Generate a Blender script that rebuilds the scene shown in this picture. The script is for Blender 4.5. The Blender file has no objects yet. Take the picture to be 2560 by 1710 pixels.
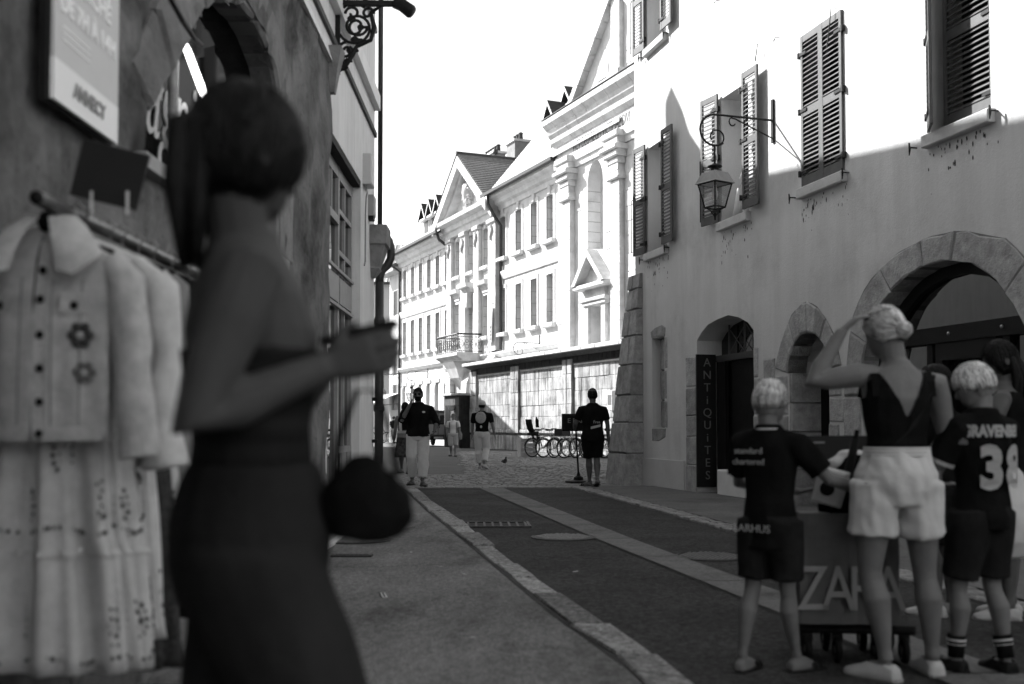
import bpy, bmesh, math, random
from math import sin, cos, pi, radians, sqrt, atan, atan2
from mathutils import Vector, Matrix, noise
from mathutils.geometry import tessellate_polygon
random.seed(7)
SC = bpy.context.scene
COL = SC.collection

# ---------------------------------------------------------------- camera, sky, sun, exposure
FPX, HC, PITCH_PX, SHIFT_PX = 2667.0, 1.13, 100.0, 110.0
PITCH = atan(PITCH_PX / FPX)
cam_d = bpy.data.cameras.new('camera')
cam = bpy.data.objects.new('camera', cam_d)
COL.objects.link(cam)
cam.location = (0, 0, HC)
cam.rotation_euler = (pi / 2 + PITCH, 0, 0)
cam_d.sensor_width = 36
cam_d.lens = FPX / 2560 * 36
cam_d.shift_y = SHIFT_PX / 2560
cam_d.clip_start = 0.05
cam_d.clip_end = 600
cam_d.dof.use_dof = True
cam_d.dof.focus_distance = 22
cam_d.dof.aperture_fstop = 2.0
SC.camera = cam

SUN = Vector((-1.239, 0.812, 1.15)).normalized()       # towards the sun
world = bpy.data.worlds.new('World')
SC.world = world
world.use_nodes = True
wn, wl = world.node_tree.nodes, world.node_tree.links
bg = wn['Background']
sky = wn.new('ShaderNodeTexSky')
sky.sky_type = 'NISHITA'
sky.sun_disc = False
sky.sun_elevation = math.asin(SUN.z)
sky.sun_rotation = atan2(SUN.x, SUN.y)
sky.dust_density = 1.6
bw = wn.new('ShaderNodeRGBToBW')
wl.new(sky.outputs[0], bw.inputs[0])
wl.new(bw.outputs[0], bg.inputs[0])
bg.inputs[1].default_value = 0.12
sun_d = bpy.data.lights.new('sun', 'SUN')
sun_d.energy = 5.0
sun_d.angle = radians(0.53)
sun = bpy.data.objects.new('sun', sun_d)
COL.objects.link(sun)
sun.rotation_euler = SUN.to_track_quat('Z', 'Y').to_euler()
SC.view_settings.view_transform = 'Standard'
SC.view_settings.look = 'None'
SC.view_settings.exposure = 1.55
SC.view_settings.gamma = 1
SC.cycles.use_denoising = True
SC.cycles.max_bounces = 7
SC.cycles.diffuse_bounces = 4
SC.cycles.glossy_bounces = 3
SC.cycles.transmission_bounces = 4
SC.cycles.caustics_reflective = False
SC.cycles.caustics_refractive = False

# ---------------------------------------------------------------- pixels of the photograph to places
def ray(x, y):
    u, v = (x - 1280) / FPX, (855 - y + SHIFT_PX) / FPX
    return Vector((u, cos(PITCH) - v * sin(PITCH), sin(PITCH) + v * cos(PITCH)))
def ground(x, y, z=0.0):
    d = ray(x, y)
    t = (z - HC) / d.z
    return Vector((d.x * t, d.y * t, z))
def vpdir(x):
    d = ray(x, 1065)
    return Vector((d.x, d.y, 0)).normalized()
class Frame:                     # elevation drawing on a wall: x to the right, y into the wall, z up
    def __init__(s, o, u):
        s.o = Vector((o[0], o[1], 0)); s.u = Vector((u[0], u[1], 0)).normalized()
        s.n = Vector((-s.u.y, s.u.x, 0)); s.rz = atan2(s.u.y, s.u.x)
    def at(s, x, y, off=0.0):
        d = ray(x, y); c = Vector((0, 0, HC))
        t = ((s.o + s.n * off - c).dot(s.n)) / d.dot(s.n)
        p = c + d * t
        return ((p - s.o).dot(s.u), p.z)
    def w(s, x, y=0.0, z=0.0):
        p = s.o + s.u * x + s.n * y
        return Vector((p.x, p.y, z))
RF = Frame(ground(1714, 1231), -vpdir(600))            # house on the right
LF = Frame(ground(935, 1065 + .72 * 325), vpdir(1260))  # houses on the left
FF = Frame(ground(1322, 1128), -vpdir(150))            # far palace and church

# ---------------------------------------------------------------- materials (all grey: the photograph is black and white)
MATS = {}
def mat(name, g, rough=.85, var=.14, scale=3.0, bump=0.0, bscale=30.0, streak=0.0, objvar=0.0, metal=0.0, spec=.3,
        dark=0.0, dscale=1.2, emit=0.0, coord='Object', speck=0.0, stretch=(1, 1, 1), sscale=(6, 6, .45), grain=0.0, gscale=36.0):
    if name in MATS: return MATS[name]
    m = bpy.data.materials.new(name); m.use_nodes = True
    n, l = m.node_tree.nodes, m.node_tree.links
    b = n['Principled BSDF']
    b.inputs['Roughness'].default_value = rough
    b.inputs['Metallic'].default_value = metal
    b.inputs['Specular IOR Level'].default_value = spec
    tc = n.new('ShaderNodeTexCoord'); oi = n.new('ShaderNodeObjectInfo')
    vm = n.new('ShaderNodeVectorMath'); vm.operation = 'MULTIPLY_ADD'
    l.new(oi.outputs['Random'], vm.inputs[0]); vm.inputs[1].default_value = (41, 23, 17)
    l.new(tc.outputs['Object'], vm.inputs[2])
    src = vm.outputs[0]
    if coord == 'World': src = n.new('ShaderNodeNewGeometry').outputs['Position']     # one pattern across many blocks
    mp = n.new('ShaderNodeMapping'); mp.inputs['Scale'].default_value = stretch
    l.new(src, mp.inputs[0]); vec = mp.outputs[0]
    def noise_node(sc, det=6, vecsock=vec, rgh=.6):
        t = n.new('ShaderNodeTexNoise'); t.inputs['Scale'].default_value = sc
        t.inputs['Detail'].default_value = det; t.inputs['Roughness'].default_value = rgh
        l.new(vecsock, t.inputs['Vector']); return t.outputs['Fac']
    def math_node(op, a, bb):
        t = n.new('ShaderNodeMath'); t.operation = op
        for i, q in enumerate((a, bb)):
            if isinstance(q, (int, float)): t.inputs[i].default_value = q
            else: l.new(q, t.inputs[i])
        return t.outputs[0]
    def remap(sock, a, bb, c, d):
        t = n.new('ShaderNodeMapRange'); t.inputs[1].default_value = a; t.inputs[2].default_value = bb
        t.inputs[3].default_value = c; t.inputs[4].default_value = d; l.new(sock, t.inputs[0]); return t.outputs[0]
    val = remap(noise_node(scale), .3, .7, 1 - var, 1 + var)
    if objvar: val = math_node('MULTIPLY', val, remap(oi.outputs['Random'], 0, 1, 1 - objvar, 1 + objvar))
    if streak:
        m2 = n.new('ShaderNodeMapping'); m2.inputs['Scale'].default_value = sscale; l.new(src, m2.inputs[0])
        val = math_node('MULTIPLY', val, remap(noise_node(1.6, 8, m2.outputs[0], .7), .42, .68, 1, 1 - streak))
    if dark:
        val = math_node('MULTIPLY', val, remap(noise_node(dscale, 8, vec, .72), .52, .72, 1, 1 - dark))
    if speck:
        val = math_node('MULTIPLY', val, remap(noise_node(bscale * 1.7, 2), .62, .72, 1, 1 - speck))
    if grain: val = math_node('MULTIPLY', val, math_node('MULTIPLY', remap(noise_node(gscale, 3), .3, .7, 1 - grain, 1 + grain), remap(noise_node(gscale * 2.6, 2), .35, .65, 1 - grain * .6, 1 + grain * .6)))
    val = math_node('MULTIPLY', val, g)
    l.new(val, b.inputs['Base Color'])
    if bump:
        bp = n.new('ShaderNodeBump'); bp.inputs['Strength'].default_value = bump; bp.inputs['Distance'].default_value = .02
        l.new(noise_node(bscale, 8), bp.inputs['Height']); l.new(bp.outputs[0], b.inputs['Normal'])
    if emit:
        b.inputs['Emission Color'].default_value = (1, 1, 1, 1); b.inputs['Emission Strength'].default_value = emit
    MATS[name] = m
    return m
def glass_mat(name, g=.02, rough=.03):
    if name in MATS: return MATS[name]
    m = bpy.data.materials.new(name); m.use_nodes = True
    n, l = m.node_tree.nodes, m.node_tree.links
    b = n['Principled BSDF']; b.inputs['Base Color'].default_value = (g, g, g, 1)
    b.inputs['Roughness'].default_value = rough; b.inputs['Specular IOR Level'].default_value = .8
    nz = n.new('ShaderNodeTexNoise'); nz.inputs['Scale'].default_value = 1.3
    tc = n.new('ShaderNodeTexCoord'); l.new(tc.outputs['Object'], nz.inputs['Vector'])
    bp = n.new('ShaderNodeBump'); bp.inputs['Strength'].default_value = .06; bp.inputs['Distance'].default_value = .05
    l.new(nz.outputs['Fac'], bp.inputs['Height']); l.new(bp.outputs[0], b.inputs['Normal'])
    MATS[name] = m
    return m
def shop_glass(name, refl=.18, rough=.02, fres=1.0):
    # double glazing before a dark room: a dim mirror
    if name in MATS: return MATS[name]
    m = bpy.data.materials.new(name); m.use_nodes = True
    n, l = m.node_tree.nodes, m.node_tree.links
    out = n['Material Output']; b = n['Principled BSDF']; b.inputs['Base Color'].default_value = (.006, .006, .006, 1); b.inputs['Roughness'].default_value = .6; b.inputs['Specular IOR Level'].default_value = 0
    gl = n.new('ShaderNodeBsdfGlossy'); gl.inputs['Roughness'].default_value = rough; gl.inputs['Color'].default_value = (.9, .9, .9, 1)
    nz = n.new('ShaderNodeTexNoise'); nz.inputs['Scale'].default_value = .9; nz.inputs['Detail'].default_value = 1
    tc = n.new('ShaderNodeTexCoord'); l.new(tc.outputs['Object'], nz.inputs['Vector'])
    bp = n.new('ShaderNodeBump'); bp.inputs['Strength'].default_value = .05; bp.inputs['Distance'].default_value = .08
    l.new(nz.outputs['Fac'], bp.inputs['Height']); l.new(bp.outputs[0], gl.inputs['Normal'])
    fr = n.new('ShaderNodeFresnel'); fr.inputs[0].default_value = 1.5
    ad = n.new('ShaderNodeMath'); ad.operation = 'ADD'; ad.use_clamp = True; fm_ = n.new('ShaderNodeMath'); fm_.operation = 'MULTIPLY'; fm_.inputs[1].default_value = fres; l.new(fr.outputs[0], fm_.inputs[0]); l.new(fm_.outputs[0], ad.inputs[0]); ad.inputs[1].default_value = refl
    mx = n.new('ShaderNodeMixShader'); l.new(ad.outputs[0], mx.inputs[0]); l.new(b.outputs[0], mx.inputs[1]); l.new(gl.outputs[0], mx.inputs[2]); l.new(mx.outputs[0], out.inputs[0])
    MATS[name] = m
    return m
def clear_glass(name='clear_glass'):
    if name in MATS: return MATS[name]
    m = bpy.data.materials.new(name); m.use_nodes = True
    n, l = m.node_tree.nodes, m.node_tree.links
    out = n['Material Output']; tr = n.new('ShaderNodeBsdfTransparent'); gl = n.new('ShaderNodeBsdfGlossy')
    tr.inputs[0].default_value = (.75, .75, .75, 1); gl.inputs['Roughness'].default_value = .05
    nz = n.new('ShaderNodeTexNoise'); nz.inputs['Scale'].default_value = 9
    tc = n.new('ShaderNodeTexCoord'); l.new(tc.outputs['Object'], nz.inputs['Vector'])
    mx = n.new('ShaderNodeMixShader'); mr = n.new('ShaderNodeMapRange'); mr.inputs[3].default_value = .1; mr.inputs[4].default_value = .22
    l.new(nz.outputs['Fac'], mr.inputs[0]); l.new(mr.outputs[0], mx.inputs[0])
    l.new(tr.outputs[0], mx.inputs[1]); l.new(gl.outputs[0], mx.inputs[2]); l.new(mx.outputs[0], out.inputs[0])
    MATS[name] = m
    return m

# ---------------------------------------------------------------- objects
def tag(o, label=None, cat=None, group=None, kind=None):
    for k, v in (('label', label), ('category', cat), ('group', group), ('kind', kind)):
        if v: o[k] = v
    return o
def thing(name, label, cat, loc=(0, 0, 0), rz=0.0, group=None):
    o = bpy.data.objects.new(name, None); COL.objects.link(o)
    o.empty_display_size = .1
    o.location = loc; o.rotation_euler = (0, 0, rz)
    return tag(o, label, cat, group)
def fthing(name, label, cat, frame, x=0.0, y=0.0, z=0.0, group=None):
    return thing(name, label, cat, frame.w(x, y, z), frame.rz, group)
def link_mesh(name, me, parent=None, loc=(0, 0, 0), rot=(0, 0, 0), scale=None):
    o = bpy.data.objects.new(name, me); COL.objects.link(o)
    o.parent = parent; o.location = loc; o.rotation_euler = rot
    if scale: o.scale = scale
    return o
def copy_tree(o, parent=None):
    c = o.copy(); COL.objects.link(c)
    if parent: c.parent = parent
    for ch in list(o.children): copy_tree(ch, c)
    return c
def ring_frame(t):
    t = t.normalized()
    a = Vector((0, 0, 1)) if abs(t.z) < .9 else Vector((1, 0, 0))
    s = t.cross(a).normalized()
    return s, s.cross(t).normalized()
class MB:
    def __init__(s): s.v = []; s.f = []
    def add(s, vs, fs):
        k = len(s.v); s.v += [tuple(q) for q in vs]; s.f += [tuple(i + k for i in f) for f in fs]; return s
    def box(s, x0, x1, y0, y1, z0, z1):
        return s.add([(x0, y0, z0), (x1, y0, z0), (x1, y1, z0), (x0, y1, z0), (x0, y0, z1), (x1, y0, z1), (x1, y1, z1), (x0, y1, z1)],
                     [(0, 3, 2, 1), (4, 5, 6, 7), (0, 1, 5, 4), (1, 2, 6, 5), (2, 3, 7, 6), (3, 0, 4, 7)])
    def cbox(s, x0, x1, y0, y1, z0, z1, c=.02):
        # box with chamfered edges towards -y (the face that shows) and all round
        c = min(c, abs(x1 - x0) * .4, abs(z1 - z0) * .4, abs(y1 - y0) * .8)
        return s.add([(x0, y0 + c, z0), (x1, y0 + c, z0), (x1, y0 + c, z1), (x0, y0 + c, z1),
                      (x0 + c, y0, z0 + c), (x1 - c, y0, z0 + c), (x1 - c, y0, z1 - c), (x0 + c, y0, z1 - c),
                      (x0, y1, z0), (x1, y1, z0), (x1, y1, z1), (x0, y1, z1)],
                     [(4, 5, 6, 7), (0, 1, 5, 4), (1, 2, 6, 5), (2, 3, 7, 6), (3, 0, 4, 7),
                      (8, 9, 1, 0), (9, 10, 2, 1), (10, 11, 3, 2), (11, 8, 0, 3), (8, 11, 10, 9)])
    def prism(s, poly, a0, a1, axis='y'):
        n = len(poly)
        def P(p, a): return (p[0], a, p[1]) if axis == 'y' else ((a, p[0], p[1]) if axis == 'x' else (p[0], p[1], a))
        return s.add([P(p, a0) for p in poly] + [P(p, a1) for p in poly],
                     [tuple(range(n)), tuple(range(2 * n - 1, n - 1, -1))] + [(i + n, (i + 1) % n + n, (i + 1) % n, i) for i in range(n)])
    def stone(s, poly, y0, y1, c=.02):
        # prism in the wall plane with a chamfer round its front face
        n = len(poly); cx = sum(p[0] for p in poly) / n; cz = sum(p[1] for p in poly) / n
        def inset(p):
            d = sqrt((p[0] - cx) ** 2 + (p[1] - cz) ** 2) + 1e-6
            return (p[0] + (cx - p[0]) / d * c * 1.4, p[1] + (cz - p[1]) / d * c * 1.4)
        q = [inset(p) for p in poly]
        vs = [(p[0], y0, p[1]) for p in q] + [(p[0], y0 + c, p[1]) for p in poly] + [(p[0], y1, p[1]) for p in poly]
        fs = [tuple(range(n))] + [(i + n, (i + 1) % n + n, (i + 1) % n, i) for i in range(n)] + \
             [(i + 2 * n, (i + 1) % n + 2 * n, (i + 1) % n + n, i + n) for i in range(n)]
        return s.add(vs, fs)
    def loft(s, rings, closed=True, cap=True):
        n = len(rings[0]); vs = [p for r in rings for p in r]; fs = []
        for i in range(len(rings) - 1):
            for j in range(n if closed else n - 1):
                k = (j + 1) % n
                fs.append((i * n + j, i * n + k, (i + 1) * n + k, (i + 1) * n + j))
        if cap and closed:
            fs.append(tuple(range(n - 1, -1, -1))); m = (len(rings) - 1) * n; fs.append(tuple(m + j for j in range(n)))
        return s.add(vs, fs)
    def tube(s, pts, r, n=8, cap=True):
        pts = [Vector(p) for p in pts]
        rs = r if isinstance(r, (list, tuple)) else [r] * len(pts)
        rings = []; side = None
        for i, p in enumerate(pts):
            t = (pts[min(i + 1, len(pts) - 1)] - pts[max(i - 1, 0)])
            if t.length < 1e-9: t = Vector((0, 0, 1))
            t.normalize()
            if side is None: side, up = ring_frame(t)
            side = (side - t * side.dot(t)).normalized(); up = side.cross(t)
            rings.append([p + (side * cos(2 * pi * j / n) + up * sin(2 * pi * j / n)) * rs[i] for j in range(n)])
        return s.loft(rings, True, cap)
    def lathe(s, prof, n=16, c=(0, 0, 0), cap=True):
        c = Vector(c)
        return s.loft([[c + Vector((r * cos(2 * pi * j / n), r * sin(2 * pi * j / n), z)) for j in range(n)] for r, z in prof], True, cap)
    def ball(s, c, rx, ry=None, rz=None, n=12, m=8):
        ry = rx if ry is None else ry; rz = rx if rz is None else rz; c = Vector(c)
        return s.loft([[c + Vector((rx * sin(pi * i / m) * cos(2 * pi * j / n), ry * sin(pi * i / m) * sin(2 * pi * j / n), -rz * cos(pi * i / m)))
                        for j in range(n)] for i in range(m + 1) if True][0:m + 1], True, False)
    def torus(s, c, R, r, axis='x', n=28, m=6, a0=0, a1=2 * pi):
        c = Vector(c); full = abs(a1 - a0 - 2 * pi) < 1e-6; k = n if full else n + 1; rings = []
        for i in range(k):
            a = a0 + (a1 - a0) * i / n
            d = Vector((0, cos(a), sin(a))) if axis == 'x' else (Vector((cos(a), 0, sin(a))) if axis == 'y' else Vector((cos(a), sin(a), 0)))
            e = Vector((1, 0, 0)) if axis == 'x' else (Vector((0, 1, 0)) if axis == 'y' else Vector((0, 0, 1)))
            rings.append([c + d * R + (d * cos(2 * pi * j / m) + e * sin(2 * pi * j / m)) * r for j in range(m)])
        if full: rings.append(rings[0])
        return s.loft(rings, True, not full)
    def quad(s, a, b, c, d): return s.add([a, b, c, d], [(0, 1, 2, 3)])
    def mesh(s, name, material, smooth=False):
        me = bpy.data.meshes.new(name); me.from_pydata(s.v, [], s.f); me.update()
        bm = bmesh.new(); bm.from_mesh(me); bmesh.ops.recalc_face_normals(bm, faces=bm.faces); bm.to_mesh(me); bm.free()
        if smooth:
            for p in me.polygons: p.use_smooth = True
        if material: me.materials.append(material)
        return me
    def build(s, name, material, parent=None, smooth=False, loc=(0, 0, 0), rot=(0, 0, 0)):
        return link_mesh(name, s.mesh(name, material, smooth), parent, loc, rot)
def B(name, material, parent, *a, loc=(0, 0, 0), rot=(0, 0, 0)):       # one box part
    return MB().box(*a).build(name, material, parent, loc=loc, rot=rot)
def wall_mesh(outer, holes, y0, depth, hole_depth=None):
    # upright slab with openings: front face at y0, reveals running into the wall
    mb = MB(); polys = [outer] + holes
    flat = [p for q in polys for p in q]
    tris = tessellate_polygon([[Vector((p[0], p[1], 0)) for p in q] for q in polys])
    mb.add([(p[0], y0, p[1]) for p in flat], [tuple(t) for t in tris])
    for qi, q in enumerate(polys):
        d = depth if qi == 0 or hole_depth is None else hole_depth
        n = len(q)
        mb.add([(p[0], y0, p[1]) for p in q] + [(p[0], y0 + d, p[1]) for p in q], [(i, (i + 1) % n, (i + 1) % n + n, i + n) for i in range(n)])
    return mb
def rect(x0, x1, z0, z1): return [(x0, z0), (x1, z0), (x1, z1), (x0, z1)]
def arc(cx, cz, r, a0, a1, n, rz=None):
    rz = r if rz is None else rz
    return [(cx + r * cos(a0 + (a1 - a0) * i / n), cz + rz * sin(a0 + (a1 - a0) * i / n)) for i in range(n + 1)]
TMP = bpy.data.scenes.new('tmp')          # workbench for evaluating modifiers, removed at the end
def evaluated(o):
    TMP.collection.objects.link(o)
    vl = TMP.view_layers[0]; vl.update(); dg = vl.depsgraph
    me = bpy.data.meshes.new_from_object(o.evaluated_get(dg), depsgraph=dg)
    return me
def text_mesh(name, body, size, material, depth=.004, bold=0.0, align='CENTER', shear=0.0, space=1.0):
    cu = bpy.data.curves.new(name, 'FONT'); cu.body = body; cu.size = size; cu.extrude = depth; cu.offset = bold
    cu.align_x = align; cu.align_y = 'CENTER'; cu.shear = shear; cu.space_character = space; cu.resolution_u = 3
    o = bpy.data.objects.new(name, cu)
    me = evaluated(o); me.name = name
    bpy.data.objects.remove(o); bpy.data.curves.remove(cu)
    me.materials.clear(); me.materials.append(material)
    return me
def text(name, body, size, material, parent, loc, rot=(pi / 2, 0, 0), **k):   # stands upright on a wall facing -y
    return link_mesh(name, text_mesh(name, body, size, material, **k), parent, loc, rot)
# ================================================================ the setting: ground, road, pavements
def structure(name, mb, m, parent=None, **k):
    o = mb.build(name, m, parent, **k)
    if parent is None: o['kind'] = 'structure'
    return o
m_asph = mat('asphalt', .044, .92, .3, 1.0, .7, 45, dark=.35, dscale=.7, spec=.1, grain=.55, gscale=30)
m_pave = mat('pavement_tar', .175, .9, .3, 1.1, .5, 55, dark=.5, dscale=1.3, stretch=(1.6, .6, 1), spec=.1, grain=.3, gscale=26)
m_conc = mat('channel_concrete', .14, .88, .2, 2.5, .4, 60, dark=.4, dscale=2, spec=.12, grain=.25, gscale=30)
m_kerb = mat('granite_kerb', .24, .88, .4, 14, .7, 60, objvar=.4, speck=.3, spec=.12, grain=.5, gscale=34)
m_sett = mat('setts', .22, .8, .2, 9, .5, 60, objvar=.16)
m_settbig = mat('setts_far', .22, .8, .22, 5, .4, 60)
m_iron = mat('cast_iron', .05, .6, .3, 20, .4, 80, metal=.4)
m_joint = mat('joint_earth', .035, .95, .3, 6)

gm = MB().quad((-260, -60, -.12), (260, -60, -.12), (260, 400, -.12), (-260, 400, -.12))
structure('ground', gm, mat('ground_earth', .1, .95, .2, .4))
def sheet(poly, z): return MB().add([(p[0], p[1], z) for p in poly], [tuple(range(len(poly)))])
# the lane lies on one slab; lighter pavements stand a little above it
structure('road', sheet([(-14, 1), (14, 1), (14, 19.4), (-14, 19.4)], 0.0), m_asph)
KL = [(0.95, 1.0), (0.56, 4.84), (.26, 6.26), (-.18, 8.79), (-.77, 12.14), (-1.08, 13.85), (-1.84, 18.48), (-2.02, 19.6)]
KR = [(1.2, 1.0), (.74, 4.81), (.42, 6.38), (-.02, 8.85), (-.62, 12.62), (-.93, 14.2), (-1.63, 18.48), (-1.8, 19.6)]
structure('pavement', sheet(KL + [(-14, 19.6), (-14, 1.0)], .03), m_pave)
RE = [(4.0, 1.0), (3.2, 7.0), (2.6, 11.0), (2.14, 14.3), (1.5, 18.45), (1.3, 19.6)]
structure('pavement', sheet(RE + [(14, 19.6), (14, 1)], .035), mat('pavement_smooth', .13, .88, .2, 1.2, .3, 50, dark=.35, dscale=1.0, spec=.12, grain=.2, gscale=28))
# left kerb: one stone after another
kerb = thing('kerb_line', 'rough granite kerbstones edging the left pavement', 'kerb')
def along(poly, y):
    for (x0, y0), (x1, y1) in zip(poly, poly[1:]):
        if y0 <= y <= y1: return x0 + (x1 - x0) * (y - y0) / (y1 - y0)
    return poly[-1][0]
y = 2.0; k = 0
while y < 19.4:
    ln = random.choice((.75, .95, 1.1, 1.3)); y2 = min(y + ln, 19.45); g = .012
    a, b_, c, d = along(KL, y), along(KR, y), along(KR, y2), along(KL, y2)
    j = [random.uniform(-.02, .02) for _ in range(4)]
    h = .045 + random.uniform(-.008, .01)
    lo = [(a + j[0], y + g), (b_ + j[1], y + g), (c + j[2], y2 - g), (d + j[3], y2 - g)]
    mx, my = sum(p[0] for p in lo) / 4, sum(p[1] for p in lo) / 4
    hi = [(p[0] + (mx - p[0]) * .08, p[1] + (my - p[1]) * .03) for p in lo]
    MB().loft([[(p[0] - mx, p[1] - my, -.05) for p in lo], [(p[0] - mx, p[1] - my, h - .012) for p in lo], [(p[0] - mx, p[1] - my, h) for p in hi]]).build('kerbstone', m_kerb, kerb, loc=(mx, my, 0))
    y = y2; k += 1
MB().add([(p[0] - .03, p[1], .034) for p in KL] + [(p[0] + .05, p[1], .034) for p in KL], [(i, i + 1, i + 1 + len(KL), i + len(KL)) for i in range(len(KL) - 1)]).build('joint_strip', m_joint, kerb)
# centre channel of pale concrete with its dark joints
CL = [(2.35, 2.0), (1.53, 6.9), (.85, 10.62), (-.6, 19.4)]
CR = [(2.9, 2.0), (1.86, 7.0), (1.3, 10.0), (-.17, 19.4)]
ch = thing('drain_channel', 'pale concrete gutter strip running down the middle of the lane', 'gutter')
yy = [2.0 + i * 1.45 for i in range(13)]
for q in range(12):
    a, b_ = yy[q] + .012, min(yy[q + 1] - .012, 19.38)
    m_ = [(along(CL, a), a), (along(CR, a), a), (along(CR, b_), b_), (along(CL, b_), b_)]
    mid = [((m_[0][0] + m_[1][0]) / 2, a), ((m_[3][0] + m_[2][0]) / 2, b_)]
    mb = MB().add([(*m_[0], .012), (*mid[0], .006), (*m_[1], .012), (*m_[2], .012), (*mid[1], .006), (*m_[3], .012)], [(0, 1, 4, 5), (1, 2, 3, 4)])
    mb.build('channel_slab', m_conc, ch)
for side in (CL, CR):
    MB().add([(p[0] - .02, p[1], .005) for p in side] + [(p[0] + .02, p[1], .005) for p in side], [(i, i + 1, i + 1 + 4, i + 4) for i in range(3)]).build('channel_joint', m_joint, ch)
# row of small setts along the right pavement
row = thing('sett_row', 'double row of small setts edging the right pavement', 'setts')
def sett_mesh(w, l, h=.05, c=.012):
    return MB().loft([[(-w / 2, -l / 2, -h), (w / 2, -l / 2, -h), (w / 2, l / 2, -h), (-w / 2, l / 2, -h)],
                      [(-w / 2, -l / 2, -c), (w / 2, -l / 2, -c), (w / 2, l / 2, -c), (-w / 2, l / 2, -c)],
                      [(-w / 2 + c, -l / 2 + c, 0), (w / 2 - c, -l / 2 + c, 0), (w / 2 - c, l / 2 - c, 0), (-w / 2 + c, l / 2 - c, 0)]])
s_me = [sett_mesh(.1 + .01 * q, .105).mesh('sett', m_sett) for q in range(3)]
y = 2.0; n = 0
while y < 19.3 and n < 296:
    for q in (0, 1):
        x = along(RE, y) - .06 - q * .12
        link_mesh('sett', random.choice(s_me), row, (x + random.uniform(-.008, .008), y, .035 + random.uniform(-.008, .006)), (0, 0, .16 + random.uniform(-.06, .06))); n += 1
    y += .118
# cobbled square beyond the lane
sq_poly = lambda x, y: True
structure('square', sheet([(-40, 19.4), (40, 19.4), (40, 120), (-40, 120)], .0), mat('square_bed', .075, .95, .25, 2.0, .4, 60))
cob = structure('cobbles', sheet([(-1.9, 19.42), (4, 19.42), (4, 19.8), (-1.9, 19.8)], .002), m_joint)
cells = []
yy_ = 19.52; r_ = 0
while yy_ < 47:
    dl = .14 if yy_ < 30 else .17
    x = -.13 * yy_ - .2 + (.09 if r_ % 2 else 0)
    xmax = min(.75 + (47.9 - yy_) * .4236 - .1, 9)
    while x < xmax:
        dw = random.uniform(.13, .2) if yy_ < 30 else random.uniform(.18, .28)
        # a tarred strip crosses the square on the left
        in_tar = (yy_ > 24.6 and x + dw < -1.0 - (yy_ - 24.6) * .055 and x > -6)
        if not in_tar and yy_ > 19.46: cells.append((x + dw / 2, yy_, dw - .022, dl - .02))
        x += dw
    yy_ += dl; r_ += 1
cells_near = cells[:300]
c_me = [sett_mesh(.115 + .025 * q, .122, .04, .015).mesh('cobble', m_sett) for q in range(4)]
for (x, y_, w, l_) in cells_near:
    q = max(0, min(3, int((w - .1) / .025)))
    link_mesh('cobble', c_me[q], cob, (x, y_, .024 + random.uniform(-.004, .004)), (0, 0, random.uniform(-.05, .05)))
far = MB()
for (x, y_, w, l_) in cells[300:]:
    z = .024 + random.uniform(-.004, .004); c = .014
    w2, l2 = w / 2, l_ / 2; tx, ty = random.uniform(-.0025, .0025), random.uniform(-.0025, .0025)
    far.add([(x - w2, y_ - l2, z - .03), (x + w2, y_ - l2, z - .03), (x + w2, y_ + l2, z - .03), (x - w2, y_ + l2, z - .03),
             (x - w2 + c, y_ - l2 + c, z - tx - ty), (x + w2 - c, y_ - l2 + c, z + tx - ty), (x + w2 - c, y_ + l2 - c, z + tx + ty), (x - w2 + c, y_ + l2 - c, z - tx + ty)],
            [(4, 5, 6, 7), (0, 1, 5, 4), (1, 2, 6, 5), (2, 3, 7, 6), (3, 0, 4, 7)])
far.build('cobble_field', m_settbig, cob)['kind'] = 'stuff'
structure('tarred_strip', sheet([(-2.6, 24.7), (-1.0, 24.7), (-2.6, 54), (-3.2, 110), (-40, 110), (-40, 24.7)], .006), mat('tar_far', .085, .9, .2, 1.2, .2, 60))
# covers and gratings let into the ground
def manhole(x, y, r, label, z=.006, seg=28, style=0):
    t = thing('manhole_cover', label, 'manhole', (x, y, z))
    MB().lathe([(r, -.02), (r, .006), (r * .93, .01), (r * .93, .002)], seg, cap=False).build('rim', m_iron, t)
    MB().lathe([(r * .92, -.02), (r * .92, .003), (0.001, .004)], seg, cap=False).build('plate', m_iron, t)
    st = MB()
    for i in range(-6, 7):
        for j in range(-6, 7):
            px, py = i * r / 7.2 + (j % 2) * r / 14, j * r / 7.2
            if px * px + py * py < (r * .85) ** 2:
                e = r / 22 if style == 0 else r / 30
                st.box(px - e, px + e, py - e * 1.6, py + e * 1.6, .002, .012)
    o = st.build('stud_pattern', mat('worn_iron', .16, .5, .3, 30, metal=.3), t); o['kind'] = 'stuff'
    return t
manhole(-1.5, 10.3, .34, 'round grated manhole cover in the left pavement', .034)
manhole(.52, 10.85, .33, 'round manhole cover left of the centre gutter strip', .005, style=1)
manhole(1.72, 9.25, .31, 'round manhole cover right of the centre gutter strip', .005, style=1)
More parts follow.
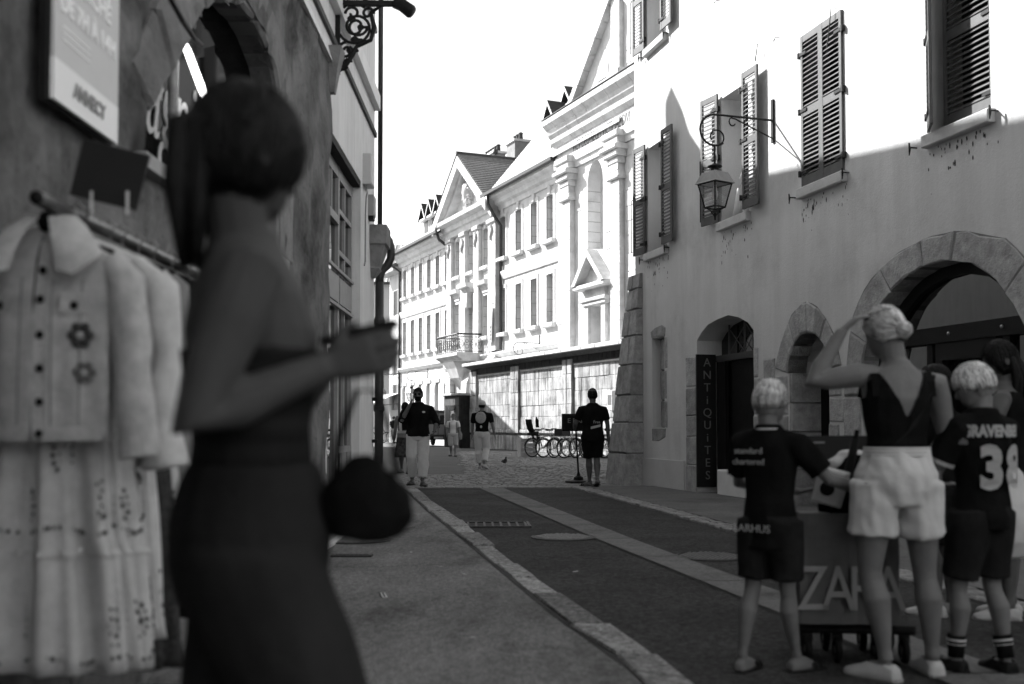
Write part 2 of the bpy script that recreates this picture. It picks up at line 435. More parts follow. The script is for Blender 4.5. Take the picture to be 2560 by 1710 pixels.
def grating(x, y, w, l, rz, label, z=.006, bars=9):
    t = thing('drain_grate', label, 'drain cover', (x, y, z), rz)
    fr = MB().box(-w / 2, w / 2, -l / 2, -l / 2 + .03, -.01, .012).box(-w / 2, w / 2, l / 2 - .03, l / 2, -.01, .012).box(-w / 2, -w / 2 + .03, -l / 2 + .03, l / 2 - .03, -.01, .012).box(w / 2 - .03, w / 2, -l / 2 + .03, l / 2 - .03, -.01, .012)
    fr.build('frame', m_iron, t)
    for i in range(bars):
        px = -w / 2 + .05 + (w - .1) * i / (bars - 1)
        B('bar', m_iron, t, px - .012, px + .012, -l / 2 + .035, l / 2 - .035, -.01, .009)
    MB().quad((-w / 2, -l / 2, -.002), (w / 2, -l / 2, -.002), (w / 2, l / 2, -.002), (-w / 2, l / 2, -.002)).build('pit', mat('pit', .01), t)
grating(-.22, 12.2, .85, .6, .04, 'rectangular stone-filled drain cover beside the left kerb')
grating(-1.35, 9.05, .34, .12, 0, 'small slotted grate just in front of the pavement manhole', .034, 8)
# slim brass key plates in the near pavement
def plate(x, y, w, l, rz, label):
    t = thing('key_plate', label, 'ground plate', (x, y, .032), rz)
    MB().cbox(-w / 2, w / 2, -.006, .0, -l / 2, l / 2, .003).build('cover', mat('brass_plate', .3, .35, .2, 30, metal=.7), t, rot=(-pi / 2, 0, 0))
    B('slot', m_joint, t, -w * .15, w * .15, -l * .4, l * .4, .004, .0075)
plate(-.83, 6.95, .035, .2, .2, 'thin upright metal strip set in the near pavement')
plate(-1.52, 7.0, .05, .24, .1, 'small T shaped metal plate set in the near pavement')
slab = thing('threshold_slab', 'worn pale stone slabs at the foot of the left shop front', 'paving slab', (-1.45, 11.25, .03), -.25)
for i in range(3):
    B('slab', mat('slab_stone', .14, .8, .2, 8, .3, 60, objvar=.2), slab, -.28 + i * .2, -.1 + i * .2, -.5, .45, -.01, .012 + .003 * i)
# ragged cracks
ck = random.Random(21)
for (x0, y0, x1, y1, wd, lab, z) in ((-2.0, 8.2, -.3, 8.5, .005, 'thin crack across the left pavement', .0345), (.1, 9.3, 1.0, 9.0, .007, 'hairline crack across the lane', .004), (2.2, 12.6, 2.9, 9.4, .008, 'crack along the right pavement', .0395)):
    n_ = 26; L_, R__ = [], []; dx, dy = x1 - x0, y1 - y0; ln = sqrt(dx * dx + dy * dy)
    for i in range(n_ + 1):
        f = i / n_; j = ck.uniform(-.035, .035); w = wd * ck.uniform(.3, 1.2)
        cx, cy = x0 + dx * f - dy / ln * j, y0 + dy * f + dx / ln * j
        L_.append((cx - dy / ln * w, cy + dx / ln * w, z)); R__.append((cx + dy / ln * w, cy - dx / ln * w, z))
    o = MB().add(L_ + R__, [(i, i + 1, i + n_ + 2, i + n_ + 1) for i in range(n_)]).build('pavement_crack', mat('crack_dark', .02, .95, .3, 20, spec=0))
    tag(o, lab, 'crack')
lt = random.Random(3)
for i in range(9):
    x, y_ = lt.uniform(-.9, 1.4), lt.uniform(5.4, 10)
    if x < along(KR, y_) + .05: z = .04
    else: z = .006
    a = lt.uniform(0, 6)
    o = MB().quad((-.022, -.008, 0), (.02, -.012, .003), (.024, .01, .006), (-.018, .012, .002)).build('paper_scrap', mat('litter', .38, .9, .2, 40), None, loc=(x, y_, z), rot=(0, 0, a))
    tag(o, 'tiny pale scrap of litter lying on the lane', 'litter', 'scraps of litter on the lane')
# ================================================================ the house on the right
m_plr = mat('right_plaster', .6, .92, .08, .7, .25, 40, streak=.12, sscale=(2, 2, .2), dark=.2, dscale=.8, spec=.1, speck=.05)
m_plin = mat('right_plinth', .5, .9, .08, 2, .15, 50)
m_stone = mat('old_stone', .33, .88, .28, 7, .9, 26, objvar=.22, dark=.4, dscale=3, speck=.25)
m_mort = mat('mortar', .16, .95, .2, 9, .6, 60)
m_shut = mat('shutter_paint', .085, .6, .12, 8, .1, 60, dark=.2, dscale=6)
m_black = mat('black_iron', .014, .55, .2, 10, .1, 60, spec=.15)
m_dkwood = mat('dark_wood', .01, .6, .25, 6, .15, 30, spec=.08)
m_dkframe = mat('dark_frame', .016, .5, .15, 5, spec=.1)
m_glassd = glass_mat('dark_glass', .008, .02)
m_shopgl = shop_glass('shop_front_glass', .1)
m_sill = mat('sill_stone', .52, .85, .08, 6, .2, 60, dark=.25, dscale=5)
house = fthing('town_house', 'tall pale plastered house with louvred shutters and arched stone shop fronts', 'house', RF)
SILL = 4.34
cols = [(-1.65, -.75), (1.5, 2.42), (4.02, 5.03), (6.76, 7.74), (9.6, 10.6), (12.4, 13.4)]
holes = []
for a, b_ in cols:
    holes.append(rect(a, b_, SILL, 6.32)); holes.append(rect(a, b_, 8.2, 10.1))
d1 = [(.5, .0), (2.53, .0), (2.53, 2.55)] + [(2.35, 2.68), (2.05, 2.79), (1.68, 2.86), (1.3, 2.83), (.95, 2.78), (.7, 2.68), (.5, 2.55)]
cx2, zz2 = 4.08, 1.86
a2 = [(3.55, 0), (4.61, 0), (4.61, zz2)] + arc(cx2, zz2, .53, 0, pi, 10)[1:-1] + [(3.55, zz2)]
a3 = [(5.35, 0), (8.3, 0), (8.3, 1.6)] + [(8.25, 1.95), (8.1, 2.25), (7.8, 2.6), (7.4, 2.83), (6.97, 2.92), (6.55, 2.9), (6.18, 2.8), (5.8, 2.58), (5.55, 2.28), (5.4, 1.9)] + [(5.35, 1.5)]
slot = rect(-1.5, -.9, 1.1, 2.74)
d1[0], d1[1] = (.5, -.02), (2.53, -.02)
outer = [(-2.34, -.1), (14.5, -.1), (14.5, 12.2), (-2.34, 12.2)]
outer = [(-2.34, -.1), (.5, -.1)] + []
# the openings that reach the ground are notches in the outline
def notch(poly): return poly[:1] + poly[1:]
outline = [(-2.34, -.1), (.5, -.1), *reversed(d1[2:]), (2.53, -.1), (3.55, -.1), *reversed(a2[2:]), (4.61, -.1), (5.35, -.1), *reversed(a3[2:]), (8.3, -.1), (34, -.1), (34, 12.2), (-2.34, 12.2)]
wm = wall_mesh(outline, holes + [slot], 0, .55, .55)
wm.build('wall', m_plr, house)
# far side wall and roof
MB().box(-2.34, 34, .6, 9, 0, 12.1).build('inner_block', mat('dark_inside', .03, .9, spec=0), house)
MB().box(-2.338, -2.2, .55, 9.2, -.1, 12.2).build('end_wall', m_plr, house)
MB().prism([(-.6, 12.1), (4.6, 15.2), (9.8, 12.1), (9.8, 12.25), (4.6, 15.4), (-.6, 12.25)], -2.8, 34.3, 'x').build('roof', mat('tile_roof', .16, .9, .2, 4), house)
MB().box(-2.2, -.02, -.028, -.001, -.05, .53).build('plinth', m_plin, house)
# dark drips and moss spots below the sills
rs = random.Random(17)
for (a, b_) in cols[:4]:
    sp = MB()
    for i in range(34):
        x = rs.uniform(a - .05, b_ + .1); z = SILL - .16 - abs(rs.gauss(0, .22)); w = rs.uniform(.004, .014); l_ = w * rs.uniform(1, 3.5)
        sp.add([(x + w * cos(q), -.0035, z + l_ * sin(q)) for q in [pi * k / 3 for k in range(6)]], [(0, 1, 2, 3, 4, 5)])
    o = sp.build('drip_stains', mat('moss_dark', .05, .95, .3, 30, spec=0), house); o['kind'] = 'stuff'
MB().box(2.75, 3.2, -.028, -.001, -.05, .45).build('plinth', m_plin, house)
# sills, jamb trims
for (a, b_) in cols:
    for z in (SILL, 8.2):
        MB().cbox(a - .06, b_ + .06, -.09, .3, z - .14, z, .012).build('sill', m_sill, house)
        MB().box(a, b_, .42, .5, z, z + 1.98).build('window_board', mat('window_dark', .015, .7, spec=.05), house)
# ---- louvred shutters
def shutter(parent, w, h, hinge_right, loc, ang, name='shutter'):
    # leaf in its own x-z plane, x from 0 to w away from the hinge
    s = -1 if hinge_right else 1
    leaf = MB(); T = .036; st = .055
    for (x0, x1, z0, z1) in ((0, st, 0, h), (w - st, w, 0, h)): leaf.box(min(s * x0, s * x1), max(s * x0, s * x1), 0, T, z0, z1)
    rails = [(0, .13), (h * .46, h * .46 + .11), (h - .09, h)]
    for z0, z1 in rails: leaf.box(min(s * st, s * (w - st)), max(s * st, s * (w - st)), .003, T - .003, z0, z1)
    o = leaf.build(name, m_shut, parent, loc=loc, rot=(0, 0, ang))
    key = ('slat', round(w, 2), s)
    if key not in SLAT:
        sl = MB(); x0, x1 = sorted((s * (st - .005), s * (w - st + .005)))
        sl.prism([(-.004, -.018), (.002, -.024), (T + .004, .018), (T - .002, .024)], x0, x1, 'x')
        SLAT[key] = sl.mesh('slat', m_shut)
    for z0, z1 in ((rails[0][1], rails[1][0]), (rails[1][1], rails[2][0])):
        n = int((z1 - z0) / .062)
        for i in range(n): link_mesh('slat', SLAT[key], o, (0, 0, z0 + (i + .5) * (z1 - z0) / n))
    for z in (.18, h * .5, h - .25):
        MB().box(*sorted((s * -.03, s * .16)), -.012, -.001, z - .02, z + .02).box(*sorted((s * -.05, s * -.015)), -.02, .03, z - .04, z + .04).build('hinge', m_black, o)
    return o
SLAT = {}
def catch(parent, x, z, s=1):
    MB().tube([(x, 0, z), (x, -.1, z)], .009, 6).tube([(x, -.1, z - .09), (x + s * .01, -.1, z - .02), (x, -.1, z + .05)], [.006, .014, .01], 6).build('shutter_catch', m_black, parent)
HS = 2.05
for ci, (a, b_) in enumerate(cols):
    w = (b_ - a) / 2
    for fl, z in enumerate((SILL + .02, 8.22)):
        zz = z
        if ci == 2 and fl == 0:      # closed pair
            shutter(house, w, HS, False, (a, -.035, zz), 0); shutter(house, w, HS, True, (b_, -.035, zz), 0)
        elif ci == 3 and fl == 0:    # one ajar, one closed
            shutter(house, w - .1, HS, False, (a, -.05, zz), -.55); shutter(house, w + .3, HS, True, (b_, .03, zz), 0)
        else:
            oa = .17 if ci == 1 else .13
            shutter(house, w, HS, True, (a - .03, -.07, zz), oa); shutter(house, w, HS, False, (b_ + .03, -.13, zz), .03)
        if not (ci == 1 and fl == 0):
            catch(house, a - .22 if ci != 3 else a - .25, z - .1); catch(house, b_ + .1, z - .06)
# long hook bar beside the far window
for (a, z) in ((-2.18, SILL), (-2.18, 8.2), (.98, SILL)):
    MB().tube([(a + .02, -.13, z + .1), (a - .02, -.13, z + .1), (a - .02, -.13, z + 1.1), (a + .06, -.13, z + 1.1)], .008, 6).build('hook_bar', m_black, house)
# ---- stones round the openings
def stones(parent, polys, y0=-.035, y1=.2, m=None, jit=.012):
    for p in polys:
        n = len(p); cx = sum(q[0] for q in p) / n; cz = sum(q[1] for q in p) / n
        q = [((x - cx) * .985 + random.uniform(-jit, jit), (z - cz) * .985 + random.uniform(-jit, jit)) for x, z in p]
        MB().stone(q, 0, y1 - y0, .018).build('stone', m or m_stone, parent, loc=(cx, y0 + random.uniform(-.008, .008), cz))
def arch_ring(inner, outer, cuts):
    # polylines of equal length from left to right, cut into voussoirs at the given indices
    out = []
    for i0, i1 in zip(cuts, cuts[1:]): out.append([inner[i] for i in range(i0, i1 + 1)] + [outer[i] for i in range(i1, i0 - 1, -1)])
    return out
def resample(pl, n):
    d = [0]
    for p, q in zip(pl, pl[1:]): d.append(d[-1] + math.dist(p, q))
    out = []
    for i in range(n + 1):
        t = d[-1] * i / n; k = max(j for j in range(len(d)) if d[j] <= t + 1e-9); k = min(k, len(pl) - 2)
        f = (t - d[k]) / (d[k + 1] - d[k]); out.append((pl[k][0] + (pl[k + 1][0] - pl[k][0]) * f, pl[k][1] + (pl[k + 1][1] - pl[k][1]) * f))
    return out
# great arch
inn = resample(list(reversed(a3[2:])), 28)
oute = resample([(4.98, 1.5), (5.08, 2.1), (5.2, 2.53), (5.52, 2.87), (6.12, 3.13), (6.7, 3.22), (7.25, 3.2), (7.97, 2.98), (8.3, 2.65), (8.55, 2.1), (8.62, 1.6)], 28)
stones(house, arch_ring(inn, oute, [0, 4, 9, 13, 16, 22, 28]), -.03, .3)
MB().prism(oute + inn[::-1], -.012, .28).build('mortar_bed', m_mort, house)
jl = [rect(4.96, 5.34, z0, z1) for z0, z1 in ((0, .5), (.5, .98), (.98, 1.5))]; jr = [rect(8.31, 8.66, z0, z1) for z0, z1 in ((0, .6), (.6, 1.1), (1.1, 1.58))]
stones(house, jl + jr, -.03, .3)
# small round arch
i2 = resample([(3.55, 1.86)] + list(reversed(arc(cx2, zz2, .53, 0, pi, 10)[1:-1])) + [(4.61, 1.86)], 18)
o2 = resample([(3.2, 1.95), (3.27, 2.15), (3.45, 2.42), (3.66, 2.66), (3.9, 2.78), (4.1, 2.8), (4.32, 2.72), (4.55, 2.53), (4.75, 2.3), (4.84, 2.1), (4.9, 1.9)], 18)
stones(house, arch_ring(i2, o2, [0, 3, 5, 7, 9, 11, 13, 15, 18]), -.022, .3)
MB().prism(o2 + i2[::-1], -.008, .28).build('mortar_bed', m_mort, house)
stones(house, [rect(3.2, 3.54, 1.28, 1.84), rect(3.02, 3.54, .75, 1.26), rect(3.15, 3.54, .1, .73), rect(2.86, 3.18, 1.55, 2.1),
               rect(4.62, 4.9, 1.5, 1.88), rect(4.62, 4.97, 1.18, 1.49), rect(4.62, 4.84, .62, 1.16), rect(4.62, 4.95, .0, .6)], -.02, .3)
stones(house, [rect(3.545, 3.555, 0, .1)], .05, .06)
for z0, z1 in ((0, .55), (.55, 1.05), (1.05, 1.45), (1.45, 1.86)):      # stone reveal inside the small arch
    MB().box(3.548, 3.62, .02, .5, z0 + .01, z1 - .01).build('stone', m_stone, house)
B('door_leaf', m_dkwood, house, 3.62, 4.6, .46, .52, 0, 2.4)
# antiques doorway: quoins, transom with crossed bars, counter window
stones(house, [rect(.06, .495, z0, z1) for z0, z1 in ((0, .48), (.48, .95), (.95, 1.3), (1.3, 1.78), (1.78, 2.3))] + [rect(2.54, 2.72, .1, .75), rect(2.54, 2.68, .75, 1.3), rect(2.54, 2.72, 1.3, 1.85), rect(2.54, 2.67, 1.85, 2.3)], -.018, .3)
B('door_leaf', m_dkwood, house, .96, 2.53, .4, .46, .03, 2.2)
tr = B('transom', mat('transom_wood', .05, .5), house, .5, 2.53, .34, .44, 2.2, 2.3)
bars = MB()
for x in (.95, 1.5, 2.05): bars.box(x - .012, x + .012, .36, .385, 2.3, 2.8)
for x in (1.5,): bars.tube([(x + .06, .37, 2.34), (x + .5, .37, 2.74)], .008, 5).tube([(x + .06, .37, 2.74), (x + .5, .37, 2.34)], .008, 5)
bars.tube([(.98, .37, 2.34), (1.46, .37, 2.7)], .008, 5).tube([(.98, .37, 2.7), (1.46, .37, 2.34)], .008, 5)
bars.build('fanlight_bars', mat('bar_paint', .12, .5), house)
B('fanlight_pane', m_glassd, house, .5, 2.53, .45, .47, 2.3, 2.86)
B('door_panel', m_dkwood, house, .62, .94, .3, .36, .03, 2.19)
MB().cbox(1.02, 2.5, .1, .38, .0, .43, .02).build('counter_wall', mat('white_render', .62, .9, .08, 4, .2, 40, dark=.15), house)
# vertical shop board fixed in the reveal, facing up the lane
sgn = fthing('shop_sign', 'tall black upright board lettered ANTIQUITES beside the dark doorway', 'sign', RF, .515, .16, .12)
B('board', mat('sign_black', .012, .45, .2, 12), sgn, .0, .03, -.19, .16, 0, 2.2)
ml = mat('sign_letter', .18, .6, .1, 20)
for i, chh in enumerate('ANTiQUiTES'):
    text('letter', chh, .2, ml, sgn, (.036, -.0, 2.06 - i * .208), (pi / 2, 0, pi / 2), depth=.003)
# blind slit with stone surround
B('slit_back', m_mort, house, -1.52, -.88, .2, .24, 1.08, 2.76)
for z0, z1 in ((1.1, 1.6), (1.6, 2.15), (2.15, 2.74)): MB().cbox(-1.48, -.9, .16, .22, z0 + .015, z1 - .015, .015).build('stone', m_stone, house)
stones(house, [[(-1.52, 2.75), (-.86, 2.75), (-.83, 2.9), (-1.0, 2.95), (-1.35, 2.93), (-1.54, 2.86)], rect(-.88, -.76, 2.15, 2.74), rect(-.88, -.8, 1.6, 2.13), rect(-.88, -.77, 1.1, 1.58), [(-1.52, .86), (-1.2, .84), (-.85, .92), (-.84, 1.09), (-1.52, 1.09)]], -.012, .2)
# glazed front under the great arch
MB().prism(a3_in := [(p[0] + (6.85 - p[0]) * .07, p[1] - (.12 if p[1] > 1.6 else 0)) for p in inn] + [(8.2, 1.4)][:0], .3, .34).build('pane', m_shopgl, house)
fr = MB(); inn2 = [(p[0] + (6.85 - p[0]) * .075, p[1] - .13) for p in inn]
n = len(inn)
fr.add([(p[0], .24, p[1]) for p in inn] + [(p[0], .24, p[1]) for p in inn2] + [(p[0], .42, p[1]) for p in inn2], [(i, i + 1, i + 1 + n, i + n) for i in range(n - 1)] + [(i + n, i + 1 + n, i + 1 + 2 * n, i + 2 * n) for i in range(n - 1)])
fr.build('arch_frame', m_dkframe, house)
B('transom', m_dkframe, house, 5.3, 8.3, .2, .3, 2.06, 2.24)
for x0, x1, y in ((5.3, 5.5, .2), (6.3, 6.4, .24), (7.55, 7.66, .24), (8.2, 8.32, .2), (6.48, 6.6, .22), (7.36, 7.47, .22)):
    B('mullion', m_dkframe, house, x0, x1, y, .36, 0, 2.06)
B('door_rail', m_dkframe, house, 6.6, 7.36, .22, .3, 1.86, 2.06)
B('pane', m_shopgl, house, 5.36, 8.3, .33, .35, .0, 2.06)
for x in (5.9, 6.75, 7.6): MB().ball((x, .195, 2.15), .02).build('bolt', mat('bolt_steel', .3, .3, metal=.8), house)
# ---- corner buttress of big blocks
but = fthing('buttress', 'battered stone buttress of large weathered blocks at the house corner', 'buttress', RF)
zs = [-.05, .62, 1.2, 1.72, 2.3, 2.85, 3.35, 3.75, 4.04]
def bsec(z):
    f = max(0, min(1, z / 4.04))
    return (-2.95 + .42 * f, -1.93 - .02 * f, -.42 + .36 * f)      # left, right, front
for i, (z0, z1) in enumerate(zip(zs, zs[1:])):
    cut = (.42, .58, .36, .5, .62, .45, .52, .4)[i]
    for (f0, f1) in ((0, cut), (cut, 1)):
        if i == 7 and f0 > 0: f1 = 1
        def cor(z, f, ins):
            l_, r_, fr_ = bsec(z); return (l_ + (r_ - l_) * f, fr_ + ins, z)
        g = .012; c = .02; e = random.uniform(-.012, .012)
        a, b_, cc, d = cor(z0 + g, f0, e), cor(z0 + g, f1, e), cor(z1 - g, f1, e), cor(z1 - g, f0, e)
        mx = (a[0] + b_[0]) / 2; mz = (z0 + z1) / 2
        sh = lambda p, k, dy: (p[0] + (mx - p[0]) * k - mx, p[1] + dy, p[2] + (mz - p[2]) * k - mz)
        MB().loft([[sh(p, .05, 0) for p in (a, b_, cc, d)], [sh(p, .012, c) for p in (a, b_, cc, d)], [(p[0] - mx, .2, p[2] - mz) for p in (a, b_, cc, d)]]).build('stone', m_stone, but, loc=(mx, 0, mz))
MB().loft([[(-2.92, -.39, 0), (-1.95, -.39, 0), (-1.95, .18, 0), (-2.92, .18, 0)], [(-2.5, -.04, 4.0), (-1.97, -.04, 4.0), (-1.97, .18, 4.0), (-2.5, .18, 4.0)]]).build('core', m_mort, but)
# ---- wall lantern on its scroll bracket
def lantern(parent, c, s=1.0, glass=True, bulb=True):
    # square lantern hanging below point c
    x, y, z = c
    mI = m_black
    hat = MB().lathe([(.035 * s, z), (.05 * s, z - .015 * s), (.1 * s, z - .03 * s), (.105 * s, z - .045 * s), (.055 * s, z - .055 * s), (.055 * s, z - .1 * s)], 12, (x, y, 0)); 
    hat.build('vent_cap', mI, parent)
    def sq(h, zz, rot=.35): return [(x + h * 1.414 * cos(rot + pi / 4 + k * pi / 2), y + h * 1.414 * sin(rot + pi / 4 + k * pi / 2), zz) for k in range(4)]
    MB().loft([sq(.06 * s, z - .1 * s), sq(.13 * s, z - .13 * s), sq(.135 * s, z - .14 * s), sq(.19 * s, z - .27 * s), sq(.2 * s, z - .285 * s), sq(.17 * s, z - .288 * s)]).build('roof', mat('lantern_roof', .16, .4, .15, 12), parent)
    top, bot = sq(.165 * s, z - .29 * s), sq(.1 * s, z - .62 * s)
    fm = MB()
    for k in range(4):
        fm.tube([top[k], bot[k]], .011 * s, 5); fm.tube([top[k], top[(k + 1) % 4]], .011 * s, 5); fm.tube([bot[k], bot[(k + 1) % 4]], .012 * s, 5)
        q = Vector(bot[k]); cpt = Vector((x, y, z - .76 * s))
        fm.tube([q, (q + cpt) / 2 + Vector((0, 0, .035 * s)), cpt], .007 * s, 5)
    fm.tube([(x, y, z - .7 * s), (x, y, z - .8 * s)], [.025 * s, .012 * s], 6)
    fm.build('cage', mI, parent)
    if glass:
        for k in range(4): MB().quad(top[k], top[(k + 1) % 4], bot[(k + 1) % 4], bot[k]).build('pane', clear_glass(), parent)
    if bulb: MB().lathe([(.001, z - .52 * s), (.03 * s, z - .5 * s), (.045 * s, z - .44 * s), (.03 * s, z - .36 * s), (.022 * s, z - .3 * s)], 12, (x, y, 0)).build('bulb', mat('bulb', .75, .3), parent, smooth=True)
def bracket(parent, m, L=1.0, s=1.0):
    # wall plate at x=0,y=0; arm runs out along -y
    MB().box(-.03 * s, .03 * s, -.03, 0, -.32 * s, .3 * s).build('wall_plate', m, parent)
    arm = [(0, 0, 0), (0, -L * .75, .02)]
    c = Vector((0, -L * .8, -.2 * s)); R = .22 * s
    arm += [(0, c.y - R * sin(a), c.z + R * cos(a)) for a in [i * pi / 10 for i in range(0, 13)]]
    sp = [(0, c.y - (R - .012 * i) * sin(a), c.z + (R - .012 * i) * cos(a) - .0) for i, a in enumerate([1.3 * pi + k * pi / 8 for k in range(0, 12)])]
    MB().tube(arm, .016 * s, 7).build('arm', m, parent)
    tp = c + Vector((0, 0, -R))
    sc = [tp + Vector((0, .0, 0))]
    for i in range(16):
        a = -pi / 2 + i * pi / 9; r = .12 * s - .002 * i * s; sc.append(Vector((0, tp.y + .03 * s + r * cos(a), tp.z + .12 * s + r * sin(a))))
    MB().tube(sc, .012 * s, 6).build('scroll', m, parent)
    st = [(0, -.02, -.26 * s), (0, -L * .52, -.02)] + [(0, -L * .56 - .05 * s * sin(a), -.06 * s + .06 * s * cos(a)) for a in [i * pi / 6 for i in range(1, 9)]]
    MB().tube(st, .01 * s, 6).build('brace', m, parent)
    MB().tube([tp, tp + Vector((0, 0, -.06 * s)), tp + Vector((0, 0, -.1 * s)), tp + Vector((0, 0, -.16 * s)), tp + Vector((0, 0, -.26 * s))], [.012 * s, .02 * s, .012 * s, .022 * s, .016 * s], 8).build('stem', m, parent)
    return tp + Vector((0, 0, -.26 * s))
lp = fthing('wall_lantern', 'black iron wall lantern with glass panes on a scroll bracket by the shuttered window', 'lamp', RF, 3.2, 0, 5.5)
pt = bracket(lp, m_black, 1.15, 1.0)
lantern(lp, pt, 1.0)
# rusty wire hooks left in the plaster
for (px, py, ln) in ((1905, 110, .25), (1950, 95, .05), (1800, 2, .04), (2090, 20, .5)):
    s_, z_ = RF.at(px, py)
    o = fthing('wall_hook', {1905: 'long thin iron rod in the sunlit plaster above the lantern', 1950: 'tiny iron stub in the plaster right of the thin rod', 1800: 'dark nail high on the sunlit plaster', 2090: 'thin upright iron rod above the closed shutters'}[px], 'hook', RF, s_, 0, z_)
    MB().tube([(0, .01, 0), (0, -.07, 0), (-.02 - ln * .1, -.09, -ln)], [.006, .006, .009], 6).build('rod', m_black, o)
# plant on the sill of the second window
pot = fthing('potted_plant', 'small drooping plant in a pale pot on the window sill behind the lantern', 'plant', RF, 2.12, .12, SILL)
MB().lathe([(.055, 0), (.075, .14), (.085, .145), (.085, .17), (.075, .17), (.07, .15)], 16).build('pot', mat('pot_cream', .6, .6), pot)
MB().tube([(0, 0, .14), (.01, 0, .35), (-.01, .01, .62)], [.008, .006, .004], 6).build('stem', mat('stem_grey', .1), pot)
rl = random.Random(5); lf = MB()
for i in range(46):
    z = .25 + .42 * rl.random(); a = rl.uniform(0, 6.28); L_ = rl.uniform(.09, .17)
    b0 = Vector((0, 0, z)); d = Vector((cos(a), sin(a), 0)); sd = Vector((-sin(a), cos(a), 0)) * .018
    p1 = b0 + d * L_ * .5 + Vector((0, 0, .02)); p2 = b0 + d * L_ * .8 + Vector((0, 0, -.1))
    lf.add([b0, p1 + sd, p2, p1 - sd], [(0, 1, 2, 3)])
o = lf.build('leaves', mat('leaf_grey', .07, .6, .3, 20), pot); o['kind'] = 'stuff'
cn = fthing('paper_cone', 'pale rolled cone standing beside the potted plant on the sill', 'cone', RF, 1.78, .14, SILL)
MB().lathe([(.1, 0), (.06, .25), (.015, .5)], 14).build('cone', mat('paper_white', .6, .7), cn, smooth=True)
# ================================================================ houses on the left
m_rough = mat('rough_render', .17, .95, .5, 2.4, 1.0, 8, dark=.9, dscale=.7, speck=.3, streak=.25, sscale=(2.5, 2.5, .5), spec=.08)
m_smooth = mat('left_plaster', .74, .9, .07, 1.3, .15, 40, streak=.14, dark=.12)
m_jamb = mat('left_jamb', .5, .9, .1, 4, .3, 40, dark=.2, dscale=4)
m_frame = mat('grey_joinery', .3, .55, .08, 10)
m_archst = mat('arch_stone', .2, .9, .3, 6, .8, 20, objvar=.2, dark=.4, dscale=3)
lh = fthing('town_house', 'rough old house wall with lunette shop window behind the clothes rack', 'house', LF)
glass_lo = shop_glass('lunette_glass', .03, .03, .06)
lun = [(-8.45, 2.29), (-5.55, 2.29), (-5.55, 3.0), (-5.62, 3.35), (-5.85, 3.55), (-6.28, 3.66), (-6.8, 3.6), (-7.36, 3.4), (-7.8, 3.0), (-8.3, 2.5)]
bay = rect(-3.47, -1.34, .05, 3.81)
# rough ground floor: uneven surface made of a fine grid pushed in and out
def rough_wall(x0, x1, z0, z1, hole, y, step=.09, amp=.03, right_ragged=True):
    mb = MB(); nx = int((x1 - x0) / step); nz = int((z1 - z0) / step); idx = {}
    def inside(px, pz):
        c = False; j = len(hole) - 1
        for i in range(len(hole)):
            xi, zi = hole[i]; xj, zj = hole[j]
            if (zi > pz) != (zj > pz) and px < (xj - xi) * (pz - zi) / (zj - zi) + xi: c = not c
            j = i
        return c
    for i in range(nx + 1):
        for k in range(nz + 1):
            px, pz = x0 + (x1 - x0) * i / nx, z0 + (z1 - z0) * k / nz
            v = noise.fractal(Vector((px * 1.7, pz * 1.7, 3)), 1, 2, 4) * amp + noise.noise(Vector((px * 7, pz * 7, 9))) * amp * .3
            if noise.noise(Vector((px * 1.1, pz * .9, 20))) > .28: v += amp * .9
            ex = random.uniform(-.02, .02) if right_ragged and i == nx else 0
            idx[i, k] = len(mb.v); mb.v.append((px + ex, y + v, pz))
    for i in range(nx):
        for k in range(nz):
            cxm, czm = x0 + (x1 - x0) * (i + .5) / nx, z0 + (z1 - z0) * (k + .5) / nz
            if not inside(cxm, czm): mb.f.append((idx[i, k], idx[i + 1, k], idx[i + 1, k + 1], idx[i, k + 1]))
    return mb
def grow(poly, d):
    cx = sum(p[0] for p in poly) / len(poly); cz = sum(p[1] for p in poly) / len(poly)
    return [(p[0] + (d if p[0] > cx else -d), p[1] + (d if p[1] > cz else -d)) for p in poly]
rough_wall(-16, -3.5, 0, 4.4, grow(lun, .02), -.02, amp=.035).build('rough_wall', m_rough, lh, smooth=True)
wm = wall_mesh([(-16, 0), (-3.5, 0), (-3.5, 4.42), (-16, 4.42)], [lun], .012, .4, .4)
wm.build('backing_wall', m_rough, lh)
# upper floors and the shop bay
wall_mesh([(-30, -.05), (-16, -.05), (-16, 4.4), (-3.5, 4.4), (-3.5, -.05), (-.12, -.05), (-.12, 10.9), (-30, 10.9)], [bay] + [rect(a, a + 1.0, z, z + 1.9) for a in (-12.2, -9.2, -6.2, -3.0) for z in (6.6,)], 0, .4, .4).build('upper_wall', m_smooth, lh)
MB().box(-30, -.12, .45, 8.5, 0, 10.8).build('inner_block', mat('dark_inside', .03, .9), lh)
MB().box(-.12, -.1, .38, 8.7, -.05, 10.9).build('end_wall', m_smooth, lh)
MB().prism([(-.35, 10.85), (4.4, 13.6), (9.2, 10.85), (9.2, 11.0), (4.4, 13.8), (-.35, 11.0)], -30.3, .15, 'x').build('roof', mat('tile_roof', .16, .9, .2, 4), lh)
for a in (-12.2, -9.2, -6.2, -3.0):
    B('window_pane', m_glassd, lh, a, a + 1, .3, .34, 6.6, 8.5)
    B('sill', m_sill, lh, a - .08, a + 1.08, -.07, .25, 6.5, 6.6)
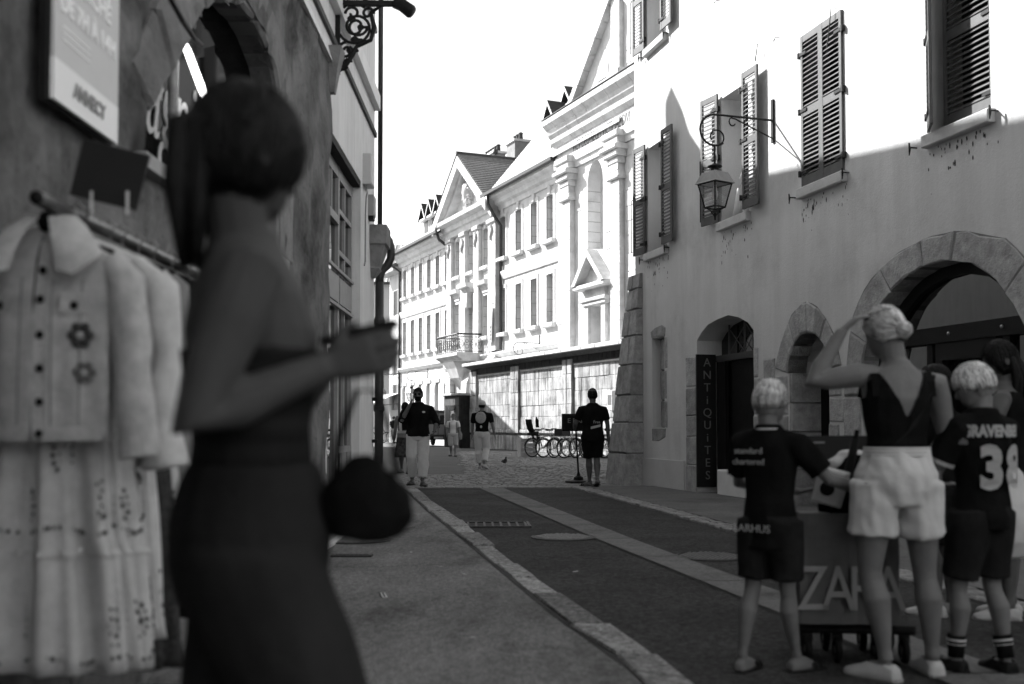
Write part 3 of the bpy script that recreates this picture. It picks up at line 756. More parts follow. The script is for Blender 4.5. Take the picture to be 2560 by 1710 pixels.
# lip where the render of the upper floor overhangs the bare stone
MB().prism([(-.05, 4.36), (-.012, 4.5), (.02, 4.5), (.02, 4.36)], -16, -3.48, 'x').build('render_lip', m_smooth, lh)
MB().loft([[(-3.62, -.13, 4.5), (-3.4, -.13, 4.5), (-3.4, .05, 4.5), (-3.62, .05, 4.5)], [(-3.58, -.09, 4.3), (-3.44, -.09, 4.3), (-3.44, .05, 4.3), (-3.58, .05, 4.3)], [(-3.55, -.06, 4.1), (-3.47, -.06, 4.1), (-3.47, .05, 4.1), (-3.55, .05, 4.1)]]).build('corbel_stone', m_archst, lh)
# voussoirs on the far side of the lunette
lo_ = resample(lun[1:], 22); up_ = resample([(-5.2, 2.29), (-5.18, 3.05), (-5.28, 3.55), (-5.6, 3.85), (-6.25, 4.0), (-6.9, 3.93), (-7.55, 3.7), (-8.05, 3.25), (-8.6, 2.62)], 22)
for p in arch_ring(lo_, up_, [0, 3, 6, 8, 10, 12, 14, 16, 18, 20, 22]):
    n = len(p); cx = sum(q[0] for q in p) / n; cz = sum(q[1] for q in p) / n
    MB().stone([((x - cx) * .97 + random.uniform(-.015, .015), (z - cz) * .97 + random.uniform(-.015, .015)) for x, z in p], 0, .3, .02).build('stone', m_archst, lh, loc=(cx, -.035 + random.uniform(-.012, .012), cz))
for z0, z1 in ((2.3, 2.7), (2.7, 3.05), (3.05, 3.4)): MB().box(-5.63, -5.55, .0, .36, z0 + .01, z1 - .01).build('stone', m_archst, lh)
B('sill', mat('sill_grey', .34, .8, .15, 8), lh, -8.5, -5.5, -.07, .3, 2.22, 2.285)
MB().prism([(p[0] * 1, p[1]) for p in lun], .15, .165).build('shop_pane', glass_lo, lh)
# letters painted on the shop glass
mw = mat('white_letter', .55, .7, .05, 20)
lt_ = text('letters', 'magnifique', .62, mw, lh, (-7.2, .146, 2.76), (pi / 2, 0, 0), depth=.003, shear=.25, bold=-.004)
lt_.scale = (.82, 1.15, 1)
MB().lathe([(.001, 3.12), (.02, 3.11), (.03, 3.05), (.026, 2.85), (.022, 2.5)], 14, (-7.62, .1, 0)).build('hanging_bottle', mat('bottle_grey', .3, .35, .3, 18), lh, smooth=True)
strip = []
for px, py in ((443, 75), (470, 130), (500, 210), (520, 270), (529, 305)):
    s_, z_ = LF.at(px, py, .04); strip.append((s_, .04, z_))
MB().tube(strip, [.012, .02, .022, .016, .006], 8).build('light_strip', mat('led', .9, .5, emit=2.2), lh)
# market poster
pc_ = (LF.at(156, 267, -.1)[0] + LF.at(291, 344, -.1)[0]) / 2
po = fthing('poster', 'pale market day poster hanging on the rough wall above the black board', 'poster', LF, pc_, -.08, LF.at(224, 306, -.1)[1])
B('sheet', mat('poster_grey', .62, .7, .03, 8), po, -.3, .28, -.012, 0, .14, 1.6)
B('foot_band', mat('poster_white', .88, .7, .03, 8), po, -.3, .28, -.013, .001, 0, .14)
B('backing', m_black, po, -.32, .27, .006, .03, -.01, 1.6)
mpt = mat('poster_text', .9, .7, .02); mpd = mat('poster_dark', .25, .7, .02)
for body, z, sz in (('JOUR DE', .56, .1), ('MARCHÉ', .455, .1), ('DE 7H À 14H', .34, .088)):
    text('lettering', body, sz, mpt, po, (-.01, -.014, z), depth=.002, bold=.003)
text('lettering', 'ANNECY', .07, mpd, po, (.0, -.015, .075), depth=.002, bold=.003)
for i in range(3): B('lettering', mpt, po, -.24, .0, -.0145, -.012, .26 - i * .022, .267 - i * .022)
# bare wire with a hook beside the poster
# bands and pale window surrounds invented to reflect in the great arch's glass
for (z0, z1, y0, g_) in ((4.95, 5.13, -.07, .82), (4.62, 4.68, -.03, .1), (5.9, 5.96, -.03, .5)):
    B('added_band', mat('band_%d' % int(z0 * 100), g_, .9, .1, 3), lh, -30, -.13, y0, -.002, z0, z1)
for a in (-12.2, -9.2, -6.2, -3.0):
    for (x0, x1, z0, z1) in ((a - .16, a, 6.6, 8.5), (a + 1, a + 1.16, 6.6, 8.5), (a - .16, a + 1.16, 8.5, 8.7)): B('surround', mat('band_495', .82), lh, x0, x1, -.045, -.002, z0, z1)
tw = fthing('wire_hook', 'dark bent wire running from the poster to the lunette', 'wire', LF, -8.55, -.1, 2.98)
MB().tube([(0, .06, .02), (.0, -.04, 0), (.25, -.05, -.06), (.5, -.03, -.05), (.72, 0, .0)], .012, 6).tube([(0, -.02, 0), (.1, -.05, .03), (.3, -.08, .1)], [.012, .012, .016], 6).build('wire', m_black, tw)
# ---- glazed shop bay with grey joinery
shop = fthing('shop_window', 'tall grey framed shop window set back beside the downpipe corner', 'shop window', LF)
Y0, Y1 = .09, .15
def fbar(x0, x1, z0, z1, y0=Y0, y1=Y1): B('frame_bar', m_frame, shop, x0, x1, y0, y1, z0, z1)
B('lintel', mat('lintel_dark', .02, .8), shop, -3.52, -1.34, .004, .2, 3.74, 3.806)
for x in (-3.5, -2.32, -1.42): fbar(x, x + .08, .4, 3.78)
fbar(-3.42, -1.42, 3.62, 3.735, Y0 + .003, Y1 - .003)
for z0, z1 in ((2.36, 2.62), (3.14, 3.22), (.4, .5)): fbar(-3.42, -2.32, z0, z1, Y0 - .01, Y1 - .01)
fbar(-2.24, -1.42, 2.36, 2.62, Y0 - .01, Y1 - .01)
for z in (2.86, 3.28): fbar(-2.24, -1.42, z, z + .05, Y0 + .003, Y1 - .003)
for x in (-1.86,): fbar(x, x + .05, .9, 3.7, Y0 + .006, Y1)
for x in (-3.06, -2.72): fbar(x, x + .045, 3.22, 3.7, Y0 + .004, Y1)
for z in (2.3, 2.66): fbar(-3.46, -1.4, z, z + .03, Y0 - .03, Y0)
B('pane', m_shopgl, shop, -3.45, -1.36, .125, .135, .45, 3.74)
B('stall_riser', m_frame, shop, -3.5, -1.34, Y0 - .02, Y1, .05, .45)
for x in (-2.2, -1.82): B('riser_panel', mat('riser_panel', .22, .6), shop, x, x + .3, Y0 - .03, Y0 - .02, .5, .86)
fbar(-2.24, -1.42, .86, .92, Y0 - .015, Y1)
# ---- alarm box, cable, junction box
ab = fthing('alarm_box', 'pale metal box on the corner wall above the hanging cable', 'box', LF, -1.05, 0, 3.82)
MB().cbox(-.14, .14, -.1, 0, 0, .34, .012).build('case', mat('box_metal', .5, .4, .05), ab)
MB().tube([(-.06, -.03, 0), (-.05, -.04, -.08), (.02, -.02, -.12), (.03, -.012, -.3), (.03, -.012, -.85), (-.05, -.012, -.9)], .008, 6).build('cable', mat('cable_grey', .25), ab)
jb = fthing('junction_box', 'small grey junction box just above the stone hopper', 'box', LF, -.62, 0, 3.56)
MB().cbox(-.1, .1, -.07, 0, 0, .24, .01).build('case', mat('box_grey', .3, .5), jb)
MB().box(-.08, .08, -.06, .0, -.04, -.001).build('gland', m_black, jb)
# ---- downpipe with hopper and bend
dp = fthing('downpipe', 'dark round downpipe with a curved offset down the house corner', 'downpipe', LF, -.05, 0, 0)
mp_ = mat('pipe_dark', .04, .45, .3, 5, dark=.3)
MB().tube([(0, -.06, 10.8), (0, -.06, 3.5)], .03, 12).build('pipe', mp_, dp, smooth=True)
bend = [(0, -.07, 3.26)] + [(.02, -.07 - .24 * (1 - cos(a)), 3.25 - .5 * (a / pi) - .0) for a in []]
bend = [(0, -.06, 3.56), (.01, -.075, 3.5), (.02, -.12, 3.45), (.03, -.17, 3.38), (.03, -.195, 3.28), (.03, -.19, 3.17), (.02, -.15, 3.08), (.01, -.09, 3.02), (0, -.065, 2.95), (0, -.06, 2.85)]
MB().tube(bend, [.03, .04] + [.05] * 8, 12).build('offset_bend', mp_, dp, smooth=True)
MB().tube([(0, -.06, 2.88), (0, -.06, .03)], .052, 12).build('pipe', mp_, dp, smooth=True)
for z in (2.35, 1.3, .55): MB().lathe([(.055, z), (.068, z + .02), (.068, z + .06), (.055, z + .1)], 12, (0, -.06, 0)).build('collar', mp_, dp)
hp = fthing('stone_hopper', 'carved stone corbel block beneath the pipe bend on the left corner', 'corbel', LF, -.38, 0, 2.9)
ms_ = mat('hopper_stone', .22, .9, .3, 8, .6, 30, dark=.4, dscale=4)
MB().loft([[(-.2, -.2, .58), (.24, -.2, .58), (.24, 0, .58), (-.2, 0, .58)], [(-.2, -.2, .36), (.24, -.2, .36), (.24, 0, .36), (-.2, 0, .36)], [(-.17, -.17, .34), (.21, -.17, .34), (.21, 0, .34), (-.17, 0, .34)], [(-.1, -.1, .1), (.12, -.1, .1), (.12, 0, .1), (-.1, 0, .1)], [(-.11, -.11, .08), (.13, -.11, .08), (.13, 0, .08), (-.11, 0, .08)], [(-.05, -.04, -.02), (.06, -.04, -.02), (.06, 0, -.02), (-.05, 0, -.02)]]).build('block', ms_, hp)
for z in (1.45, 2.1, .95):
    o = fthing('pipe_clamp', {1.45: 'iron strap on the wall beside the middle of the downpipe', 2.1: 'iron strap on the wall under the stone corbel', .95: 'iron strap on the wall low beside the downpipe'}[z], 'clamp', LF, -.2, 0, z)
    MB().box(-.06, .16, -.05, 0, -.02, .02).ball((-.03, -.05, 0), .02).build('strap', m_black, o)
# ---- wrought iron sign bracket, seen end on to the street
wb = fthing('iron_bracket', 'ornate scrolled wrought iron bracket jutting from the left house', 'bracket', LF, -3.14, 0, 4.42)
mi = m_black
def flat(pts, r): return MB().tube([(0, -p[0], p[1]) for p in pts], r, 6)
MB().box(-.02, .02, -.045, 0, -.02, 1.15).build('back_bar', mi, wb)
MB().box(-.02, .02, -.6, -.03, .62, .67).build('top_bar', mi, wb)
def spiral(cx, cz, r0, turns, a0, sgn=1, n=26, k=.25):
    return [(cx + r0 * (1 - (1 - k) * i / n) * cos(a0 + sgn * turns * 2 * pi * i / n), cz + r0 * (1 - (1 - k) * i / n) * sin(a0 + sgn * turns * 2 * pi * i / n)) for i in range(n + 1)]
scr = [spiral(.19, .42, .17, 1.5, pi, 1), spiral(.2, .43, .1, 1.2, 0, -1), spiral(.1, .2, .08, 1.2, pi / 2, 1), spiral(.1, .78, .09, 1.3, -pi / 2, 1), spiral(.3, .78, .1, 1.3, -pi / 2, -1), spiral(.06, .08, .05, 1.1, pi / 2, 1), spiral(.16, .55, .07, 1, pi, -1), spiral(.3, .55, .06, 1, 0, 1), spiral(.42, .76, .07, 1.2, -pi / 2, 1)]
for sp_ in scr: flat(sp_, .014).build('scroll', mi, wb)
flat([(.03, .0), (.1, .06), (.16, .16), (.2, .24), (.33, .3), (.36, .42), (.33, .56), (.42, .62)], [.014, .02, .024, .02, .02, .026, .02, .014]).build('outer_stem', mi, wb)
flat([(.03, .02), (.09, .025), (.11, .05)], [.012, .016, .02]).build('tip_leaf', mi, wb)
for (a, z, s_) in ((.16, .2, .05), (.2, .3, .05), (.12, .1, .035), (.28, .64, .05), (.1, .64, .05), (.25, .42, .04), (.15, .5, .035)):
    MB().loft([[(q, -a - s_ * cos(t) * 1.2, z + s_ * sin(t) * (.6 + .4 * cos(3 * t))) for t in [j * pi / 5 for j in range(10)]] for q in (-.008, .008)]).build('leaf', mi, wb)
sp = fthing('spotlight', 'small black spotlight at the tip of the iron bracket', 'spotlight', LF, -3.14, -.6, 5.05)
MB().tube([(0, .0, .3), (0, -.03, .14), (0, -.06, .07)], .035, 8).build('stem', mi, sp)
MB().tube([(0, .06, .02), (0, -.02, .0), (0, -.1, -.06), (0, -.12, -.075)], [.045, .06, .065, .05], 12).build('head', mi, sp, smooth=True)
# ---- the row behind the corner; only its shade reaches the picture
def row_house(label, poly, h, extra=None):
    cx = sum(p[0] for p in poly) / len(poly); cy = sum(p[1] for p in poly) / len(poly)
    t = thing('town_house', label, 'house', (cx, cy, 0))
    q = [(p[0] - cx, p[1] - cy) for p in poly]
    MB().prism(q, 0, h - .2, 'z').build('wall', m_smooth, t)
    g = [(p[0] * 1.0, p[1]) for p in q]
    m_ = mat('tile_roof', .16, .9, .2, 4)
    n = len(q); rid = [(p[0] * .35, p[1] * .6) for p in q]
    MB().add([(*p, h - .2) for p in g] + [(*p, h) for p in g] + [(*p, h + 1.0) for p in rid], [(i, (i + 1) % n, (i + 1) % n + n, i + n) for i in range(n)] + [(i + n, (i + 1) % n + n, (i + 1) % n + 2 * n, i + 2 * n) for i in range(n)] + [tuple(2 * n + i for i in range(n))]).build('roof', m_, t)
    p, r = Vector(q[1]), Vector(q[2]); d = (r - p).normalized(); nn = Vector((d.y, -d.x))
    L_ = (r - p).length; k = int(L_ / 3)
    for i in range(k):
        for z in (1.2, 4.6, 7.6):
            c = p + d * (1.5 + i * 3) + nn * .02
            if z + 2 < h:
                MB().box(-.5, .5, -.03, .0, 0, 1.8).build('window', m_glassd, t, loc=(c.x, c.y, z), rot=(0, 0, atan2(d.y, d.x)))
    return t
sl = lambda y: -.129 * y - .5
n1 = row_house('plain pale town house next beyond the downpipe corner', [(-12, 13.3), (sl(13.3), 13.3), (sl(30), 30), (-12, 30)], 11.05)
row_house('plain pale town house second beyond the downpipe corner', [(-16, 30), (sl(30), 30), (sl(43.8) + .1, 43.8), (-16, 43.8)], 10.9)
row_house('plain pale town house third beyond the downpipe corner, standing back', [(-22, 44), (-10.9, 44), (-10.6, 60), (-22, 60)], 10.9)
gb = fthing('gabled_dormer', 'narrow gabled roof dormer on the house beyond the downpipe corner', 'dormer', LF)
gb.location = (sl(22), 22.0, 10.9); gb.rotation_euler = (0, 0, atan2(1, -.129))
MB().prism([(-1.1, 0), (1.1, 0), (1.1, 1.85), (.85, 2.1), (.4, 1.35), (-.3, .75)], 0, .5).build('gable_wall', m_smooth, gb)

# unseen house added behind the camera to darken the near lane
hb_ = thing('town_house', 'unseen plain pale house added behind the viewer to shade the lane', 'house', (2, -15, 0))
B('wall', m_smooth, hb_, -5, 12, -6, 0, 0, 12.5)
for x in (-2.5, .5, 3.5, 6.5):
    for z in (1.0, 4.5, 8.0): B('window', m_glassd, hb_, x, x + 1.1, 0, .03, z, z + 1.8)
MB().prism([(.5, 12.4), (-3, 15), (-6.5, 12.4), (-6.5, 12.6), (-3, 15.2), (.5, 12.6)], -5.3, 12.3, 'x').build('roof', mat('tile_roof', .16, .9, .2, 4), hb_)
# ================================================================ far palace, church and terrace wall
m_ash = mat('palace_stone', .56, .92, .1, .8, .2, 10, dark=.22, dscale=1.1, streak=.2, sscale=(1.5, 1.5, .25), spec=.1)
m_ash2 = mat('palace_trim', .56, .9, .14, 2, .3, 14, objvar=.06, coord='World', streak=.18, sscale=(1.5, 1.5, .4), dark=.2, dscale=1.5)
m_chur = mat('church_stone', .6, .9, .14, 1.4, .3, 10, dark=.22, dscale=1.2, speck=.1)
m_winr = mat('window_shade', .012, .35, .2, 3)
m_gut = mat('zinc_gutter', .045, .4, .2, 4)
m_slate = mat('tiles_pale', .42, .85, .25, 6, .3, 20)
pal = fthing('palace', 'long pale classical building with pedimented pavilion, tall windows and balcony', 'building', FF)
PY = 1.0
LEFT, RIGHT = -22.9, 2.05
up_l = [-22.33, -20.66, -19.06, -17.44, -15.85, -14.2]
pav = [-12.38, -10.27, -8.1]
up_r = [-5.8, -3.8, -1.97, -.2]
WW = .72
holes = []; wins = []
for x in up_l: wins += [(x, x + WW, 9.4, 11.15), (x, x + WW, 5.7, 7.8), (x, x + .6, 1.5, 3.68)]
for x in pav: wins += [(x, x + .68, 9.48, 11.43)]
wins += [(-12.46, -11.8, 5.85, 7.92), (-8.15, -7.5, 5.8, 7.95), (-13.05, -12.5, 1.5, 3.6)]
for x in up_r: wins += [(x, x + .72, 9.6, 11.62), (x, x + .7, 5.8, 8.03)]
arch_w = [(-10.5, 5.0), (-9.62, 5.0), (-9.62, 7.5)] + arc(-10.06, 7.5, .44, 0, pi, 8)[1:-1] + [(-10.5, 7.5)]
wall_mesh([(LEFT, -.1), (RIGHT, -.1), (RIGHT, 12.6), (LEFT, 12.3)], [rect(*w) for w in wins] + [arch_w], PY, .6, .45).build('wall', m_ash, pal)
MB().box(LEFT, RIGHT, PY + .62, PY + 9, 0, 12.2).build('inner_block', mat('dark_inside', .03, .9), pal)
MB().box(LEFT, LEFT + .1, PY + .6, PY + 9.2, 0, 12.3).build('end_wall', m_ash, pal)
# every window: pane, two casement bars, surround, keystone, sill
for (x0, x1, z0, z1) in wins + [(-10.5, -9.62, 5.0, 7.94)]:
    up = z0 > 9; gf = z0 < 2
    wv = B('window', m_winr, pal, x0, x1, PY + .3, PY + .34, z0, z1)
    cxm = (x0 + x1) / 2
    B('casement', mat('casement_paint', .14, .5), wv, cxm - .025, cxm + .025, PY + .27, PY + .3, z0, z1)
    for q in (.35, .68): B('casement', mat('casement_paint', .14, .5), wv, x0, x1, PY + .275, PY + .3, z0 + (z1 - z0) * q - .02, z0 + (z1 - z0) * q + .02)
    if gf:
        MB().cbox(x0 - .15, x1 + .15, PY - .06, PY + .1, z1, z1 + .22, .02).build('lintel_stone', m_ash2, pal)
        continue
    if z0 != 5.0: MB().cbox(x0 - .22, x1 + .22, PY - .2, PY + .3, z0 - .2, z0, .03).build('sill', m_ash2, pal)
    for e in (x0 - .17, x1): B('jamb_stone', m_ash2, pal, e, e + .17, PY - .035, PY + .05, z0, z1)
    if z0 != 5.0:
        B('head_stone', m_ash2, pal, x0 - .17, x1 + .17, PY - .037, PY + .05, z1, z1 + .2)
        if up: MB().cbox(cxm - .14, cxm + .14, PY - .1, PY + .05, z1 + .02, z1 + .52, .03).build('keystone', m_ash2, pal)
    # stone joints show in the deep reveal
    for q in range(1, 4): B('reveal_joint', mat('joint_grey', .25), pal, x0 - .001, x0 + .004, PY, PY + .3, z0 + (z1 - z0) * q / 4 - .012, z0 + (z1 - z0) * q / 4 + .012)
# ground floor shutters folded against the wall
mwsh = mat('pale_shutter', .5, .7, .08, 6)
for x in up_l:
    for e in (x - .52, x + .66):
        sh = B('shutter', mat('pale_shutter_frame', .66, .7, .04, 6), pal, e, e + .44, PY - .05, PY - .003, 1.5, 3.6)
        for q in range(4): B('shutter_panel', mwsh, sh, e + .06, e + .38, PY - .06, PY - .05, 1.58 + q * .5, 1.98 + q * .5)
# string courses, bands, plinth
for (a, b_) in ((LEFT, -13.4), (-5.6, 1.95)):
    zb = 8.42 if a < -10 else 8.8
    MB().prism([(PY - .16, zb + .02), (PY - .06, zb - .32), (PY + .05, zb - .32), (PY + .05, zb + .08), (PY - .14, zb + .08)], a + .05, b_, 'x').build('band_course', m_ash2, pal)
MB().prism([(PY - .22, 4.78), (PY - .1, 4.6), (PY + .05, 4.6), (PY + .05, 4.9), (PY - .2, 4.86)], LEFT - .05, RIGHT, 'x').build('string_course', m_ash2, pal)
# cornice and gutter
for (a, b_, ze) in ((LEFT - .25, -13.5, 12.15), (-6.4, RIGHT - .05, 12.75)):
    MB().prism([(PY + .05, ze - .75), (PY - .08, ze - .72), (PY - .12, ze - .5), (PY - .28, ze - .42), (PY - .34, ze - .22), (PY - .58, ze - .12), (PY - .62, ze), (PY + .05, ze)], a, b_, 'x').build('cornice', m_ash2, pal)
    MB().prism([(PY - .86, ze + .14), (PY - .84, ze + .0), (PY - .72, ze - .06), (PY - .6, ze), (PY - .58, ze + .14)], a - .1, b_, 'x').build('gutter', m_gut, pal)
# roof planes with tile courses
def roof_slope(x0, x1, y0, z0, y1, z1, name='roof', m=m_slate, courses=26):
    mb = MB()
    for i in range(courses):
        a, b_ = i / courses, (i + 1) / courses
        ya, za, yb, zb = y0 + (y1 - y0) * a, z0 + (z1 - z0) * a, y0 + (y1 - y0) * b_, z0 + (z1 - z0) * b_
        mb.add([(x0, ya, za + .04), (x1, ya, za + .04), (x1, yb, zb), (x0, yb, zb), (x0, ya, za - .05), (x1, ya, za - .05)], [(0, 1, 2, 3), (4, 5, 1, 0)])
    return mb.build(name, m, pal)
rf = roof_slope(LEFT - .3, -13, PY - .75, 12.25, PY + 5, 16.3)
ax_, az_ = FF.at(1372, 300, PY + 6)
rmb_ = MB(); bx_ = FF.at(1228, 505, PY - .7)[0]
for i in range(34):
    f0, f1 = i / 34, (i + 1) / 34
    P_ = lambda f, d=0.0: (bx_ + (ax_ - bx_) * f, PY - .75 + 6.75 * f, 12.9 + (az_ - 12.9) * f + d)
    a_, b__ = P_(f0, .05), P_(f1)
    rmb_.add([a_, (RIGHT + 6, a_[1], a_[2]), (RIGHT + 6, b__[1], b__[2]), b__, (a_[0], a_[1], a_[2] - .1), (RIGHT + 6, a_[1], a_[2] - .1)], [(0, 1, 2, 3), (4, 5, 1, 0)])
rmb_.build('roof', m_slate, pal)
rf2 = roof_slope(-14, -6, PY + 1.2, 14.1, PY + 5, 16.8, courses=10)
# pavilion: pilasters, entablature, pediment with cartouche, tiled roof behind
PP = PY - .22
for i, x in enumerate((-13.35, -11.1, -9.07, -6.96)):
    w = .72 if i < 3 else 1.0
    for k in range(12): B('pilaster_block', m_ash2, pal, x, x + w, PP + .003 * (k % 2), PY + .02, 4.95 + k * .545, 4.95 + (k + 1) * .545 - .02)
    B('pilaster_core', m_ash2, pal, x + .01, x + w - .01, PP + .02, PY + .02, 4.95, 11.5)
    MB().cbox(x - .08, x + w + .08, PP - .1, PY, 11.5, 11.72, .04).build('capital', m_ash2, pal)
    gmb = MB()
    for q in range(9):
        a = q * .7; gmb.ball((x + w / 2 + .1 * sin(a), PP - .05, 11.35 - q * .085), .09 - .004 * q, .07, .06, 8, 6)
    gmb.build('garland', m_ash2, pal, smooth=True)
    for k in range(11): B('pilaster_block', m_ash2, pal, x - .02, x + w + .02, PP - .05 + .004 * (k % 2), PY + .02, .0 + k * .43, (k + 1) * .43 - .025)
    MB().cbox(x - .14, x + w + .14, PP - .16, PY, 4.3, 4.6, .03).build('impost_block', m_ash2, pal)
xa, xb, zt = -14.2, -5.85, 12.62
MB().prism([(PY + .05, 11.72), (PP - .05, 11.72), (PP - .08, 12.0), (PP - .2, 12.06), (PP - .24, 12.3), (PP - .55, 12.42), (PP - .6, zt), (PY + .05, zt)], xa, xb, 'x').build('entablature', m_ash2, pal)
apx, apz = (xa + xb) / 2, 15.75
MB().prism([(xa + .6, zt), (xb - .6, zt), (apx, apz - .75)], PY - .02, PY + .3).build('tympanum', m_ash, pal)
for s_, (x0, x1) in ((1, (xa, apx)), (-1, (xb, apx))):
    n_ = 6
    for k in range(n_):
        f0, f1 = k / n_, (k + 1) / n_
        p0 = (x0 + (x1 - x0) * f0, zt + (apz - zt) * f0); p1 = (x0 + (x1 - x0) * f1, zt + (apz - zt) * f1)
        t_ = .5
        MB().prism([p0, p1, (p1[0], p1[1] - t_ - .12), (p0[0], p0[1] - t_ - .12)] if True else [], PP - .6, PY + .3).build('raking_block', m_ash2, pal)
        MB().prism([(p0[0], p0[1] - t_ - .1), (p1[0], p1[1] - t_ - .1), (p1[0], p1[1] - t_ - .42), (p0[0], p0[1] - t_ - .42)], PP - .28, PY + .3).build('raking_block', m_ash2, pal)
    mb = MB()
    for k in range(22):
        f0, f1 = k / 22, (k + 1) / 22
        p0 = (x0 + (x1 - x0) * f0, zt + .12 + (apz - zt) * f0); p1 = (x0 + (x1 - x0) * f1, zt + .12 + (apz - zt) * f1)
        mb.add([(p0[0], PP - .62, p0[1] + .05), (p0[0], PY + 6, p0[1] + .05), (p1[0], PY + 6, p1[1]), (p1[0], PP - .62, p1[1]), (p0[0], PP - .62, p0[1] - .04), (p0[0], PY + 6, p0[1] - .04)], [(0, 1, 2, 3), (4, 5, 1, 0)])
    mb.build('gable_roof', mat('tiles_dark', .17, .85, .3, 8, .3, 20), pal)
MB().tube([(apx, PP - .65, apz + .15), (apx, PY + 6, apz + .15)], .1, 8).build('ridge', m_gut, pal)
ct = MB()
rr = random.Random(11)
ct.lathe([(.05, .9), (.35, .75), (.42, .3), (.3, -.2), (.06, -.5)], 14, (0, 0, 0))
for i in range(40):
    a = rr.uniform(0, 6.28); r_ = rr.uniform(.3, .62); ct.ball((r_ * cos(a) * .8, rr.uniform(-.25, -.1), .2 + 1.15 * r_ * sin(a) * 1.3), rr.uniform(.05, .13), .1, rr.uniform(.05, .16), 7, 5)
ct.build('cartouche', m_ash2, pal, smooth=True, loc=(apx, PY - .1, 13.5))
# first floor hoods, arched balcony door, balcony
for x in (-12.13, -7.82):
    MB().prism([(PY - .1, 8.25), (PY - .14, 8.42), (PY - .3, 8.5), (PY - .36, 8.72), (PY + .05, 8.8), (PY + .05, 8.25)], x - .62, x + .62, 'x').build('window_hood', m_ash2, pal)
    B('hood_frieze', m_ash2, pal, x - .45, x + .45, PY - .08, PY + .02, 8.1, 8.26)
MB().prism([(PY - .2, 8.3), (PY - .3, 8.55), (PY - .5, 8.6), (PY - .55, 8.8), (PY + .05, 8.85), (PY + .05, 8.3)], -10.75, -9.4, 'x').build('window_hood', m_ash2, pal)
MB().prism([(-10.3, 8.3), (-9.82, 8.3), (-9.92, 7.55), (-10.2, 7.55)], PY - .3, PY + .02).build('keystone', m_ash2, pal)
bx0, bx1, by0 = -11.6, -8.35, PY - 1.35
bl = MB().prism([(by0 - .1, 4.98), (by0 - .1, 4.82), (by0 + .05, 4.7), (by0 + .15, 4.66), (by0 + .2, 4.55), (PY, 4.55), (PY, 4.98)], bx0 - .1, bx1 + .1, 'x').build('balcony', m_ash2, pal)
mi2 = mat('balcony_iron', .12, .5, .2, 10)
for pa, pb in (((bx0, by0), (bx1, by0)), ((bx0, by0), (bx0, PY)), ((bx1, by0), (bx1, PY))):
    pa, pb = Vector((*pa, 0)), Vector((*pb, 0)); L_ = (pb - pa).length; d = (pb - pa).normalized()
    MB().tube([pa + Vector((0, 0, 5.95)), pb + Vector((0, 0, 5.95))], .05, 6).build('handrail', m_gut, bl)
    MB().tube([pa + Vector((0, 0, 5.05)), pb + Vector((0, 0, 5.05))], .025, 6).build('bottom_rail', mi2, bl)
    MB().tube([pa + Vector((0, 0, 5.8)), pb + Vector((0, 0, 5.8))], .02, 6).build('upper_rail', mi2, bl)
    n_ = max(3, int(L_ / .3))
    for i in range(n_ + 1):
        p = pa + d * (L_ * i / n_)
        MB().tube([p + Vector((0, 0, z)) for z in (5.05, 5.3, 5.42, 5.55, 5.95)], [.018, .018, .045, .018, .018], 5).build('baluster', mi2, bl)
        if i < n_:
            q = p + d * (L_ / n_ / 2)
            sc_ = MB().torus((q.x, q.y, 5.3), .1, .016, 'y' if abs(d.x) > .5 else 'x', 12, 5).torus((q.x, q.y, 5.58), .09, .016, 'y' if abs(d.x) > .5 else 'x', 12, 5)
            sc_.build('iron_scroll', mi2, bl)
MB().loft([[(-10.95, by0 + .05, 4.55), (-9.2, by0 + .05, 4.55), (-9.2, PY, 4.55), (-10.95, PY, 4.55)], [(-10.9, by0 + .25, 4.2), (-9.25, by0 + .25, 4.2), (-9.25, PY, 4.2), (-10.9, PY, 4.2)], [(-10.75, by0 + .45, 3.7), (-9.4, by0 + .45, 3.7), (-9.4, PY, 3.7), (-10.75, PY, 3.7)], [(-10.6, PY - .35, 3.0), (-9.6, PY - .35, 3.0), (-9.6, PY, 3.0), (-10.6, PY, 3.0)], [(-10.3, PY - .1, 2.6), (-9.9, PY - .1, 2.6), (-9.9, PY, 2.6), (-10.3, PY, 2.6)]]).build('corbel', m_ash2, bl)
# curved stone pier next to the terrace wall
pts = [(PY - .1, 4.5), (PY - .55, 4.3), (PY - .75, 3.8), (PY - .85, 3.0), (PY - .8, 2.0), (PY - .75, 0)]
for k in range(8):
    z1, z0 = 4.5 - k * .56, max(0, 4.5 - (k + 1) * .56)
    f = lambda z: -(.35 + .5 * min(1, (4.5 - z) / 1.2))
    MB().loft([[(-9.3, PY + f(z0), z0 + .01), (-8.5, PY + f(z0), z0 + .01), (-8.5, PY, z0 + .01), (-9.3, PY, z0 + .01)], [(-9.3, PY + f(z1), z1 - .01), (-8.5, PY + f(z1), z1 - .01), (-8.5, PY, z1 - .01), (-9.3, PY, z1 - .01)]]).build('pier_block', m_ash2, pal)
# downpipes
for pts in ([(-5.75, PY - .75, 12.7), (-5.75, PY - .7, 12.3), (-5.6, PY - .35, 11.6), (-5.5, PY - .1, 11.2), (-5.5, PY - .1, 4.95)],
            [(-23.1, PY - .75, 12.2), (-23.1, PY - .6, 11.6), (-22.85, PY - .1, 11.2), (-22.85, PY - .1, .1)],
            [(-13.75, PY - .7, 12.1), (-13.72, PY - .55, 11.8), (-13.5, PY - .25, 11.5)]):
    MB().tube(pts, .085, 8).build('downpipe', m_gut, pal, smooth=True)
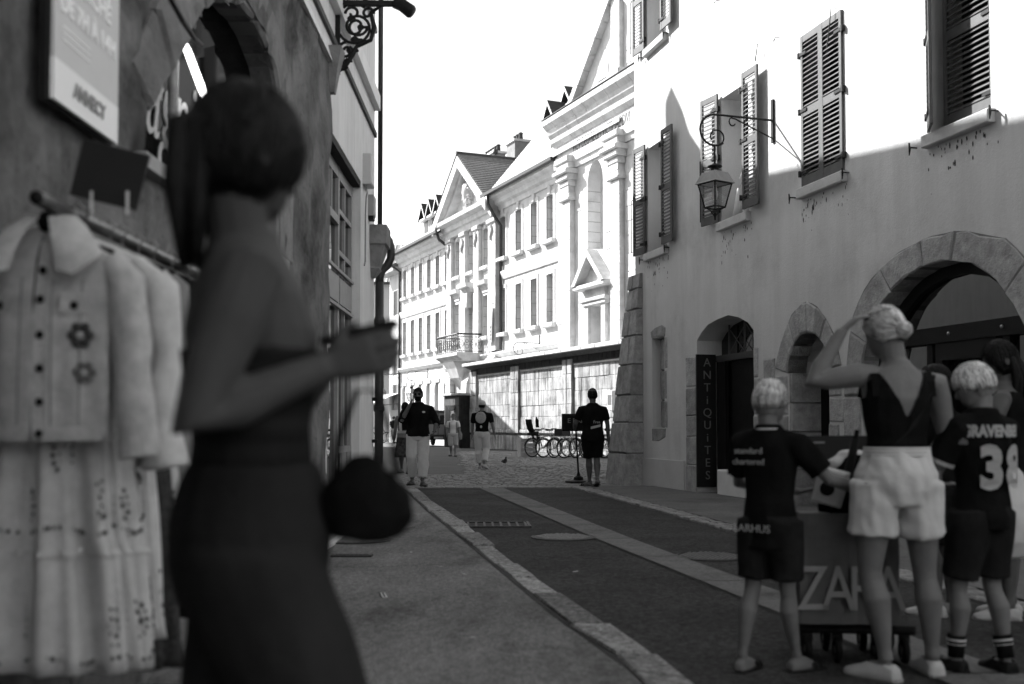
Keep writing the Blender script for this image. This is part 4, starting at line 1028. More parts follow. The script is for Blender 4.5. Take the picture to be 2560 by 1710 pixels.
# dormers and chimneys
def dormer(x, z, y, w=1.0, h=1.3, pane=True):
    dm = MB().box(x - w / 2, x + w / 2, y, y + 3, z, z + h).build('dormer', m_ash2, pal)
    B('window', m_winr, dm, x - w / 2 + .2, x + w / 2 - .2, y - .02, y, z + .15, z + h - .1)
    for s_ in (-1, 1):
        MB().add([(x, y - .35, z + h + w * .85), (x, y + 3, z + h + w * .85), (x + s_ * (w / 2 + .22), y + 3, z + h - .1), (x + s_ * (w / 2 + .22), y - .35, z + h - .1), (x, y - .35, z + h + w * .85 - .12), (x + s_ * (w / 2 + .22), y - .35, z + h - .22)], [(0, 1, 2, 3), (0, 3, 5, 4)]).build('dormer_roof', mat('tiles_black', .035, .8, .3, 8), dm)
        MB().add([(x, y - .36, z + h + w * .85 - .02), (x + s_ * (w / 2 + .2), y - .36, z + h - .14), (x + s_ * (w / 2 + .08), y - .36, z + h - .14), (x, y - .36, z + h + w * .85 - .22)], [(0, 1, 2, 3)]).build('verge_board', m_ash2, dm)
    MB().add([(x, y - .05, z + h + w * .8), (x + w / 2, y - .05, z + h - .05), (x - w / 2, y - .05, z + h - .05)], [(0, 1, 2)]).build('dormer_gable', mat('gable_grey', .4, .8), dm)
    B('dormer_cornice', m_ash2, dm, x - w / 2 - .15, x + w / 2 + .15, y - .3, y + .01, z + h - .12, z + h)
for px_ in (1066, 1084, 1103): dormer(FF.at(px_, 530, PY + .6)[0], 13.1, PY + .6, 1.15, 1.0)
dormer(FF.at(1385, 330, PY + .4)[0], 13.6, PY + .4, 1.1, 1.6); dormer(FF.at(1428, 300, PY + 1.2)[0], 14.6, PY + 1.2, 1.0, 1.4)
def chimney(x, y, z0, z1, w, d, pots):
    c = B('chimney', mat('chimney_render', .2, .9, .25, 3, dark=.3), pal, x - w / 2, x + w / 2, y, y + d, z0, z1)
    B('chimney_cap', m_ash2, c, x - w / 2 - .1, x + w / 2 + .1, y - .1, y + d + .1, z1, z1 + .14)
    for i in range(pots):
        px = x - w / 2 + w * (i + .5) / pots
        MB().lathe([(.15, z1 + .14), (.12, z1 + .5), (.16, z1 + .56), (.1, z1 + .62)], 10, (px, y + d / 2, 0)).build('chimney_pot', mat('pot_dark', .05, .8), c)
chimney(FF.at(1218, 385, PY + 5.5)[0], PY + 5.5, 14, FF.at(1218, 392, PY + 5.5)[1], 2.4, .8, 6)
chimney(FF.at(1277, 370, PY + 5.6)[0], PY + 5.6, 14, FF.at(1277, 358, PY + 5.6)[1], 1.3, 1.0, 3)
chimney(FF.at(1388, 300, PY + 6.4)[0], PY + 6.4, 15, FF.at(1388, 291, PY + 6.4)[1], 1.5, .9, 4)
fx_, fz_ = FF.at(1238, 385, PY + 5.6)
MB().tube([(fx_, PY + 5.6, fz_ - 1), (fx_, PY + 5.6, fz_ + .5)], .04, 6).ball((fx_, PY + 5.6, fz_ + .15), .2).build('finial', m_gut, pal)
# ================================================================ church front
ch_ = fthing('church', 'pale stone church front with inscribed frieze, empty niche and steep gable', 'church', FF)
CY = .5
niche = [(4.86, 8.4), (6.24, 8.2), (6.24, 11.0)] + arc(5.55, 11.0, .69, 0, pi, 10, .95)[1:-1] + [(4.86, 11.0)]
door = rect(5.15, 6.28, 2.5, 6.0)
R_ = 13.0
gable = [(2.05, -.1), (R_, -.1), (R_, 14.2), (11.8, 14.5), (9.0, 20.2), (8.0, 19.2), (3.0, 14.25), (2.05, 14.2)]
gable = [(2.05, -.1), (12.6, -.1), (12.6, 14.3), (11.6, 14.3), (7.75, 18.4), (3.2, 14.3), (2.05, 14.3)]
wall_mesh(gable, [niche, door], CY, .7, .62).build('wall', m_chur, ch_)
MB().box(2.05, 12.6, CY + .72, CY + 12, 0, 14).build('inner_block', mat('dark_inside', .03, .9), ch_)
MB().prism(niche, CY + .6, CY + .66).build('niche_back', m_chur, ch_)
for q in range(7): B('niche_joint', mat('joint_grey', .25), ch_, 4.86, 4.866, CY, CY + .6, 8.7 + q * .42, 8.72 + q * .42)
B('door_leaf', m_dkwood, ch_, 5.15, 6.28, CY + .5, CY + .55, 2.5, 6.0)
# ashlar blocks laid a hair proud of the wall
def ashlar(x0, x1, z0, z1, h, m, parent, y, skip=(), wmin=.8, wmax=1.6, proud=.02, gap=.012):
    z = z0
    while z < z1 - .15:
        zz = min(z + h * random.uniform(.85, 1.15), z1); x = x0
        while x < x1 - .1:
            xx = min(x + random.uniform(wmin, wmax), x1)
            if x1 - xx < .35: xx = x1
            if not any(x < s[1] and xx > s[0] and z < s[3] and zz > s[2] for s in skip):
                e = random.uniform(0, proud)
                MB().cbox(-(xx - x) / 2 + gap, (xx - x) / 2 - gap, -.0, .08, gap, zz - z - gap, .012).build('ashlar_block', m, parent, loc=((x + xx) / 2, y - .012 - e, z))
            x = xx
        z = zz
m_ashl = mat('church_block', .58, .9, .16, 3, .3, 12, objvar=.05, coord='World', streak=.15, sscale=(1.5, 1.5, .3), dark=.25, dscale=2, speck=.1)
ashlar(3.75, 7.25, 4.3, 11.9, .62, m_ashl, ch_, CY, [(4.75, 6.35, 8.1, 12.2), (4.1, 7.1, 2, 8.0)])
ashlar(2.1, 2.95, 4.3, 11.0, .62, m_ashl, ch_, CY, wmin=.5, wmax=.85)
ashlar(8.1, 9.4, 4.3, 12.0, .62, m_ashl, ch_, CY)
ashlar(4.6, 9.2, 14.4, 16.2, .6, m_ashl, ch_, CY, [(7.2, 8.2, 14, 20), (3, 4.8, 15, 17), (3, 5.6, 15.6, 18)])
# pilasters with stepped capitals
for x0 in (2.95, 7.28):
    x1 = x0 + .72
    for k in range(13): B('pilaster_block', m_ashl, ch_, x0, x1, CY - .24 + .004 * (k % 2), CY, 3.6 + k * .54, 3.6 + (k + 1) * .54 - .018)
    B('pilaster_core', m_ashl, ch_, x0 + .01, x1 - .01, CY - .22, CY, 3.6, 11.2)
    for (z0, z1, e) in ((10.65, 10.8, .12), (10.8, 11.0, .06), (11.25, 11.5, .1), (11.5, 11.75, .22), (11.75, 11.95, .34)):
        MB().cbox(x0 - e, x1 + e, CY - .24 - e, CY, z0, z1, .05).build('capital_step', m_ashl, ch_)
    B('capital_neck', m_ashl, ch_, x0 + .0, x1 - .0, CY - .3, CY, 11.0, 11.25)
    for (z0, z1, e) in ((12.0, 12.25, .12), (12.25, 12.5, .2)): MB().cbox(x0 - e - .1, x1 + e + .1, CY - .3 - e, CY, z0, z1, .04).build('architrave_break', m_ashl, ch_)
# entablature with the cut inscription
MB().prism([(CY, 12.0), (CY - .1, 12.0), (CY - .12, 12.22), (CY - .2, 12.26), (CY - .22, 12.5), (CY, 12.5)], 2.05, 10.0, 'x').build('architrave', m_chur, ch_)
B('frieze', mat('frieze_stone', .5, .9, .15, 2, .2, 12, dark=.25), ch_, 2.2, 10.0, CY - .12, CY, 12.5, 13.25)
for k in range(9):
    a = 1.95 + k * .95
    MB().prism([(CY, 13.25), (CY - .15, 13.25), (CY - .3, 13.42), (CY - .34, 13.6), (CY - .45, 13.75), (CY - .52, 13.95), (CY - .72, 14.15), (CY - .76, 14.35), (CY, 14.4)], a + .012, a + .94, 'x').build('cornice_block', m_ash2, ch_)
B('cornice_flashing', m_gut, ch_, 1.93, 10.5, CY - .78, CY, 14.4, 14.43)
mcut = mat('cut_letter', .12, .9, .1)
text('inscription', 'VICT DEO REGM VICTIMAE DIVI', .62, mcut, ch_, (6.2, CY - .123, 12.87), depth=.004, space=.9).scale = (.62, 1, 1)
# raking coping of the gable
for (p, q) in (((3.0, 14.2), (7.75, 18.62)), ((12.0, 14.2), (7.75, 18.62))):
    n_ = 9
    for k in range(n_):
        f0, f1 = k / n_, (k + 1) / n_ - .01
        a = (p[0] + (q[0] - p[0]) * f0, p[1] + (q[1] - p[1]) * f0); b_ = (p[0] + (q[0] - p[0]) * f1, p[1] + (q[1] - p[1]) * f1)
        MB().prism([a, b_, (b_[0], b_[1] - .42), (a[0], a[1] - .42)], CY - .32, CY + .5).build('coping_block', m_ashl, ch_)
for x0 in (7.3,):
    B('upper_pilaster', m_ashl, ch_, x0, x0 + .68, CY - .2, CY, 14.9, 17.8)
    B('upper_pilaster', m_ashl, ch_, x0 + 1.6, x0 + 2.1, CY - .14, CY, 15.4, 17.4)
    MB().cbox(x0 - .16, x0 + .84, CY - .34, CY, 14.4, 14.95, .05).build('pedestal', m_ashl, ch_)
# pedimented little window
for (z0, z1, e) in ((6.0, 6.16, .16), (6.16, 6.3, .26), (6.68, 6.86, .5)): MB().cbox(4.85 - e, 6.6 + e, CY - .1 - e * .7, CY, z0, z1, .03).build('hood_course', m_ashl, ch_)
B('hood_frieze', m_ashl, ch_, 4.85, 6.6, CY - .12, CY, 6.3, 6.68)
for (x0, x1) in ((4.82, 5.15), (6.28, 6.62)):
    B('window_pilaster', m_ashl, ch_, x0, x1, CY - .14, CY, 2.5, 6.0)
for (a, b_) in (((4.3, 6.86), (5.72, 8.25)), ((7.14, 6.86), (5.72, 8.25))):
    MB().prism([a, b_, (b_[0], b_[1] - .3), (a[0] + (.3 if a[0] < 5 else -.3), a[1])], CY - .5, CY).build('pediment_slope', m_ashl, ch_)
MB().prism([(4.6, 6.86), (6.84, 6.86), (5.72, 7.9)], CY - .1, CY).build('tympanum', m_ashl, ch_)
# ================================================================ terrace wall in front
ter = fthing('terrace_wall', 'stained stone terrace wall with dark coping and recessed block panels', 'wall', FF)
m_ter = mat('terrace_block', .44, .92, .35, 1.3, 1.0, 7, objvar=.08, coord='World', streak=.8, sscale=(2.6, 2.6, .3), dark=.6, dscale=1.1, speck=.35, spec=.1)
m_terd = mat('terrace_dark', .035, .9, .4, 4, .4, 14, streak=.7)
B('core', mat('terrace_core', .2, .95, .3, 3, .4, 20), ter, -7.3, 12, .06, .9, 0, 4.05)
TL, TR = -7.26, 12.0
ashlar(TL, TR, 0, .78, .78, m_ter, ter, -.06, wmin=.8, wmax=1.3, proud=.01)
for (a, b_) in ((-6.38, -1.95), (-.98, 3.62), (4.58, 9.2)):
    ashlar(a, b_, .98, 3.6, .56, m_ter, ter, .03, wmin=.6, wmax=1.7, proud=.03, gap=.005)
    MB().cbox(a - .03, b_ + .03, -.05, .06, .8, .97, .03).build('panel_sill', m_ter, ter)
    MB().prism([(.06, 3.6), (-.0, 3.62), (-.02, 3.68), (.06, 3.7)], a, b_, 'x').build('panel_head', mat('panel_edge', .6, .9, .2, 6), ter)
for (a, b_) in ((-7.26, -6.85), (-6.83, -6.4), (-1.93, -1.45), (-1.4, -1.0), (3.65, 4.05), (4.1, 4.55), (9.22, 9.7)):
    for k in range(5): MB().cbox(a, b_, -.1 - (.03 if k % 2 else 0) * .3, .06, .8 + k * .62, .8 + (k + 1) * .62 - .015, .015).build('pilaster_block', m_ter, ter)
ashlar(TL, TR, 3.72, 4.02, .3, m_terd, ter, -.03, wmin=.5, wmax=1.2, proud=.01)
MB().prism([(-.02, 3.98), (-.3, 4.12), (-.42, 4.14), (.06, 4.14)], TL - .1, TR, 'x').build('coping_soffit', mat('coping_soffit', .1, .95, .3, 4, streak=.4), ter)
x = TL - .15
while x < TR:
    ln = random.uniform(1.2, 2.0)
    MB().cbox(x, min(x + ln, TR) - .015, -.48, .9, 4.14, 4.31 + random.uniform(-.01, .01), .025).build('coping_stone', m_ash2, ter); x += ln
# low dark lodge between the terrace wall and the palace
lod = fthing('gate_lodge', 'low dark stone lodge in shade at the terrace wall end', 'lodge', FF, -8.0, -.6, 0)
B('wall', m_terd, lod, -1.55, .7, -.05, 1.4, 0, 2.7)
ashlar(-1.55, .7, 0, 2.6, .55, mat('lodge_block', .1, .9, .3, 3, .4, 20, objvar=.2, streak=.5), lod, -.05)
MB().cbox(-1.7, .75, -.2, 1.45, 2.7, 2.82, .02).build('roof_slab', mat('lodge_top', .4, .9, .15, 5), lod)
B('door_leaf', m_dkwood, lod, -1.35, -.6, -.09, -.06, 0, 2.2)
MB().lathe([(.05, 1.9), (.14, 2.0), (.2, 2.15), (.21, 2.2), (.18, 2.2)], 14, (-.05, -.2, 0)).build('wall_bowl', mat('bowl_white', .6, .5), lod)
# palace lamps on scroll brackets
mlg = mat('far_iron', .1, .5)
for (x, z, lab, fr_, yy_, ll) in ((-1.0, 4.95, 'thin empty scroll bracket on the palace wall above the terrace coping', FF, PY, False), (-17.3, 4.4, 'scroll bracket lantern above the ground floor palace windows', FF, PY, True)):
    t = fthing('wall_lantern', lab, 'lamp', fr_, x, yy_, z)
    p_ = bracket(t, mlg, 1.3, 1.3)
    if ll: lantern(t, p_, 1.4, True, False)
# posted notice box on the terrace wall
nb = fthing('notice_box', 'white framed notice box on the terrace wall beside the buttress', 'notice board', FF, 8.05, -.06, 1.72)
MB().cbox(-.2, .22, -.16, .06, 0, .75, .02).build('case', mat('notice_white', .7, .5), nb)
B('panel', mat('notice_grey', .15, .4, .3, 30), nb, -.14, .16, -.166, -.16, .2, .6)
B('slot', mat('notice_light', .5, .5), nb, -.08, .1, -.168, -.16, .06, .15)
# banner beside the pavilion downpipe
bn = fthing('banner', 'narrow grey lettered banner hanging from the pavilion corner', 'banner', FF, -6.35, PY - .32, 5.35)
MB().loft([[(-.32 + .2, 0, 1.9), (.25, -.02, 1.9)], [(-.34 + .12, .02, 1.0), (.25, -.01, 1.0)], [(-.36, 0, 0), (.25, -.03, 0)]], False, False).build('cloth', mat('banner_grey', .28, .8, .1, 4), bn)
for i in range(4): B('lettering', mat('banner_text', .7), bn, -.1, .06, -.04, -.03, .2 + i * .2, .3 + i * .2)
MB().tube([(.25, -.02, 2.0), (.25, .3, 2.0)], .02, 6).build('pole', m_gut, bn)
# ================================================================ houses at the far end of the street
fe = thing('town_house', 'far grey house with balustraded balcony seen past the downpipe', 'house', (-14.3, 88, 0), -.04)
mfe = mat('far_plaster', .5, .9, .05, 1)
B('wall', mfe, fe, -8, 6.0, 0, 8, 0, 12.9)
rmb = MB()
for i in range(30): rmb.add([(-8.5 + i * .5, -.6, 12.9), (-8.5 + i * .5 + .42, -.6, 12.9), (-8.5 + i * .5 + .42, 5, 17), (-8.5 + i * .5, 5, 17), (-8.5 + i * .5 + .46, -.6, 12.98), (-8.5 + i * .5 + .46, 5, 17.08)], [(0, 1, 2, 3), (1, 4, 5, 2)])
rmb.build('roof', mat('far_roof', .3, .8, .2, 3), fe)
B('gutter', m_gut, fe, -8.5, 6.4, -.7, -.5, 12.75, 12.95)
bf = B('balcony', mfe, fe, -8, 5.6, -1.0, 0, 5.8, 6.1)
B('handrail', mfe, bf, -8, 5.6, -1.0, -.85, 7.2, 7.35)
for i in range(36):
    x = -5 + i * .3
    MB().lathe([(.05, 6.1), (.09, 6.35), (.05, 6.8), (.07, 7.2)], 6, (x, -.92, 0)).build('baluster', mat('far_balus', .4), bf)
for x in (-2.6,): B('window', m_winr, fe, x, x + 1.0, -.02, 0, 8.4, 10.6)
# narrow white house joined to the palace
nh = fthing('town_house', 'narrow white house joined to the left end of the palace', 'house', FF, -23.05, 1.25, 0)
B('wall', m_ash, nh, -3.3, 0, 0, 8, 0, 11.6)
MB().prism([(-.8, 11.5), (4, 13.6), (4, 13.75), (-.8, 11.7)], -3.9, .1, 'x').build('roof', mat('eave_dark', .12, .8), nh)
MB().prism([(-.75, 11.3), (0, 11.3), (0, 11.55), (-.8, 11.55)], -3.8, 0, 'x').build('eave', m_ash2, nh)
for (z0, z1, x0) in ((8.6, 10.2, -2.0), (4.6, 6.9, -2.1), (2.2, 3.9, -2.1)):
    wv = B('window', m_winr, nh, x0, x0 + .7, -.02, .0, z0, z1)
    for e in (x0 - .42, x0 + .72): B('shutter', mat('nh_shutter', .2, .7), wv, e, e + .38, -.06, -.02, z0, z1)
t = fthing('wall_lantern', 'scroll bracket lantern on the narrow white house at the palace end', 'lamp', FF, -23.9, 1.25, 4.6)
p_ = bracket(t, mlg, 1.6, 1.3); lantern(t, p_, 1.4, True, False)
aw = fthing('awning', 'sloping pale shop awning at the far end of the street', 'awning', FF, -25.2, 1.2, 2.3)
MB().loft([[(-2.2, 0, 1.0), (1.2, 0, 1.0)], [(-2.2, -2.3, .1), (1.2, -2.3, .1)], [(-2.2, -2.3, -.12), (1.2, -2.3, -.12)]], False, False).build('cloth', mat('awning_cloth', .6, .8, .05), aw)
for x in (-2.1, 1.1): MB().tube([(x, 0, .3), (x, -2.3, .08)], .03, 5).build('arm', mlg, aw)
sg = fthing('hanging_sign', 'small black hanging sign with white letters at the street end', 'sign', FF, -24.6, .2, 4.0)
B('board', m_black, sg, -.55, .55, -.05, .0, -.45, .45); text('lettering', 'Pizza', .42, mw, sg, (0, -.052, .15), depth=.002); text('lettering', 'au Thé', .36, mw, sg, (0, -.052, -.22), depth=.002)
MB().tube([(0, 0, .45), (0, 0, .55), (0, 1.05, .55)], .03, 6).build('bar', mlg, sg)
# ================================================================ people
def solid(mb, voxel, material, name, smooth=4, fold=None, cut=None):
    me = bpy.data.meshes.new('raw'); me.from_pydata(mb.v, [], mb.f); me.update()
    bm = bmesh.new(); bm.from_mesh(me); bmesh.ops.remove_doubles(bm, verts=bm.verts, dist=1e-5)
    bmesh.ops.recalc_face_normals(bm, faces=bm.faces); bm.to_mesh(me); bm.free()
    o = bpy.data.objects.new('raw', me)
    r = o.modifiers.new('r', 'REMESH'); r.mode = 'VOXEL'; r.voxel_size = voxel
    s = o.modifiers.new('s', 'SMOOTH'); s.iterations = smooth; s.factor = .5
    out = evaluated(o); out.name = name
    bpy.data.objects.remove(o); bpy.data.meshes.remove(me)
    if fold:
        amp, fx, fz = fold
        nrm = [v.normal.copy() for v in out.vertices]; cos_ = [v.co.copy() for v in out.vertices]; res = []
        for c, nv in zip(cos_, nrm):
            d = noise.noise(Vector((c.x * fx, c.y * fx, c.z * fz))) + .5 * noise.noise(Vector((c.x * fx * 2.3, c.y * fx * 2.3, c.z * fz * 2.1 + c.x * fx)))
            res += list(c + nv * (d + .4) * amp)
        out.vertices.foreach_set('co', res); out.update()
    if cut:
        bm = bmesh.new(); bm.from_mesh(out)
        bmesh.ops.delete(bm, geom=[v for v in bm.verts if cut(v.co)], context='VERTS'); bm.to_mesh(out); bm.free()
    for p in out.polygons: p.use_smooth = True
    out.materials.clear(); out.materials.append(material)
    return out
def ell(c, rx, ry, n=16, ang=0.0, tilt=None):
    c = Vector(c)
    return [c + Vector((rx * cos(t) * cos(ang) - ry * sin(t) * sin(ang), rx * cos(t) * sin(ang) + ry * sin(t) * cos(ang), 0)) for t in [2 * pi * j / n for j in range(n)]]
def mixp(a, b, t): return a + (b - a) * t
class Fig:
    """joints in metres; faces +y, x to its own right"""
    def __init__(s, H, female=False, fat=1.0, **over):
        s.H = H; s.fat = fat; s.female = female; h = H
        sw = .112 if female else .125
        J = {'pelvis': (0, 0, .53), 'waist': (0, .0, .62), 'chest': (0, .0, .73), 'neck': (0, -.005, .835), 'head': (0, .012, .93)}
        for sd, e in (('L', -1), ('R', 1)):
            J['sh' + sd] = (e * sw, 0, .782); J['el' + sd] = (e * (sw + .03), -.01, .63); J['wr' + sd] = (e * (sw + .035), .04, .485)
            J['hd' + sd] = (e * .01, .03, -.09)                   # hand direction
            J['hip' + sd] = (e * .052, 0, .5); J['kn' + sd] = (e * .056, .012, .285); J['an' + sd] = (e * .058, -.01, .05)
            J['ft' + sd] = (e * .03, .12, 0)
        for k, v in over.items(): J[k] = v
        s.J = {k: Vector(v) * h for k, v in J.items()}
    def torso(s, mb, inf=0.0, z0=.46, z1=.84, flare=0.0, top_open=False):
        J, h, f = s.J, s.H, s.fat
        if s.female: prof = [(.46, .075, .06), (.5, .098, .072), (.54, .1, .072), (.6, .078, .058), (.64, .074, .055), (.7, .085, .066), (.74, .09, .07), (.775, .096, .06), (.795, .086, .052), (.815, .062, .044), (.832, .04, .038), (.845, .032, .035)]
        else: prof = [(.46, .08, .06), (.5, .093, .07), (.54, .092, .068), (.6, .085, .06), (.66, .092, .064), (.72, .102, .07), (.77, .108, .064), (.795, .096, .054), (.815, .07, .046), (.832, .046, .042), (.848, .034, .038)]
        rings = []
        def centre(z):
            ks = [('pelvis', .53), ('waist', .62), ('chest', .73), ('neck', .835)]
            zs = [k[1] for k in ks]
            if z <= .53: c = s.J['pelvis'].copy(); c.z += (z - .53) * h; return c
            for (a, za), (b, zb) in zip(ks, ks[1:]):
                if z <= zb: return mixp(J[a], J[b], (z - za) / (zb - za))
            c = J['neck'].copy(); c.z += (z - .835) * h; return c
        for z, rx, ry in prof:
            if z < z0 - .001 or z > z1 + .012: continue
            fl = flare * max(0, (.6 - z) / .14)
            rings.append(ell(centre(z), rx * h * f + inf + fl, ry * h * f + inf + fl, 18))
        if z0 < .46:
            c = centre(.46); c.z = z0 * h
            rings.insert(0, ell(c, prof[1][1] * h * f + inf + flare * 1.6, prof[1][2] * h * f + inf + flare * 1.6, 18))
        mb.loft(rings)
    def arm(s, mb, sd, inf=0.0, t=2.0):
        J, h = s.J, s.H; f = .5 + .5 * s.fat
        a, b, c = J['sh' + sd], J['el' + sd], J['wr' + sd]
        nk = J['neck']; pts = [(mixp(nk, a, .5) + Vector((0, 0, -.012 * h)), .024), (a, .0325), (mixp(a, b, .3), .031), (mixp(a, b, .65), .027), (b, .0225), (mixp(b, c, .3), .024), (mixp(b, c, .7), .019), (c, .0155)]
        seq = [0, 0, .3, .65, 1, 1.3, 1.7, 2.0]
        P, R = [], []
        for (p, r), q in zip(pts, seq):
            if q <= t + 1e-6: P.append(p); R.append(r * h * f + inf)
        if t not in seq:
            e = mixp(a, b, t) if t < 1 else mixp(b, c, t - 1); P.append(e); R.append(R[-1] * .98 + (.006 if inf else 0))
        mb.tube(P, R, 12)
    def hand(s, mb, sd, curl=.35, spread=1.0):
        J, h = s.J, s.H; k = h / 1.75
        w = J['wr' + sd]; d = J['hd' + sd].normalized()
        fwd = Vector((0, 1, 0)) if abs(d.y) < .85 else Vector((0, 0, 1))
        e = -1 if sd == 'L' else 1
        side = (fwd - d * fwd.dot(d)).normalized()              # towards the thumb
        nrm = d.cross(side).normalized() * e                     # back of the hand
        if nrm.x * e < 0 and abs(nrm.x) > .3: nrm = -nrm
        pl = w + d * .088 * k
        mb.loft([[w + d * t * k + side * (a * ww * k) + nrm * (b * th * k) for a, b in ((1, 0), (.7, .8), (0, 1), (-.7, .8), (-1, 0), (-.7, -.8), (0, -1), (.7, -.8))] for t, ww, th in ((-.01, .022, .018), (.02, .03, .017), (.06, .04, .015), (.088, .039, .013))])
        for i, (off, ln) in enumerate(((.031, .07), (.0105, .08), (-.0105, .075), (-.03, .058))):
            b0 = pl + side * off * k * spread - d * .012 * k
            d1 = (d - nrm * curl * .6).normalized(); d2 = (d - nrm * curl * 1.6).normalized()
            b1 = b0 + d1 * ln * .5 * k; b2 = b1 + d2 * ln * .55 * k
            mb.tube([b0, b1, b2], [.0088 * k, .0082 * k, .0062 * k], 7)
        t0 = w + d * .03 * k + side * .026 * k; t1 = t0 + (side * .75 + d * .6 - nrm * .25).normalized() * .04 * k; t2 = t1 + (d * .95 + side * .15 - nrm * .3).normalized() * .032 * k
        mb.tube([t0, t1, t2], [.012 * k, .0098 * k, .007 * k], 7)
    def leg(s, mb, sd, inf=0.0, t=2.0, flare=0.0, t0=0.0):
        J, h = s.J, s.H; f = .4 + .6 * s.fat
        a, b, c = J['hip' + sd], J['kn' + sd], J['an' + sd]
        back = Vector((0, -.012 * h, 0))
        pts = [(a + Vector((0, 0, .02 * h)), .056, -.1), (a, .056, 0), (mixp(a, b, .35), .05, .35), (mixp(a, b, .75), .038, .75), (b, .0315, 1), (mixp(b, c, .13), .0305, 1.13), (mixp(b, c, .33) + back, .036, 1.33), (mixp(b, c, .62) + back * .6, .0265, 1.62), (mixp(b, c, .88), .0185, 1.88), (c, .0205, 2.0)]
        P, R = [], []
        for p, r, q in pts:
            if q <= t + 1e-6 and q >= t0 - .11: P.append(p); R.append(r * h * f + inf + flare * max(0, q))
        last = [q for _, _, q in pts if q <= t + 1e-6][-1]
        if t - last > .03:
            e = mixp(a, b, t) if t < 1 else mixp(b, c, t - 1); P.append(e); R.append(R[-1] + flare * (t - last))
        mb.tube(P, R, 14)
    def foot(s, mb, sd, inf=0.0, k=1.0):
        J, h = s.J, s.H
        c = J['an' + sd]; d = J['ft' + sd].normalized(); up = Vector((0, 0, 1)); sd_ = d.cross(up).normalized(); up = sd_.cross(d)
        zb = -.05 * h
        rings = []
        for t, w, top, bot in ((-.036, .012, .5, 1), (-.03, .02, .75, 1), (0, .021, 1.15, 1), (.04, .024, 1.0, 1), (.075, .028, .62, 1), (.1, .027, .45, 1), (.115, .02, .33, .95), (.122, .008, .2, .7)):
            ctr = c + d * t * h * k
            w2 = w * h + inf
            zt, zl = -.05 * h + top * .05 * h * .9 + inf, -.05 * h * bot + .002 - inf * .2
            rings.append([ctr + sd_ * (a * w2) + up * (mixp(zl, zt, b)) for a, b in ((1, .3), (.8, .8), (.3, 1), (-.3, 1), (-.8, .8), (-1, .3), (-.9, 0), (0, 0), (.9, 0))])
        mb.loft(rings)
    def headmesh(s, mb, yaw=0.0, nod=0.0):
        J, h = s.J, s.H; k = h * (1.0 if h > 1.5 else 1.0 + (1.5 - h) * .55)
        s.hk = k; s.hm = Matrix.Translation(J['head']) @ Matrix.Rotation(yaw, 4, 'Z') @ Matrix.Rotation(nod, 4, 'X')
        T = lambda p: s.hm @ Vector((p[0] * k, p[1] * k, p[2] * k))
        prof = [(-.066, .012, .02, .018), (-.058, .026, .03, .016), (-.045, .034, .042, .01), (-.025, .041, .05, .004), (0, .045, .056, 0), (.025, .0455, .058, -.002), (.045, .04, .051, -.003), (.058, .029, .038, -.003), (.067, .01, .014, -.002)]
        mb.loft([[T((rx * cos(t), oy + ry * sin(t), z)) for t in [2 * pi * j / 18 for j in range(18)]] for z, rx, ry, oy in prof])
        mb.loft([[T((w * cos(t), y + .0 * sin(t), z0 + zz * sin(t))) for t in [2 * pi * j / 8 for j in range(8)]] for w, y, z0, zz in ((.009, .05, -.012, .022), (.009, .058, -.018, .012), (.006, .066, -.023, .006))])
        for e in (-1, 1):
            mb.loft([[T((e * x, -.004 + .011 * cos(t) + dy, -.008 + .019 * sin(t))) for t in [2 * pi * j / 10 for j in range(10)]] for x, dy in ((.04, 0), (.05, -.004), (.052, -.006))])
        n0, n1 = J['neck'] - Vector((0, 0, .03 * h)), T((0, -.012, -.04))
        mb.tube([n0, mixp(n0, n1, .5), n1], [.036 * h, .032 * h, .033 * h], 12)
    def hair(s, material, parent, style='short', seed=1, clump=260, lenf=1.0, noise_amp=.004):
        k = s.hk; T = lambda p: s.hm @ Vector((p[0] * k, p[1] * k, p[2] * k)); rg = random.Random(seed)
        mb = MB(); n, m = 36, 22; idx = {}
        def front(az):        # lowest latitude covered, by azimuth from the face (0) to the nape (pi)
            a = abs(az)
            if style == 'bob': return mixp(.35, -.85, min(1, a / 1.6))
            if style == 'long': return mixp(.4, -1.2, min(1, max(0, a - .5) / 1.0))
            if style == 'bowl': return mixp(.12, -.35, min(1, a / 2.6)) if a > .9 else .16
            if style == 'pulled': return mixp(.42, -.62, min(1, max(0, (a - .6)) / 1.3))
            return mixp(.42, -.52, min(1, max(0, (a - .55)) / 1.6))
        S = 1.06 if style in ('short', 'pulled', 'bowl') else 1.1
        for i in range(n):
            az = -pi + 2 * pi * i / n
            lo = front(az)
            for j in range(m + 1):
                lat = pi / 2 - (pi / 2 - lo) * j / m
                rr = cos(lat); wob = 1 + .02 * noise.noise(Vector((az * 4, lat * 3, seed))) + .012 * sin(az * 17 + seed)
                fl = (1 + (.04 if style in ('bowl', 'bob') else .0) * max(0, sin((j / m) * pi * .9))) * (1 - (.1 if style in ('bowl', 'short') else .03) * (j / m) ** 5)
                p = (.0465 * S * wob * fl * rr * sin(az), -.002 + .0585 * S * wob * fl * rr * cos(az), .067 * S * wob * sin(lat) + .001)
                idx[i, j] = len(mb.v); mb.v.append(tuple(T(p)))
        for i in range(n):
            for j in range(m): mb.f.append((idx[i, j], idx[(i + 1) % n, j], idx[(i + 1) % n, j + 1], idx[i, j + 1]))
        base = mb.build('hair', material, parent, smooth=True)
